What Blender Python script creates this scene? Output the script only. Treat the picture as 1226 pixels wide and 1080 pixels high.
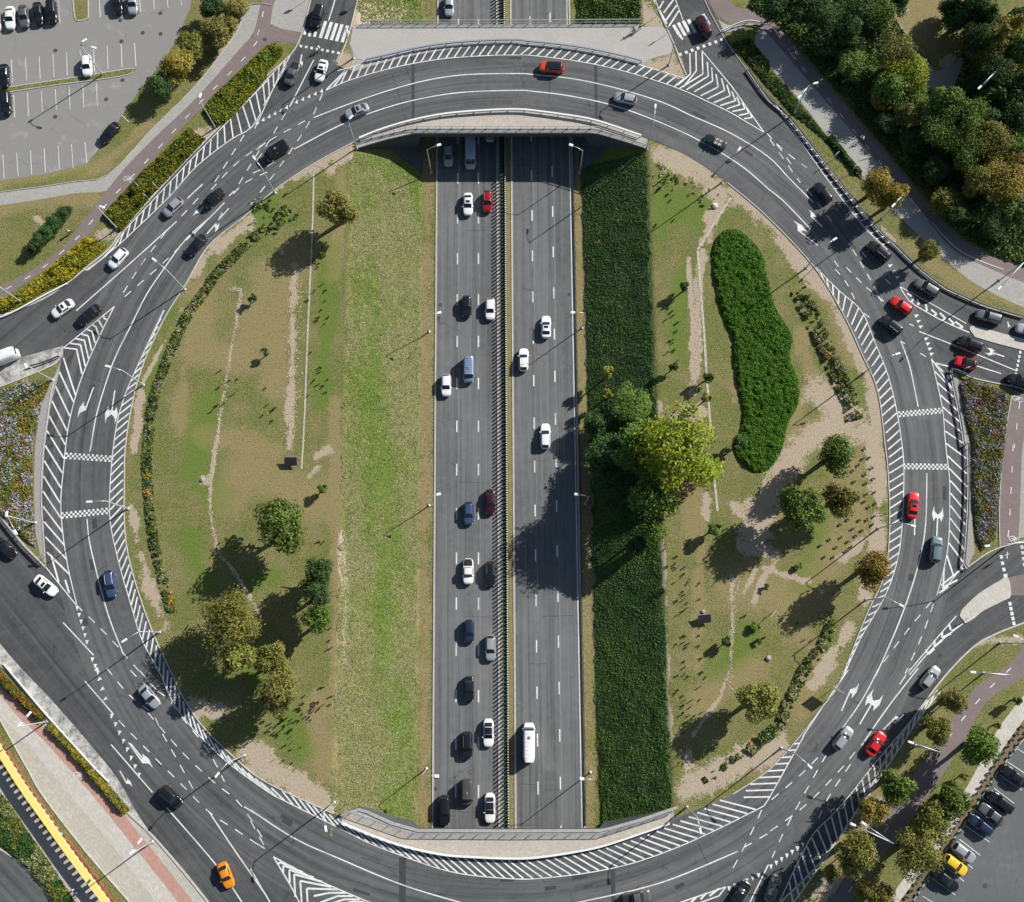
import bpy, math, random
import numpy as np
from mathutils import Vector
random.seed(7); rng = np.random.RandomState(7)
for o in list(bpy.data.objects): bpy.data.objects.remove(o)
scene = bpy.context.scene; col = scene.collection
R = math.radians

# ------------------------------------------------------------------ camera, sky, sun, exposure
FPX = 1300.0; TILT = math.atan(230/FPX); CAMH = FPX/6.8*math.cos(TILT)
cd = bpy.data.cameras.new('camera'); cam = bpy.data.objects.new('camera', cd); col.objects.link(cam)
cd.sensor_fit = 'HORIZONTAL'; cd.sensor_width = 36; cd.lens = 36*FPX/1226; cd.clip_start = 1; cd.clip_end = 6000
cam.location = (0, 0, CAMH); cam.rotation_euler = (TILT, 0, 0); scene.camera = cam
SUN_EL, SUN_H = R(33), (.81, .587)
w = bpy.data.worlds.new('World'); scene.world = w; w.use_nodes = True
nt = w.node_tree; nt.nodes.clear()
sky = nt.nodes.new('ShaderNodeTexSky'); sky.sky_type = 'NISHITA'; sky.sun_disc = False
sky.sun_elevation = SUN_EL; sky.sun_rotation = math.atan2(SUN_H[0], SUN_H[1])
bg = nt.nodes.new('ShaderNodeBackground'); bg.inputs[1].default_value = 0.062
wo = nt.nodes.new('ShaderNodeOutputWorld'); nt.links.new(sky.outputs[0], bg.inputs[0]); nt.links.new(bg.outputs[0], wo.inputs[0])
sl = bpy.data.lights.new('sun', 'SUN'); sl.energy = 5.0; sl.angle = R(.5); sl.color = (1, .97, .925)
so = bpy.data.objects.new('sun', sl); col.objects.link(so)
sd = Vector((SUN_H[0]*math.cos(SUN_EL), SUN_H[1]*math.cos(SUN_EL), math.sin(SUN_EL)))
so.rotation_euler = (-sd).to_track_quat('-Z', 'Y').to_euler(); so.location = (100, 80, 120)
scene.view_settings.view_transform = 'Standard'; scene.view_settings.look = 'None'
scene.view_settings.exposure = 0.42; scene.view_settings.gamma = 1

# ------------------------------------------------------------------ measuring: photograph point -> place on the ground
ct, st = math.cos(TILT), math.sin(TILT)
def G(p, z=0.0):
    u = (p[0]-613)/FPX; v = (p[1]-540)/FPX
    s = (CAMH-z)/(ct+v*st)
    return (u*s, (st-v*ct)*s)
def PX(X, Y, Z):
    d = Z-CAMH
    zz = st*Y - ct*d; yy = -(ct*Y+st*d)
    return 613+FPX*X/zz, 540+FPX*yy/zz
TO = {'a0': (0, 0), 'a1': (300, 0), 'a2': (600, 0), 'a3': (906, 0), 'b0': (0, 260), 'b1': (300, 260), 'b2': (600, 260), 'b3': (906, 260),
      'c0': (0, 530), 'c1': (300, 530), 'c2': (600, 530), 'c3': (906, 530), 'd0': (0, 800), 'd1': (300, 800), 'd2': (600, 800), 'd3': (906, 800)}
def T(*a):
    out = []; o = (0, 0)
    for x in a:
        if isinstance(x, str): o = TO[x]
        else: out.append((o[0]+x[0]/3.8312, o[1]+x[1]/3.8312))
    return out
def GL(pts, z=0.0): return [G(p, z) for p in pts]
def smooth(pts, n=6, closed=False):
    P = [np.array(p, float) for p in pts]; m = len(P)
    if m < 3: return [tuple(p) for p in P]
    out = []
    for i in range(m if closed else m-1):
        if closed: a, b, c, d = P[i-1], P[i], P[(i+1) % m], P[(i+2) % m]
        else: a, b, c, d = P[max(i-1, 0)], P[i], P[i+1], P[min(i+2, m-1)]
        for k in range(n):
            t = k/n
            out.append(tuple(.5*((2*b)+(-a+c)*t+(2*a-5*b+4*c-d)*t*t+(-a+3*b-3*c+d)*t**3)))
    if not closed: out.append(tuple(P[-1]))
    return out
def arclen(P):
    P = np.array(P); d = np.hypot(*(np.diff(P, axis=0).T)); return P, np.r_[0, np.cumsum(d)]
def at(P, S, s): return np.array([np.interp(s, S, P[:, 0]), np.interp(s, S, P[:, 1])])
def resamp(pts, step):
    P, S = arclen(pts); n = max(2, int(S[-1]/step)+1)
    return [tuple(at(P, S, s)) for s in np.linspace(0, S[-1], n)]
def inpoly(x, y, poly):
    poly = np.array(poly); x = np.asarray(x); y = np.asarray(y); r = np.zeros(x.shape, bool)
    j = len(poly)-1
    for i in range(len(poly)):
        xi, yi = poly[i]; xj, yj = poly[j]
        c = ((yi > y) != (yj > y)) & (x < (xj-xi)*(y-yi)/(yj-yi+1e-12)+xi); r ^= c; j = i
    return r
def sdist(x, y, pl):
    d = np.full(x.shape, 1e9)
    for (ax, ay), (bx, by) in zip(pl[:-1], pl[1:]):
        L = (bx-ax)**2+(by-ay)**2+1e-9
        t = np.clip(((x-ax)*(bx-ax)+(y-ay)*(by-ay))/L, 0, 1)
        d = np.minimum(d, np.hypot(x-ax-t*(bx-ax), y-ay-t*(by-ay)))
    return d

# ------------------------------------------------------------------ materials
def srgb(h): return tuple(((c/255)/12.92 if c/255 <= .04045 else ((c/255+.055)/1.055)**2.4) for c in h)+(1,)
class NM:
    def __init__(s, name, rough=.8, spec=.3, metal=0):
        s.m = bpy.data.materials.new(name); s.m.use_nodes = True; s.t = s.m.node_tree; s.b = s.t.nodes['Principled BSDF']
        s.b.inputs['Roughness'].default_value = rough; s.b.inputs['Specular IOR Level'].default_value = spec; s.b.inputs['Metallic'].default_value = metal
    def n(s, k, **kw):
        x = s.t.nodes.new(k)
        for a, b in kw.items(): setattr(x, a, b)
        return x
    def l(s, a, b): s.t.links.new(a, b)
    def noise(s, scale, vec=None, det=4, rough=.6, dist=0):
        x = s.n('ShaderNodeTexNoise'); x.inputs['Scale'].default_value = scale; x.inputs['Detail'].default_value = det; x.inputs['Roughness'].default_value = rough
        x.inputs['Distortion'].default_value = dist
        if vec is not None: s.l(vec, x.inputs['Vector'])
        return x.outputs[0]
    def ramp(s, f, stops, interp='LINEAR'):
        x = s.n('ShaderNodeValToRGB'); x.color_ramp.interpolation = interp; e = x.color_ramp.elements
        while len(e) < len(stops): e.new(.5)
        for i, (p, c) in enumerate(stops):
            e[i].position = p; e[i].color = c if len(c) == 4 else (*c, 1)
        s.l(f, x.inputs[0]); return x.outputs[0]
    def mr(s, f, a, b, c=0., d=1.):
        x = s.n('ShaderNodeMapRange'); s.l(f, x.inputs[0])
        for i, v in enumerate((a, b, c, d)): x.inputs[i+1].default_value = v
        return x.outputs[0]
    def mix(s, f, a, b, mode='MIX'):
        x = s.n('ShaderNodeMix', data_type='RGBA', blend_type=mode)
        if isinstance(f, (int, float)): x.inputs[0].default_value = f
        else: s.l(f, x.inputs[0])
        for v, i in ((a, 6), (b, 7)):
            if isinstance(v, tuple): x.inputs[i].default_value = v if len(v) == 4 else (*v, 1)
            else: s.l(v, x.inputs[i])
        return x.outputs[2]
    def math(s, op, a, b=None):
        x = s.n('ShaderNodeMath', operation=op)
        for v, i in ((a, 0), (b, 1)):
            if v is None: continue
            if isinstance(v, (int, float)): x.inputs[i].default_value = v
            else: s.l(v, x.inputs[i])
        return x.outputs[0]
    def coord(s, kind='Object'):
        x = s.n('ShaderNodeTexCoord'); return x.outputs[kind]
    def geo(s): return s.n('ShaderNodeNewGeometry').outputs['Position']
    def map(s, v, sc=(1, 1, 1), loc=(0, 0, 0), rot=(0, 0, 0)):
        x = s.n('ShaderNodeMapping'); s.l(v, x.inputs[0]); x.inputs[3].default_value = sc; x.inputs[1].default_value = loc; x.inputs[2].default_value = rot; return x.outputs[0]
    def col(s, c):
        if isinstance(c, tuple): s.b.inputs['Base Color'].default_value = c if len(c) == 4 else (*c, 1)
        else: s.l(c, s.b.inputs['Base Color'])
    def bump(s, h, strength=.3, dist=.05):
        x = s.n('ShaderNodeBump'); x.inputs['Strength'].default_value = strength; x.inputs['Distance'].default_value = dist
        s.l(h, x.inputs['Height']); s.l(x.outputs[0], s.b.inputs['Normal'])

def asphalt(name, dark, light, streak=1.0, patches=True):
    k = NM(name, .75, .35); uv = k.coord('UV'); g = k.geo()
    # across-lane bands (tyre tracks) stretched along the driving direction
    s1 = k.noise(1.0, k.map(uv, (1.1, .012, 1)), 3, .6)
    s2 = k.noise(1.0, k.map(uv, (3.3, .05, 1)), 3, .6)
    big = k.noise(.05, g, 4, .65); fine = k.noise(9, g, 4, .7); mid = k.noise(.9, g, 4, .6)
    v = k.math('ADD', k.math('MULTIPLY', s1, .50*streak), k.math('MULTIPLY', s2, .32*streak))
    v = k.math('ADD', v, k.math('MULTIPLY', big, .35)); v = k.math('ADD', v, k.math('MULTIPLY', fine, .30)); v = k.math('ADD', v, k.math('MULTIPLY', mid, .16))
    c = k.mix(k.mr(v, .48+.16*streak, .80+.24*streak-.12), dark, light)
    if patches:   # thin sealed cracks and dark stains
        vo = k.n('ShaderNodeTexVoronoi', feature='DISTANCE_TO_EDGE'); vo.inputs['Scale'].default_value = .07
        wv = k.n('ShaderNodeVectorMath', operation='ADD'); nz = k.n('ShaderNodeTexNoise'); nz.inputs['Scale'].default_value = .4
        sc = k.n('ShaderNodeVectorMath', operation='SCALE'); k.l(g, nz.inputs[0]); k.l(nz.outputs[1], sc.inputs[0]); sc.inputs['Scale'].default_value = 3.5
        k.l(g, wv.inputs[0]); k.l(sc.outputs[0], wv.inputs[1]); k.l(wv.outputs[0], vo.inputs['Vector'])
        crack = k.math('MULTIPLY', k.mr(vo.outputs[0], .0025, .006, 1, 0), k.mr(k.noise(.15, g), .5, .6))
        c = k.mix(k.math('MULTIPLY', crack, .55), c, tuple(x*.45 for x in dark))
    st_ = k.mr(k.noise(.55, k.map(g, (1, 1, 1)), 6, .8), .60, .75); c = k.mix(k.math('MULTIPLY', st_, .45), c, tuple(x*.5 for x in dark))
    lt = k.mr(k.noise(.16, g, 6, .75), .56, .70); c = k.mix(k.math('MULTIPLY', lt, .35), c, tuple(min(1, x*1.35) for x in light))
    k.col(c); k.bump(fine, .25, .02); return k.m
M = {}
M['asphalt'] = asphalt('asphalt', (.042, .045, .047), (.124, .128, .127))
M['asphalt_lower'] = asphalt('asphalt_motorway', (.060, .064, .065), (.150, .155, .153), 1.15, True)
M['asphalt_side'] = asphalt('asphalt_side_road', (.036, .039, .041), (.105, .109, .108), .8)
M['asphalt_lot'] = asphalt('asphalt_parking', (.23, .225, .21), (.40, .39, .36), .12)
M['asphalt_lot_dark'] = asphalt('asphalt_parking_dark', (.105, .112, .114), (.19, .195, .19), .3)
def simple(name, c, rough=.8, spec=.3, metal=0, var=.12, scale=1.5, fine=6):
    k = NM(name, rough, spec, metal); g = k.geo()
    v = k.math('ADD', k.math('MULTIPLY', k.noise(scale, g), .6), k.math('MULTIPLY', k.noise(fine*1.7, g), .4))
    k.col(k.mix(k.mr(v, .3, .7), tuple(x*(1-var) for x in c), tuple(min(1, x*(1+var)) for x in c))); return k.m
def paving(name, c, joint=.25, size=(.4, .2), ang=0, var=.16, jointc=.7):
    k = NM(name, .85, .25); g = k.geo(); br = k.n('ShaderNodeTexBrick')
    k.l(k.map(g, (1/size[0]*.5, 1/size[0]*.5, 1), rot=(0, 0, ang)), br.inputs[0])
    br.inputs['Color1'].default_value = (*[x*(1-var) for x in c], 1); br.inputs['Color2'].default_value = (*[min(1, x*(1+var)) for x in c], 1)
    br.inputs['Mortar'].default_value = (*[x*jointc for x in c], 1); br.inputs['Scale'].default_value = 1; br.inputs['Mortar Size'].default_value = .02
    big = k.noise(.25, g, 5, .65); fine = k.noise(5, g)
    cc = k.mix(k.mr(big, .35, .7, 0, .55), br.outputs[0], tuple(x*.74 for x in c)); cc = k.mix(k.mr(fine, .4, .75, 0, .4), cc, tuple(min(1, x*1.22) for x in c))
    k.col(cc); return k.m
M['foot'] = paving('pale_footpath', (.36, .35, .32))
M['bike'] = paving('brown_bike_path', (.205, .165, .158), var=.1, jointc=.85)
M['redbike'] = paving('red_brick_lane', (.46, .27, .215), ang=.9)
M['beige'] = paving('beige_paving', (.46, .43, .365), ang=.9, size=(.5, .5))
M['beige2'] = paving('light_beige_paving', (.52, .49, .43), ang=.9, size=(.5, .5))
M['deckpave'] = paving('bridge_deck_paving', (.46, .415, .355))
M['walkpave'] = paving('bridge_walkway_paving', (.42, .40, .37), var=.08)
M['concrete'] = simple('weathered_concrete', (.33, .325, .305), var=.22)
M['concrete_pale'] = simple('pale_kerb_concrete', (.58, .56, .51), var=.18)
M['concrete_dark'] = simple('dark_slope_concrete', (.085, .09, .093), var=.25)  # dark grey concrete of the wing walls and slope paving
k = NM('worn_gutter', .9, .2); g = k.geo(); k.col(k.mix(k.mr(k.noise(.45, k.map(g, (1, 1, 1)), 7, .8), .40, .58), (.17, .17, .165), (.52, .50, .46))); M['gutter'] = k.m
M['gravel'] = simple('grey_gravel', (.30, .29, .27), var=.35, scale=4, fine=11)
M['soil'] = simple('brown_soil', (.17, .125, .085), var=.3, scale=3)
M['metal'] = simple('galvanised_steel', (.55, .57, .58), .4, .5, .6, .05)
M['metal_dark'] = simple('dark_steel', (.09, .1, .11), .5, .4, .4, .1)
M['lamp_white'] = simple('white_lamp_housing', (.80, .80, .80), .4, .5, 0, .03)
M['yellow'] = simple('yellow_paint', (.80, .64, .20), .6, .4, 0, .10, 2.5)
M['redbox'] = simple('red_planter', (.34, .09, .075), .6)
M['green_metal'] = simple('dark_green_slats', (.018, .036, .028), .6, .3)
M['trim'] = simple('black_trim', (.02, .02, .022), .5, .4, 0, .05)
M['white'] = simple('white_plastic', (.75, .75, .73), .5)
k = NM('road_paint', .6, .3); g = k.geo()
wear = k.mr(k.math('ADD', k.math('MULTIPLY', k.noise(3.2, g, 6, .85), .6), k.math('MULTIPLY', k.noise(.2, g, 3), .4)), .46, .66, 0, .8)
k.col(k.mix(wear, (.72, .73, .70), (.20, .205, .20))); M['paint'] = k.m
k = NM('worn_road_paint', .6, .3); g = k.geo()
k.col(k.mix(k.mr(k.noise(1.5, g, 5, .7), .35, .7, .25, .9), (.50, .51, .50), (.16, .165, .165))); M['paint_worn'] = k.m

def leafmat(name, stops, trans=.25, rough=.6):
    k = NM(name, rough, .25); gi = k.n('ShaderNodeNewGeometry').outputs['Random Per Island']; g = k.geo()
    oi = k.n('ShaderNodeObjectInfo').outputs['Random']
    c = k.ramp(gi, stops); big = k.noise(.9, k.coord('Object'), 3)
    c = k.mix(k.mr(big, .4, .65, 0, .5), c, stops[-1][1] if len(stops[-1][1]) == 4 else (*stops[-1][1], 1))
    hs = k.n('ShaderNodeHueSaturation'); k.l(c, hs.inputs['Color']); k.l(k.mr(oi, 0, 1, .8, 1.2), hs.inputs['Value']); k.l(k.mr(oi, 0, 1, .49, .515), hs.inputs['Hue'])
    k.col(hs.outputs[0]); tr = k.n('ShaderNodeBsdfTranslucent'); k.l(hs.outputs[0], tr.inputs[0])
    mx = k.n('ShaderNodeMixShader'); mx.inputs[0].default_value = trans; k.l(k.b.outputs[0], mx.inputs[1]); k.l(tr.outputs[0], mx.inputs[2])
    k.l(mx.outputs[0], k.t.nodes['Material Output'].inputs[0]); return k.m
M['leaf_green'] = leafmat('green_leaves', [(0, (.030, .075, .012)), (.5, (.082, .150, .022)), (1, (.20, .27, .045))])
M['leaf_dark'] = leafmat('dark_green_leaves', [(0, (.016, .042, .014)), (.5, (.036, .085, .022)), (1, (.085, .145, .032))])
M['leaf_olive'] = leafmat('olive_leaves', [(0, (.07, .085, .018)), (.5, (.155, .165, .032)), (1, (.28, .26, .055))])
M['leaf_yellow'] = leafmat('yellow_green_leaves', [(0, (.10, .13, .018)), (.5, (.20, .235, .03)), (1, (.36, .34, .045))])
M['leaf_brown'] = leafmat('autumn_brown_leaves', [(0, (.08, .085, .022)), (.5, (.17, .16, .038)), (1, (.28, .24, .06))])
M['leaf_gold'] = leafmat('autumn_gold_leaves', [(0, (.13, .12, .025)), (.5, (.24, .195, .035)), (1, (.38, .26, .045))])
M['leaf_bright'] = leafmat('bright_green_leaves', [(0, (.07, .14, .010)), (.5, (.17, .27, .018)), (1, (.42, .46, .035))])
M['hedge'] = leafmat('yellow_hedge_leaves', [(0, (.05, .085, .010)), (.4, (.11, .15, .014)), (.8, (.21, .24, .02)), (1, (.30, .27, .025))])
M['hedge_gold'] = leafmat('golden_hedge_leaves', [(0, (.14, .13, .012)), (.5, (.32, .26, .02)), (1, (.48, .34, .03))])
M['bed_green'] = leafmat('dense_bed_leaves', [(0, (.028, .095, .004)), (.5, (.055, .175, .007)), (1, (.10, .25, .012))], .1)
M['lilac'] = leafmat('lilac_flowers', [(0, (.16, .16, .21)), (1, (.42, .40, .49))], .1)
M['orange_fl'] = leafmat('orange_flowers', [(0, (.55, .20, .01)), (1, (.85, .45, .02))], .1)
M['red_fl'] = leafmat('red_flowers', [(0, (.45, .03, .02)), (1, (.70, .12, .08))], .1)
M['rust'] = leafmat('rust_foliage', [(0, (.12, .06, .025)), (1, (.26, .15, .05))], .1)
M['straw'] = leafmat('straw_blades', [(0, (.19, .20, .07)), (.5, (.26, .265, .105)), (1, (.40, .375, .20))], .2)
M['blade'] = leafmat('grass_blades', [(0, (.11, .18, .030)), (.5, (.175, .26, .046)), (1, (.28, .34, .08))], .25)
M['scrub'] = leafmat('scrub_blades', [(0, (.028, .092, .028)), (.5, (.052, .142, .034)), (.85, (.085, .185, .042)), (1, (.13, .22, .05))], .25)
M['scrub2'] = leafmat('light_scrub_blades', [(0, (.07, .17, .034)), (.5, (.115, .235, .042)), (1, (.19, .30, .055))], .25)
M['bark'] = simple('bark', (.10, .075, .055), .9)

# ------------------------------------------------------------------ mesh helpers
def mesh(name, V, F, mats, fm=None, smooth_=False, uv=None):
    me = bpy.data.meshes.new(name); me.from_pydata([tuple(map(float, v)) for v in V], [], F)
    for m in (mats if isinstance(mats, (list, tuple)) else [mats]): me.materials.append(m)
    if fm is not None: me.polygons.foreach_set('material_index', np.array(fm, 'i'))
    if smooth_: me.polygons.foreach_set('use_smooth', np.ones(len(me.polygons), bool))
    if uv is not None:
        l = me.uv_layers.new(name='uv'); idx = np.empty(len(me.loops), 'i'); me.loops.foreach_get('vertex_index', idx)
        l.data.foreach_set('uv', np.array(uv, 'f')[idx].ravel())
    me.update(); return me
def link(name, me, parent=None, loc=None, rz=None, sc=None):
    o = bpy.data.objects.new(name, me); col.objects.link(o)
    if parent: o.parent = parent
    if loc is not None: o.location = loc
    if rz is not None: o.rotation_euler = (0, 0, rz)
    if sc is not None: o.scale = sc if hasattr(sc, '__len__') else (sc, sc, sc)
    return o
def tag(o, label=None, cat=None, group=None, kind=None):
    for a, b in (('label', label), ('category', cat), ('group', group), ('kind', kind)):
        if b: o[a] = b
    return o
def copy_tree(o, parent=None):
    c = o.copy(); col.objects.link(c)
    if parent: c.parent = parent
    for ch in [x for x in CH.get(o.name, [])]:
        d = copy_tree(ch, c)
        CH.setdefault(c.name, []).append(d)
    return c
CH = {}
def child(name, me, parent, loc=None, rz=None, sc=None):
    o = link(name, me, parent, loc, rz, sc); CH.setdefault(parent.name, []).append(o); return o
def empty(name, loc=(0, 0, 0), rz=0):
    o = bpy.data.objects.new(name, None); col.objects.link(o); o.location = loc; o.rotation_euler = (0, 0, rz); return o
class MB:
    def __init__(s): s.V = []; s.F = []; s.M = []
    def add(s, V, F, m=0):
        b = len(s.V); s.V += [tuple(v) for v in V]; s.F += [tuple(i+b for i in f) for f in F]; s.M += [m]*len(F)
    def box(s, c, d, m=0, rz=0, taper=1):
        x, y, z = d[0]/2, d[1]/2, d[2]/2; V = []
        for dz in (-1, 1):
            t = 1 if dz < 0 else taper
            for sx, sy in ((-1, -1), (1, -1), (1, 1), (-1, 1)):
                px, py = sx*x*t, sy*y*t
                V.append((c[0]+px*math.cos(rz)-py*math.sin(rz), c[1]+px*math.sin(rz)+py*math.cos(rz), c[2]+dz*z))
        s.add(V, [(3, 2, 1, 0), (4, 5, 6, 7), (0, 1, 5, 4), (1, 2, 6, 5), (2, 3, 7, 6), (3, 0, 4, 7)], m)
    def tube(s, pts, rad, n=8, m=0):
        P = [Vector(p) for p in pts]; r = rad if hasattr(rad, '__len__') else [rad]*len(P); V = []; F = []
        for i, p in enumerate(P):
            d = (P[min(i+1, len(P)-1)]-P[max(i-1, 0)]).normalized(); a = d.orthogonal().normalized() if i == 0 else (a-d*a.dot(d)).normalized(); b = d.cross(a)
            for q in range(n):
                t = 2*math.pi*q/n; V.append(tuple(p+(a*math.cos(t)+b*math.sin(t))*r[i]))
        for i in range(len(P)-1):
            for q in range(n):
                F.append((i*n+q, i*n+(q+1) % n, (i+1)*n+(q+1) % n, (i+1)*n+q))
        F.append(tuple(range(n))[::-1]); F.append(tuple((len(P)-1)*n+q for q in range(n))); s.add(V, F, m)
    def mesh(s, name, mats, sm=False): return mesh(name, s.V, s.F, mats, s.M, sm)
def sheet(name, pts, mat, z, dirv=None, label=None, hole=None, thick=0):
    """flat piece of ground surface; pts in world metres"""
    pts = [(float(a), float(b)) for a, b in pts]
    d = np.array(dirv if dirv is not None else (0, 1), float); d /= np.hypot(*d); a = np.array([d[1], -d[0]])
    V = [(x, y, z) for x, y in pts]; A = sum(pts[i][0]*pts[(i+1) % len(pts)][1]-pts[(i+1) % len(pts)][0]*pts[i][1] for i in range(len(pts)))
    if A < 0: V = V[::-1]
    from mathutils.geometry import tessellate_polygon
    F = [tuple(t) for t in tessellate_polygon([[Vector(v) for v in V]])]
    F = [f if ((V[f[1]][0]-V[f[0]][0])*(V[f[2]][1]-V[f[0]][1])-(V[f[1]][1]-V[f[0]][1])*(V[f[2]][0]-V[f[0]][0])) > 0 else f[::-1] for f in F]
    if thick:
        n = len(V); V += [(x, y, zz-thick) for x, y, zz in V[:n]]
        F += [(i, i+n, (i+1) % n+n, (i+1) % n) for i in range(n)]
    uv = [(np.dot(a, v[:2]), np.dot(d, v[:2])) for v in V]
    o = link(name, mesh(name, V, F, mat, uv=uv)); o['kind'] = 'structure'; return o
def band(A, B, z, mat, name, step=2.0):
    """surface between two world polylines, streaks running along it"""
    n = int(max(arclen(A)[1][-1], arclen(B)[1][-1])/step)+2
    PA, SA = arclen(A); PB, SB = arclen(B); V = []; uv = []; F = []; s = 0; prev = None
    for i in range(n):
        t = i/(n-1); a = at(PA, SA, t*SA[-1]); b = at(PB, SB, t*SB[-1]); m = (a+b)/2
        if prev is not None: s += np.hypot(*(m-prev))
        prev = m; wd = np.hypot(*(b-a))
        V += [(a[0], a[1], z), (b[0], b[1], z)]; uv += [(0, s), (wd, s)]
        if i: F.append((2*i-2, 2*i-1, 2*i+1, 2*i))
    me = mesh(name, V, F, mat, uv=uv)
    if me.polygons[0].normal.z < 0: me.flip_normals()
    o = link(name, me); o['kind'] = 'structure'; return o
def offset(P, d):
    P = np.array(P, float); t = np.gradient(P, axis=0); t /= np.hypot(t[:, 0], t[:, 1])[:, None]+1e-9
    return P+np.c_[-t[:, 1], t[:, 0]]*d
def rail(mb, P, wd, z0, z1, m=0, step=1.0):
    """box-section run along a world polyline"""
    P = np.array(resamp(P, step)); a = offset(P, wd/2); b = offset(P, -wd/2); V = []; F = []
    for i in range(len(P)):
        za = z0[i*len(z0)//len(P)] if hasattr(z0, '__len__') else z0
        V += [(*a[i], z0), (*a[i], z1), (*b[i], z1), (*b[i], z0)]
        if i:
            o = 4*i-4
            F += [(o+1, o+2, o+6, o+5), (o, o+1, o+5, o+4), (o+2, o+3, o+7, o+6)]
    n = 4*len(P); F += [(0, 3, 2, 1), (n-4, n-3, n-2, n-1)]; mb.add(V, F, m)
    return P

# ------------------------------------------------------------------ sunken motorway geometry
ZM = -7.0
def fitx(pts, z):
    W = np.array(GL(pts, z)); a = np.polyfit(W[:, 1], W[:, 0], 1); return lambda Y: a[0]*Y+a[1]
mLe = fitx([(523.5, 160), (523, 215), (521.5, 400), (520, 600), (519, 800), (518.5, 990)], ZM)
mL1 = fitx([(548, 170), (547.5, 430), (546.7, 650), (545.6, 900)], ZM)
mL2 = fitx([(572.8, 170), (572.9, 430), (572.9, 650), (572.9, 900)], ZM)
mLi = fitx([(595, 200), (596.4, 350), (597.6, 930)], ZM)
mF = fitx([(600.5, 200), (601.5, 350), (604.5, 930)], ZM)
mD = fitx([(605, 200), (605.2, 350), (608.6, 930)], ZM)
mRi = fitx([(612.5, 200), (613.5, 350), (617, 930)], ZM)
mR1 = fitx([(636.6, 200), (637.5, 320), (640.5, 640), (643.9, 890)], ZM)
mR2 = fitx([(661, 200), (662.7, 320), (666.6, 640), (670.5, 890)], ZM)
mRe = fitx([(686, 220), (687, 350), (694, 640), (697.9, 890)], ZM)
sLt = fitx([(425, 200), (413, 372), (407, 530), (405.7, 650), (403.5, 900)], 0)
sLb = fitx([(505, 220), (502, 400), (500, 700), (499, 900)], ZM)
sRb = fitx([(697, 220), (703, 500), (711, 700), (716, 900)], ZM)
sRt = fitx([(776, 180), (780, 300), (789, 500), (793, 700), (800, 800), (808, 965)], 0)
Y_top = G((613, 157))[1]; Y_topN = G((613, 29))[1]; Y_bot = G((613, 996))[1]
def hgt(X, Y):
    a, b, c, d = sLt(Y), sLb(Y), sRb(Y), sRt(Y)
    h = np.where(X < b, ZM*np.clip((X-a)/(b-a), 0, 1), np.where(X > c, ZM*np.clip((d-X)/(d-c), 0, 1), ZM))
    fade = np.clip((420-np.abs(Y-40))/120, 0, 1); return h*fade

# ------------------------------------------------------------------ ground sheet
gx = np.concatenate([[-1500, -700, -350, -200, -140, -115], np.arange(-104, 104.1, .45), [115, 140, 200, 350, 700, 1500]])
gy = np.concatenate([[-1500, -700, -350, -180, -110, -75], np.arange(-56, 134.1, .45), [150, 190, 260, 400, 800, 1600]])
XX, YY = np.meshgrid(gx, gy); ZZ = hgt(XX, YY)
def vnoise(x, y, s, seed):
    r = np.random.RandomState(seed).rand(256, 256); x = x*s+500; y = y*s+500
    xi = np.floor(x).astype(int); yi = np.floor(y).astype(int); fx = x-xi; fy = y-yi; fx = fx*fx*(3-2*fx); fy = fy*fy*(3-2*fy)
    g_ = lambda i, j: r[i % 256, j % 256]
    return (g_(xi, yi)*(1-fx)+g_(xi+1, yi)*fx)*(1-fy)+(g_(xi, yi+1)*(1-fx)+g_(xi+1, yi+1)*fx)*fy
pxx, pyy = PX(XX, YY, ZZ)
jn = (vnoise(XX, YY, .22, 1)-.5)*12+(vnoise(XX, YY, .9, 2)-.5)*9
def strokes(L):
    m = np.zeros(XX.shape)
    for pts, r in L:
        d = sdist(pxx, pyy, pts)+jn*min(1, r/9); m = np.maximum(m, np.clip((r*1.5-d)/(r*1.25), 0, 1))
    return m
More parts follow.
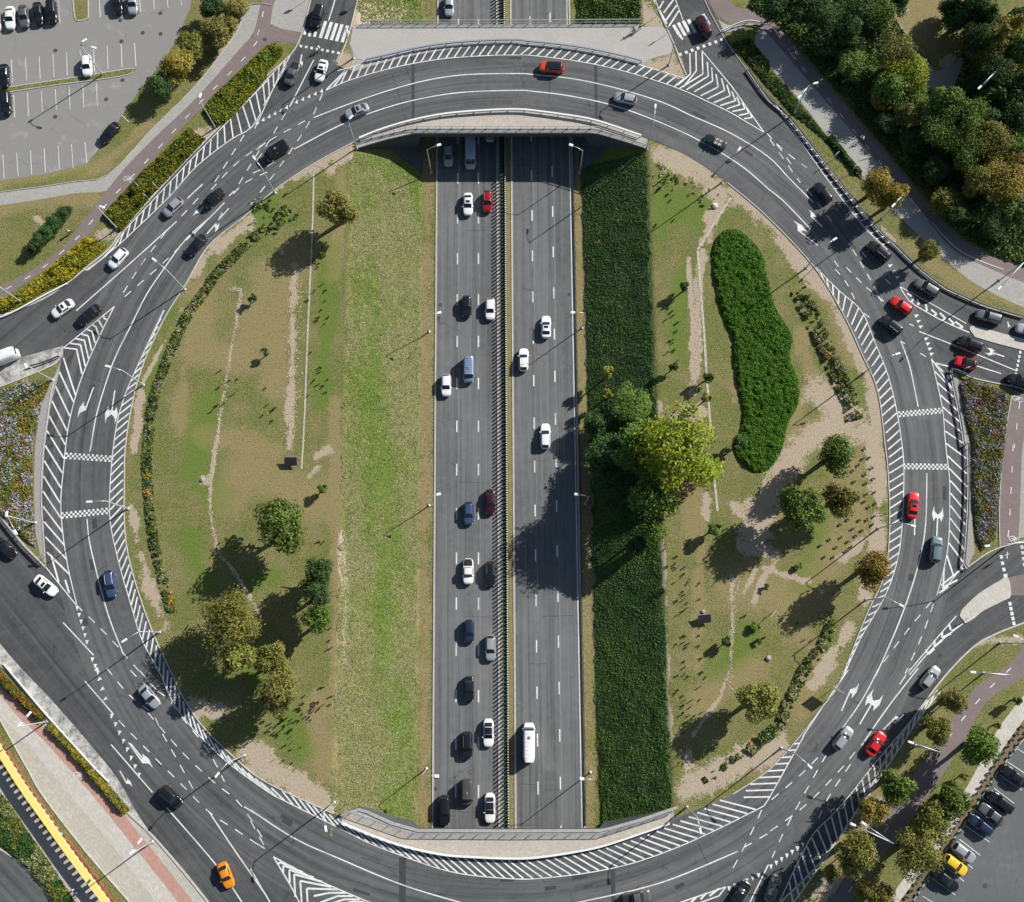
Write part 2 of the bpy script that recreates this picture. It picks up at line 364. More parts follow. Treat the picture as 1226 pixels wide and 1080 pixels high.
dirt = strokes([([(790, 185), (835, 200), (870, 235)], 13), ([(880, 232), (930, 268), (975, 325)], 15), ([(985, 340), (1012, 390), (1040, 450), (1053, 505)], 8),
  ([(840, 290), (865, 245)], 5), ([(980, 470), (1012, 500), (985, 515), (950, 545)], 20), ([(1020, 520), (1045, 520), (1052, 590)], 11), ([(955, 540), (925, 580), (900, 640)], 14), ([(920, 640), (890, 655)], 6),
  ([(1052, 600), (1048, 660), (1035, 715)], 9), ([(1030, 650), (1010, 665)], 7), ([(915, 680), (968, 697)], 4), ([(903, 720), (912, 695), (925, 676)], 3.5), ([(890, 712), (906, 678)], 2.5), ([(1015, 750), (990, 795), (975, 820)], 7),
  ([(822, 945), (850, 932), (885, 912), (930, 895)], 16), ([(822, 900), (826, 950)], 8), ([(842, 300), (836, 350), (834, 400), (836, 430), (828, 470)], 5), ([(824, 310), (829, 380), (829, 440)], 2.5), ([(812, 500), (842, 492)], 9), ([(845, 590), (847, 622)], 4.5),
  ([(876, 690), (877, 740), (874, 800), (862, 835), (830, 880)], 2.2), ([(860, 245), (850, 262), (848, 290)], 6), ([(880, 605), (895, 620)], 5), ([(900, 600), (900, 655), (930, 665)], 8),
  ([(296, 268), (255, 298), (230, 328)], 9), ([(168, 470), (161, 540)], 5), ([(158, 610), (164, 650)], 5), ([(170, 665), (180, 710), (200, 748)], 8), ([(300, 900), (335, 925), (385, 960)], 15), ([(235, 850), (262, 852)], 11),
  ([(352, 320), (350, 430), (346, 535)], 4.5), ([(398, 186), (330, 220), (345, 205)], 10), ([(415, 185), (395, 205)], 9), ([(283, 935), (300, 920)], 6), ([(220, 365), (170, 460)], 2), ([(378, 548), (392, 540)], 5), ([(380, 560), (370, 570)], 4),
  (T('b0', (1045, 330), (1105, 335), (1085, 480), (1060, 600), (1045, 700), (1030, 800), (1010, 900), (990, 1070)), 1.8),
  (T('c0', (990, 0), (965, 190), (960, 300), (1000, 490), (1080, 600), (1130, 680), (1190, 800)), 2.2), ([(243, 575), (247, 577)], 5),
  ([(409, 640), (413, 720), (412, 800)], 4.5), ([(478, 18), (440, 12), (425, 25)], 10), ([(770, 10), (790, 40), (800, 75)], 9), ([(400, 75), (430, 75)], 10), ([(780, 80), (825, 85)], 12),
  ([(950, 140), (985, 190), (1030, 250), (1070, 290)], 8), ([(1070, 8), (1085, 12)], 6), ([(1165, 60), (1180, 45)], 8), ([(1140, 70), (1130, 75)], 5),
  ([(790, 480), (792, 620), (795, 760), (803, 900)], 3), ([(240, 165), (252, 160)], 12), ([(118, 284), (132, 280)], 11), ([(44, 262), (50, 268)], 4), ([(1090, 805), (1150, 770), (1220, 765)], 7), ([(1000, 1055), (985, 1070)], 12), ([(1060, 960), (1050, 985)], 10), ([(285, 30), (245, 110)], 6)])
lush = strokes([([(437, 345), (445, 450), (452, 540), (462, 600)], 15), ([(470, 640), (455, 700), (460, 800)], 12), ([(470, 830), (480, 900), (470, 960)], 20), ([(498, 200), (502, 260)], 8), ([(395, 300), (390, 400), (385, 480)], 11),
  ([(330, 235), (300, 265), (345, 262)], 15), ([(795, 240), (830, 260), (855, 245)], 20), ([(800, 200), (790, 300)], 10), ([(300, 790), (345, 860), (360, 900)], 18), ([(250, 480), (230, 560), (260, 600)], 22), ([(225, 650), (245, 700)], 18), ([(205, 370), (190, 440), (178, 470)], 7),
  ([(160, 640), (158, 610)], 4), ([(1000, 340), (1045, 440)], 5), ([(305, 690), (330, 690)], 12), ([(900, 760), (860, 800)], 20), ([(1030, 460), (1050, 500)], 4), ([(985, 620), (960, 700)], 15), ([(820, 320), (808, 420)], 10), ([(100, 205), (60, 215)], 3), ([(905, 50), (960, 130)], 12)])
dry = strokes([([(511, 200), (510, 500), (508, 1000)], 8), ([(693, 200), (699, 500), (707, 1000)], 9), ([(240, 350), (230, 420), (290, 430), (320, 330)], 24), ([(350, 300), (330, 380), (330, 460)], 22), ([(400, 480), (402, 700), (398, 850)], 7),
  ([(960, 470), (930, 620)], 12), ([(840, 620), (835, 800)], 10), ([(920, 700), (980, 790), (960, 850)], 15), ([(180, 150), (120, 200), (0, 218)], 7), ([(0, 250), (60, 235), (120, 240)], 14), ([(1075, 285), (1140, 330), (1226, 370)], 10), ([(270, 600), (300, 560), (380, 600)], 25), ([(870, 300), (885, 400), (880, 480)], 6), ([(720, 10), (690, 15)], 6), ([(1080, 860), (1040, 940), (1000, 1020)], 22), ([(1060, 20), (1130, 10)], 45), ([(880, 700), (960, 720), (1000, 650)], 30), ([(830, 560), (830, 640)], 18), ([(840, 840), (900, 800)], 22), ([(1000, 480), (1025, 620)], 22), ([(985, 350), (1020, 430)], 9), ([(960, 400), (975, 460)], 10), ([(410, 200), (400, 330)], 8), ([(245, 520), (330, 540)], 14), ([(380, 840), (390, 920)], 18), ([(220, 440), (215, 520)], 10), ([(20, 870), (120, 1000), (180, 1080)], 12)])
onR = (XX > sRb(YY)+.5) & (XX < sRt(YY)-.3) & (np.abs(YY-35) < 120); lush = np.where(onR, 1.0, lush); dirt = np.where(onR, 0, dirt)
V = np.c_[XX.ravel(), YY.ravel(), ZZ.ravel()]; nx = len(gx); ny = len(gy)
ii, jj = np.meshgrid(np.arange(nx-1), np.arange(ny-1)); b = (jj*nx+ii).ravel(); F = np.c_[b, b+1, b+nx+1, b+nx]
me = bpy.data.meshes.new('ground'); me.vertices.add(len(V)); me.vertices.foreach_set('co', V.ravel().astype('f'))
me.loops.add(F.size); me.loops.foreach_set('vertex_index', F.ravel().astype('i')); me.polygons.add(len(F)); me.polygons.foreach_set('loop_start', np.arange(0, F.size, 4, dtype='i'))
me.polygons.foreach_set('use_smooth', np.ones(len(F), bool)); me.update(); me.validate()
ca = me.color_attributes.new('cover', 'FLOAT_COLOR', 'POINT'); ca.data.foreach_set('color', np.c_[dirt.ravel(), lush.ravel(), dry.ravel(), np.ones(dirt.size)].astype('f').ravel())
k = NM('lawn_and_bare_earth', .95, .1); g = k.geo(); at_ = k.n('ShaderNodeAttribute', attribute_name='cover'); sep = k.n('ShaderNodeSeparateColor'); k.l(at_.outputs[0], sep.inputs[0])
n1 = k.noise(.12, g, 5, .65); n2 = k.noise(1.3, g, 5, .7); n3 = k.noise(7, g, 4, .75); n4 = k.noise(.45, g, 4, .6)
mow = k.noise(1, k.map(g, (2.2, .12, 1), rot=(0, 0, .08)), 3)
n6 = k.noise(2.6, g, 7, .85)
gr = k.mix(k.mr(n2, .35, .65), (.095, .130, .024), (.215, .205, .072)); gr = k.mix(k.mr(n1, .44, .58, 0, .7), gr, (.265, .215, .105))
gr = k.mix(k.math('MULTIPLY', k.mr(n4, .45, .7), k.mr(n2, .4, .7)), gr, (.075, .125, .02))
def thr(ch, nn, a=.35, bb=.75, wgt=.75):
    return k.mr(k.math('ADD', sep.outputs[ch], k.math('MULTIPLY', k.math('SUBTRACT', nn, .5), wgt)), a, bb)
gr = k.mix(k.math('MULTIPLY', thr(2, n6, .25, .8, 1.3), .9), gr, k.mix(k.mr(n3, .3, .7), (.20, .155, .075), (.36, .295, .16)))
gr = k.mix(k.math('MULTIPLY', thr(1, n6, .3, .9, 1.6), .7), gr, k.mix(k.mr(n3, .3, .7), (.085, .145, .018), (.17, .235, .040)))
gr = k.mix(k.mr(mow, .35, .7, 0, .25), gr, (.25, .21, .11)); gr = k.mix(k.mr(n6, .30, .50, .85, 0), gr, (.035, .048, .012)); gr = k.mix(k.mr(n6, .54, .70, 0, .6), gr, (.36, .31, .15)); n7 = k.noise(.7, g, 6, .8); gr = k.mix(k.mr(n7, .52, .66, 0, .6), gr, (.10, .14, .022))
n8 = k.noise(5.5, g, 2, .5); gr = k.mix(k.mr(n8, .34, .50, .75, 0), gr, (.045, .058, .018)); gr = k.mix(k.mr(n8, .52, .68, 0, .42), gr, (.40, .37, .17)); rg = k.math('ADD', k.math('MULTIPLY', k.mr(n6, .36, .64), .45), k.math('MULTIPLY', k.mr(k.noise(.5, g, 8, .8), .38, .62), .55)); gr = k.mix(k.math('MULTIPLY', thr(1, rg, .2, 1.0, 1.3), .55), gr, (.10, .17, .025)); gr = k.mix(k.math('MULTIPLY', thr(2, rg, .25, 1.1, 1.3), .42), gr, (.30, .225, .105)); gr = k.mix(k.math('MULTIPLY', k.mr(rg, .55, .9), .28), gr, (.115, .17, .03))
rag = k.math('ADD', k.math('MULTIPLY', k.mr(n6, .38, .62), .5), k.math('MULTIPLY', k.mr(k.noise(.8, g, 7, .85), .40, .60), .5))
dc = k.mix(k.mr(n6, .35, .65), (.29, .22, .145), (.52, .43, .32)); dc = k.mix(k.mr(n4, .3, .7, 0, .7), dc, (.42, .36, .28)); dc = k.mix(k.mr(n8, .36, .50, .4, 0), dc, (.20, .15, .10))
n5 = k.math('ADD', k.math('MULTIPLY', n6, .5), k.math('MULTIPLY', n4, .5))
gr = k.mix(thr(0, rag, .45, .60, 1.15), gr, dc)
k.col(gr); k.bump(n6, .7, .15); M['ground'] = k.m; me.materials.append(k.m)
tag(link('ground', me), kind='structure')

# ------------------------------------------------------------------ road and path surfaces
RC = np.array([-1.1, 31.1])
inner_px = [(613, 133), (550, 136), (492, 146), (430, 167), (376, 196), (330, 227), (292, 260), (250, 294), (222, 341), (196, 383), (170, 440), (157, 490), (150, 537), (149, 569), (150, 642), (162, 697), (183, 757), (206, 807), (219, 834), (243, 870), (282, 908), (318, 936), (399, 974), (440, 993), (483, 1009), (535, 1020), (620, 1025), (665, 1022), (730, 1009), (814, 977), (877, 951), (920, 922), (958, 881), (985, 845), (1003, 821), (1036, 739), (1060, 684), (1065, 620), (1063, 564), (1060, 537), (1051, 469), (1031, 422), (1010, 377), (975, 320), (919, 260), (871, 219), (820, 185), (767, 163), (720, 148), (665, 137)]
innerW = np.array(GL(smooth(inner_px, 5, True)))
th = np.unwrap(np.arctan2(innerW[:, 1]-RC[1], innerW[:, 0]-RC[0])); rr = np.hypot(*(innerW-RC).T)
V = []; uv = []; F = []; nr = len(th)
ang_o = np.array([-180, -150, -120, -90, -60, -30, 0, 30, 60, 90, 120, 150, 180]); rad_o = 79.8
for i in range(nr):
    for q, r_ in enumerate((rr[i], 72, 76, rad_o)):
        r2 = max(r_, rr[i]) if q else r_
        V.append((RC[0]+r2*math.cos(th[i]), RC[1]+r2*math.sin(th[i]), .032)); uv.append((r2, th[i]*74))
for i in range(nr-1):
    for q in range(3): F.append((i*4+q, i*4+q+1, i*4+q+5, i*4+q+4))
for q in range(3):   # close the circle
    F.append(((nr-1)*4+q, (nr-1)*4+q+1, q+1, q))
me = mesh('ring_road', V, F, M['asphalt'], uv=uv)
if me.polygons[0].normal.z < 0: me.flip_normals()
tag(link('ring_road', me), kind='structure')
def road(name, px, z, dirpx, mat='asphalt_side', sm=False):
    a, b2 = G(dirpx[0]), G(dirpx[1]); return sheet(name, GL(px), M[mat], z, (b2[0]-a[0], b2[1]-a[1]))
road('north_west_road', T('a1', (290, -60), (262, 60), (230, 170), (190, 245), (0, 420), (-60, 480), (-60, 620), (300, 620), (480, 330), (400, 300), (385, 290), (450, 160), (505, -60)), .012, ((385, 0), (350, 110)))
road('west_road', [(325, 90), (294, 121), (261, 154), (222, 193), (183, 235), (146, 277), (130, 299), (104, 320), (78, 341), (39, 364), (-60, 398), (-60, 490), (-5, 466), (70, 432), (68, 450), (60, 490), (52, 537), (49, 595), (51, 640), (56, 681), (100, 725), (135, 640), (122, 540), (142, 440), (200, 335), (300, 225), (380, 170), (420, 110)], .016, ((20, 420), (200, 270)))
road('south_west_road', [(-60, 565), (-5, 617), (52, 679), (100, 715), (150, 740), (198, 840), (265, 918), (330, 962), (470, 1035), (480, 1150), (290, 1150), (250, 1079), (220, 1040), (188, 1004), (154, 972), (91, 902), (8, 800), (-60, 725)], .020, ((0, 680), (200, 930)))
road('south_road', [(330, 1000), (350, 1150), (890, 1150), (930, 1082), (984, 1030), (1031, 962), (1063, 904), (1099, 852), (1133, 807), (1100, 740), (1015, 872), (850, 1010), (613, 1055), (450, 1030)], .024, ((880, 1080), (1100, 800)))
road('east_exit_road', [(1075, 720), (1123, 690), (1154, 679), (1175, 668), (1197, 658), (1290, 636), (1290, 722), (1232, 742), (1217, 749), (1190, 760), (1167, 773), (1133, 807), (1099, 852), (1050, 800)], .028, ((1120, 770), (1210, 695)))
road('east_road', [(1110, 430), (1090, 620), (1120, 700), (1154, 679), (1159, 634), (1159, 569), (1156, 537), (1150, 500), (1138, 444), (1167, 453), (1201, 462), (1300, 500), (1300, 402), (1226, 381), (1178, 367), (1130, 346), (1096, 320), (1052, 277), (1000, 216), (945, 142), (920, 108), (895, 86), (873, 50), (838, -20), (778, -20), (798, 34), (817, 70), (822, 92), (760, 110), (935, 245), (1045, 392)], .022, ((1060, 340), (1200, 420)))
# motorway carriageways
Ys = np.linspace(-140, 330, 60)
def mband(fa, fb, z, mat, name): return band([(fa(y), y) for y in Ys], [(fb(y), y) for y in Ys], z, mat, name, 6)
mband(mLe, mLi, ZM+.03, M['asphalt_lower'], 'motorway_southbound'); mband(mRi, mRe, ZM+.03, M['asphalt_lower'], 'motorway_northbound')
mb = MB()
for f in (mLe, mRe): rail(mb, [(f(y), y) for y in Ys], .28, ZM-.05, ZM+.13, 0, 6)
for f in (mLi, mRi): rail(mb, [(f(y), y) for y in Ys], .32, ZM-.05, ZM+.14, 0, 6)
tag(link('motorway_kerbs', mb.mesh('motorway_kerbs', [simple('motorway_kerb', (.44, .42, .38), var=.2)])), kind='structure')
# parking lots and paths
road('parking_lot_north', T('a0', (-200, -150), (900, -150), (870, 40), (840, 110), (820, 170), (740, 290), (650, 400), (560, 530), (470, 660), (400, 750), (200, 800), (0, 830), (-200, 860)), .010, ((0, 200), (5, 0)), 'asphalt_lot')
road('parking_lot_south', T('d3', (1400, 60), (1226, 325), (1100, 480), (980, 670), (850, 850), (700, 1100), (640, 1300), (1600, 1300), (1600, 60)), .010, ((0, 200), (5, 0)), 'asphalt_lot_dark')
def path(name, A, B, mat, z): return band(GL(smooth(A, 4)), GL(smooth(B, 4)), z, M[mat], name, 1.5)
path('bike_path_north_west', T('a1', (60, -80), (50, 0), (10, 170), 'a0', (1140, 180), (900, 450), (700, 640), (540, 810), (340, 1070), 'b0', (300, 130), (150, 240), (-20, 330), (-200, 400)),
     T('a1', (115, -80), (95, 80), (85, 150), (60, 210), (0, 270), 'a0', (1100, 330), (900, 520), (700, 730), (500, 955), (400, 1080), 'b0', (280, 190), (150, 280), (-20, 390), (-200, 470)), 'bike', .014)
path('bike_path_crossing', T('a1', (40, 190), (90, 120), (150, 135), (240, 155)), T('a1', (60, 215), (95, 195), (140, 190), (225, 205)), 'bike', .018)
path('footpath_north_west', T('a0', (1150, 25), (1110, 60), (1085, 150), (900, 390), (700, 590), (500, 800), (350, 832), (150, 862), (-100, 893)), T('a0', (1195, 20), (1180, 90), (1135, 190), (890, 460), (700, 650), (520, 860), (350, 885), (150, 920), (-100, 955)), 'foot', .006)
road('paved_corner_north', T('a1', (125, -40), (100, 40), (90, 110), (150, 135), (240, 150), (285, 30), (290, -40)), .008, ((0, 0), (1, 1)), 'foot')
path('bike_path_north_east', T('a2', (1010, -80), (1060, 20), 'a3', (0, 60), (100, 130), (220, 270), (420, 500), (620, 740), (800, 950), 'b3', (960, 115), (1100, 190), (1226, 225), (1500, 300)),
     T('a2', (930, -80), (960, 30), (1050, 110), 'a3', (0, 110), (90, 200), (200, 330), (400, 560), (600, 800), (760, 975), 'b3', (900, 150), (1080, 240), (1226, 300), (1500, 400)), 'bike', .014)
path('footpath_north_east', T('a2', (920, -60), (950, 40), (1040, 115), 'a3', (0, 110), (90, 200), (200, 330), (400, 560), (600, 800), (760, 975), 'b3', (900, 150), (1080, 240), (1226, 300), (1500, 400)),
     T('a2', (905, -60), (935, 60), (1020, 150), (1180, 110), 'a3', (-10, 215), (110, 370), (230, 530), (330, 630), (480, 810), (650, 990), 'b3', (860, 190), (1010, 310), (1226, 415), (1500, 520)), 'foot', .008)
path('beige_pavement_south_west', T('d0', (-300, -260), (-60, 130), (30, 290), (130, 470), (200, 590), (400, 850), (600, 1080), (720, 1250)), T('d0', (-300, -480), (-20, -20), (200, 240), (400, 480), (590, 670), (720, 800), (960, 1080), (1060, 1250)), 'beige', .006)
path('light_pavement_strip', T('d0', (-300, -420), (0, 120), (200, 330), (430, 590), (600, 800), (820, 1080), (920, 1250)), T('d0', (-300, -340), (-60, 130), (110, 330), (330, 590), (520, 820), (720, 1080), (820, 1250)), 'beige2', .010)
path('red_bike_lane_south_west', T('d0', (-300, -430), (0, 120), (200, 330), (430, 590), (600, 800), (820, 1080), (920, 1250)), T('d0', (-300, -500), (0, 50), (60, 110), (230, 300), (470, 560), (640, 760), (890, 1080), (990, 1250)), 'redbike', .014)
path('bike_path_east', T('b3', (1250, 700), (1170, 820), (1140, 1000), 'c3', (1128, 60), (1115, 300), (1118, 480)), T('b3', (1350, 700), (1235, 830), (1228, 1000), 'c3', (1215, 60), (1208, 300), (1200, 440)), 'bike', .008)
road('footpath_east', T('b3', (1235, 830), (1228, 1000), 'c3', (1215, 60), (1208, 300), (1200, 440), (1400, 400), (1400, -300)), .004, ((0, 0), (1, 1)), 'foot')
path('bike_path_crossing_east', T('c3', (1150, 620), (1165, 700)), T('c3', (1240, 600), (1240, 700)), 'bike', .036)
path('bike_path_south_east', T('c3', (1226, 880), (1210, 960), 'd3', (1110, 20), (1000, 90), (900, 230), (800, 380), (680, 550), (520, 780), (400, 960), (300, 1130)), T('c3', (1330, 860), (1300, 980), 'd3', (1226, 40), (1060, 150), (950, 330), (860, 480), (720, 680), (580, 860), (470, 1000), (400, 1130)), 'bike', .010)
path('footpath_south_east', T('d3', (1400, -60), (1226, 125), (1150, 220), (1100, 290), (1000, 480), (900, 650), (760, 850), (620, 1040), (560, 1140)), T('d3', (1400, 20), (1226, 235), (1110, 400), (1000, 580), (900, 740), (800, 880), (700, 1010), (600, 1140)), 'beige2', .014)
path('planting_strip_soil', T('d3', (1400, 20), (1226, 238), (1110, 402), (1000, 582), (900, 742), (800, 882), (700, 1012), (600, 1140)), T('d3', (1400, 80), (1226, 320), (1100, 480), (980, 670), (880, 815), (760, 1000), (670, 1140)), 'soil', .018)
road('dark_walkway_south_west', T('d0', (-200, 200), (0, 435), (60, 530), (200, 730), (330, 900), (470, 1080), (520, 1150), (400, 1150), (330, 1075), (200, 900), (100, 760), (-20, 590), (-200, 380)), .006, ((0, 900), (100, 1040)), 'deckpave')
road('loop_road_south_west', smooth(T('d0', (-300, 760), (-20, 820), (60, 870), (130, 930), (190, 1000), (240, 1080), (280, 1200)), 4)+T('d0', (-300, 1200)), .012, ((0, 1020), (60, 1080)), 'asphalt')
road('forest_clearing_path', T('a3', (620, 80), (700, 170), (770, 240), (800, 330), (770, 380), (800, 410), (830, 400), (900, 430), (960, 470), (1100, 560), (1300, 560), (1300, 400), (1100, 250), (980, 200), (900, 300), (820, 330), (740, 210), (690, 150), (640, 90)), .006, ((0, 0), (1, 1)), 'gravel' if 'gravel' in M else 'foot')
road('gravel_strip_west', T('b0', (280, 650), (240, 750), (190, 830), (160, 1060), 'c0', (155, 200), (160, 400), (185, 520), (210, 570), (205, 480), (192, 250), 'b0', (205, 1060), (230, 880), (270, 720)), .030, ((0, 0), (1, 1)), 'gravel')
road('gravel_strip_east', T('b3', (885, 705), (920, 720), (950, 900), (985, 1060), 'c3', (985, 200), (990, 400), (1000, 500), (960, 590), (945, 540), (968, 400), (970, 150), (965, 0), 'b3', (945, 1000), (910, 820)), .030, ((0, 0), (1, 1)), 'gravel')
road('concrete_apron_west', T('b0', (-200, 720), (0, 660), (110, 640), (290, 590), (290, 640), (240, 680), (0, 775), (-200, 850)), .034, ((0, 440), (70, 420)), 'gutter')
# bare concrete gutters along the south-west road
path('concrete_gutter', T('d0', (-100, -140), (30, 0), (190, 200), (350, 390), (480, 545), (590, 665), (700, 790)), T('d0', (-60, -190), (70, -30), (245, 155), (405, 340), (535, 500), (620, 650), (705, 780)), 'gutter', .036)
road('green_parking_island', T('a0', (330, -60), (345, 98), (405, 92), (395, -60)), .03, ((0, 0), (1, 1)), 'soil').data.materials[0] = M['ground']
isl = smooth(T('a0', (-100, 425), (30, 402), (300, 362), (500, 330), (600, 315), (620, 325), (560, 350), (300, 385), (60, 420), (-100, 450)), 3)
sheet('parking_strip_grass', GL(isl), M['ground'], .11, thick=.1)
for nm, pts, mt in (('traffic_island_east', smooth(T('b3', (975, 515), (985, 500), (1040, 510), (1130, 535), (1226, 560), (1400, 610), (1400, 660), (1226, 612), (1100, 580), (1000, 550)), 3), 'beige2'),
                    ('traffic_island_south_east', smooth(T('c3', (930, 795), (945, 760), (1020, 690), (1110, 635), (1150, 618), (1165, 700), (1130, 725), (1040, 770), (990, 810), (955, 828)), 3), 'beige2'),
                    ('slip_road_island', smooth(T('a2', (1040, 185), (1090, 160), (1150, 200), (1230, 280), 'a3', (60, 310), (180, 440), (320, 620), (480, 800), (560, 1000), (555, 1045), (400, 850), (150, 545), (0, 375), 'a2', (1130, 320)), 3), 'ground')):
    sheet(nm, GL(pts), M[mt], .13, thick=.14)
# sandy/paved ends beside the footpath

# kerbs (pale raised edges)
mb = MB()
for pl, wd in ((innerW.tolist()[:0], 0),
    (GL(smooth(inner_px[3:23], 5)), .17), (GL(smooth(inner_px[30:46], 5)), .17),
    (GL(smooth([(325, 90), (294, 121), (261, 154), (222, 193), (183, 235), (146, 277), (130, 299), (104, 320), (78, 341), (39, 364), (-60, 398)], 4)), .28),
    (GL(smooth(T('c0', (-200, 120), (0, 335), (110, 470), (205, 568)), 4)), .3), (GL(smooth(T('b0', (-150, 820), (0, 778), (240, 680), (275, 650)), 4)), .25), (GL(smooth(T('b0', (272, 700), (240, 780), (215, 950), (200, 1070), 'c0', (190, 250), (205, 500), (208, 560)), 4)), .16),
    (GL(smooth(T('d0', (-100, -140), (0, -30), (190, 200), (350, 390), (480, 545), (590, 665), (720, 790), (960, 1080), (1020, 1200)), 4)), .32),
    (GL(smooth([(932, 1082), (984, 1030), (1031, 962), (1063, 904), (1099, 852), (1133, 807), (1167, 773), (1190, 760), (1217, 749), (1290, 722)], 4)), .28),
    (GL(smooth(T('c3', (960, 575), (1010, 540), (1060, 505), (1118, 480), (1226, 450), (1300, 430)), 4)), .2),
    (GL(smooth(T('b3', (1300, 850), (1226, 790), (1130, 768), (1000, 740), (900, 700), (888, 712), (905, 800), (935, 950), (952, 1060), 'c3', (965, 0), (968, 250), (955, 480), (948, 560), (965, 580)), 4)), .22),
    (GL(smooth(T('a2', (690, -60), (720, 40), (760, 130), (800, 220), (825, 290), (850, 345)), 3)), .22), (GL(T('a2', (905, -60), (960, 60), (1030, 190), (1130, 325), (1226, 465), 'a3', (150, 545), (350, 800), (560, 1060), 'b3', (640, 140), (730, 230), (860, 330), (1040, 410), (1226, 465), (1400, 520))), .13),
    (GL(smooth(T('a1', (505, -60), (450, 160), (400, 290)), 3)), .2), (GL(smooth(T('a1', (290, -60), (262, 60), (230, 170), (190, 245), (80, 345), (0, 420), 'a0', (1226, 360)), 3)), .2),
    (GL(smooth(T('a0', (405, 830 - 830), (405, 90), (345, 98), (335, 0)), 1)), .18),
    (GL(smooth(T('d3', (1400, 80), (1226, 322), (1100, 482), (980, 672), (880, 817), (760, 1002), (670, 1140)), 3)), .16), (GL(smooth(T('d0', (-60, 130), (30, 290), (130, 470), (200, 590), (400, 850), (600, 1080)), 3)), .14),
    (GL(isl), .14), (GL(smooth(T('c0', (0, 985), 'd0', (-10, -20), (30, 10)), 1)), .2), (GL(smooth(T('d0', (-20, 818), (60, 868), (130, 928), (190, 998), (240, 1080)), 3)), .2),
    (GL(smooth(T('a0', (1250, 25), (1178, 15), (1130, 30), (1110, 60), (1085, 150), (900, 390), (700, 590), (500, 800), (350, 832), (150, 862), (-100, 893)), 3)), .1),
    (GL(smooth(T('c3', (1115, 480), (1112, 300), (1126, 60), 'b3', (1138, 1000), (1168, 820)), 3)), .14)):
    if wd: rail(mb, pl, wd, -.02, .12+.0007*wd*10, 0, 1.2)
tag(link('kerbs', mb.mesh('kerbs', [simple('kerb_stone', (.46, .44, .40), var=.25)])), kind='structure')
# shallow concrete drain down the west lawn and along the east lawn
mb = MB(); rail(mb, GL(smooth([(375.5, 205), (374.5, 260), (371, 340), (367.5, 420), (364.5, 500), (361, 562)], 3)), .28, -.1, .05)
rail(mb, GL([(875, 237), (858, 262), (837, 296), (835, 299)]), .35, -.1, .05); rail(mb, GL(smooth([(835, 300), (839, 350), (843, 400), (846, 450), (851, 515)], 3)), .4, -.1, .05); rail(mb, GL([(855, 570), (859, 612)]), .4, -.1, .05)
tag(link('drainage_channel', mb.mesh('drainage_channel', [simple('mossy_pale_concrete', (.42, .39, .32), var=.5, scale=1.6)])), kind='structure')

# ------------------------------------------------------------------ painted markings
PMB = MB(); WMB = MB(); zc = [0]
def mz(lower=False):
    zc[0] = (zc[0]+1) % 14; return (ZM+.045 if lower else .048)+zc[0]*.0012
def quad(a, b, wd, z, mbx=None):
    a = np.array(a); b = np.array(b); t = b-a; t = t/(np.hypot(*t)+1e-9); n = np.array([-t[1], t[0]])*wd/2
    (mbx or PMB).add([(*(a-n), z), (*(b-n), z), (*(b+n), z), (*(a+n), z)], [(0, 1, 2, 3)])
def lineW(P, wd, z=None, mbx=None):
    P = np.array(resamp(P, 1.5)); z = z or mz(); a = offset(P, wd/2); b = offset(P, -wd/2); V = []; F = []
    for i in range(len(P)):
        V += [(*b[i], z), (*a[i], z)]
        if i: F.append((2*i-2, 2*i, 2*i+1, 2*i-1))
    (mbx or PMB).add(V, F)
def line(px, wd=.17, sm=True, mbx=None): lineW(GL(smooth(px, 5) if sm and len(px) > 2 else px), wd, None, mbx)
def dash(px, on=1.5, off=1.5, wd=.17, ph=0):
    P, S = arclen(GL(smooth(px, 5) if len(px) > 2 else px)); s = ph; z = mz()
    while s+on*.6 < S[-1]:
        quad(at(P, S, s), at(P, S, min(s+on, S[-1])), wd, z); s += on+off
def hatch(A, B, step=1.45, skew=0, wd=.25, s0=0, borders=(1, 1)):
    PA, SA = arclen(GL(smooth(A, 5))); PB, SB = arclen(GL(smooth(B, 5))); z = mz(); s = s0; ds = np.linspace(0, SB[-1], 900)
    BB = np.c_[np.interp(ds, SB, PB[:, 0]), np.interp(ds, SB, PB[:, 1])]
    while s < SA[-1]:
        k0, k1 = skew if isinstance(skew, tuple) else (skew, skew); a = at(PA, SA, s); near = ds[np.argmin(np.hypot(*(BB-a).T))]+k0+(k1-k0)*s/SA[-1]
        if -.1 <= near <= SB[-1]+.1:
            b2 = at(PB, SB, near)
            if np.hypot(*(b2-a)) > .5: quad(a+(b2-a)*.03, b2-(b2-a)*.03, wd, z)
        s += step
    if borders[0]: line(A, .15)
    if borders[1]: line(B, .15)
# outer hatch on the north bridge
hatch(T('a1', (345, 415), (450, 370), (600, 325), (740, 293), (900, 268), (1100, 255), (1226, 253), 'a2', (150, 256), (350, 281), (540, 321), (740, 380), (860, 425)),
      T('a1', (400, 325), (530, 290), (640, 262), (750, 237), (900, 215), (1100, 203), (1226, 202), 'a2', (120, 208), (300, 228), (470, 258), (640, 300), (850, 362)), 1.56, (2.0, 1.3))
line(T('a1', (20, 590), (130, 350), (185, 250)), .16, False)
hatch(T('a0', (1195, 520), (1150, 590), (1060, 640), (900, 765), (780, 900), (600, 1073), 'b0', (560, 115), (400, 245)), T('a0', (1226, 372), (1100, 500), (1000, 605), (860, 750), (720, 900), (575, 1055), 'b0', (500, 165), (390, 245)), 1.8, -2.5)
hatch(T('a1', (165, 300), (100, 415), (60, 485)), T('a1', (170, 265), (60, 380), (15, 418)), 1.7, -2.2)
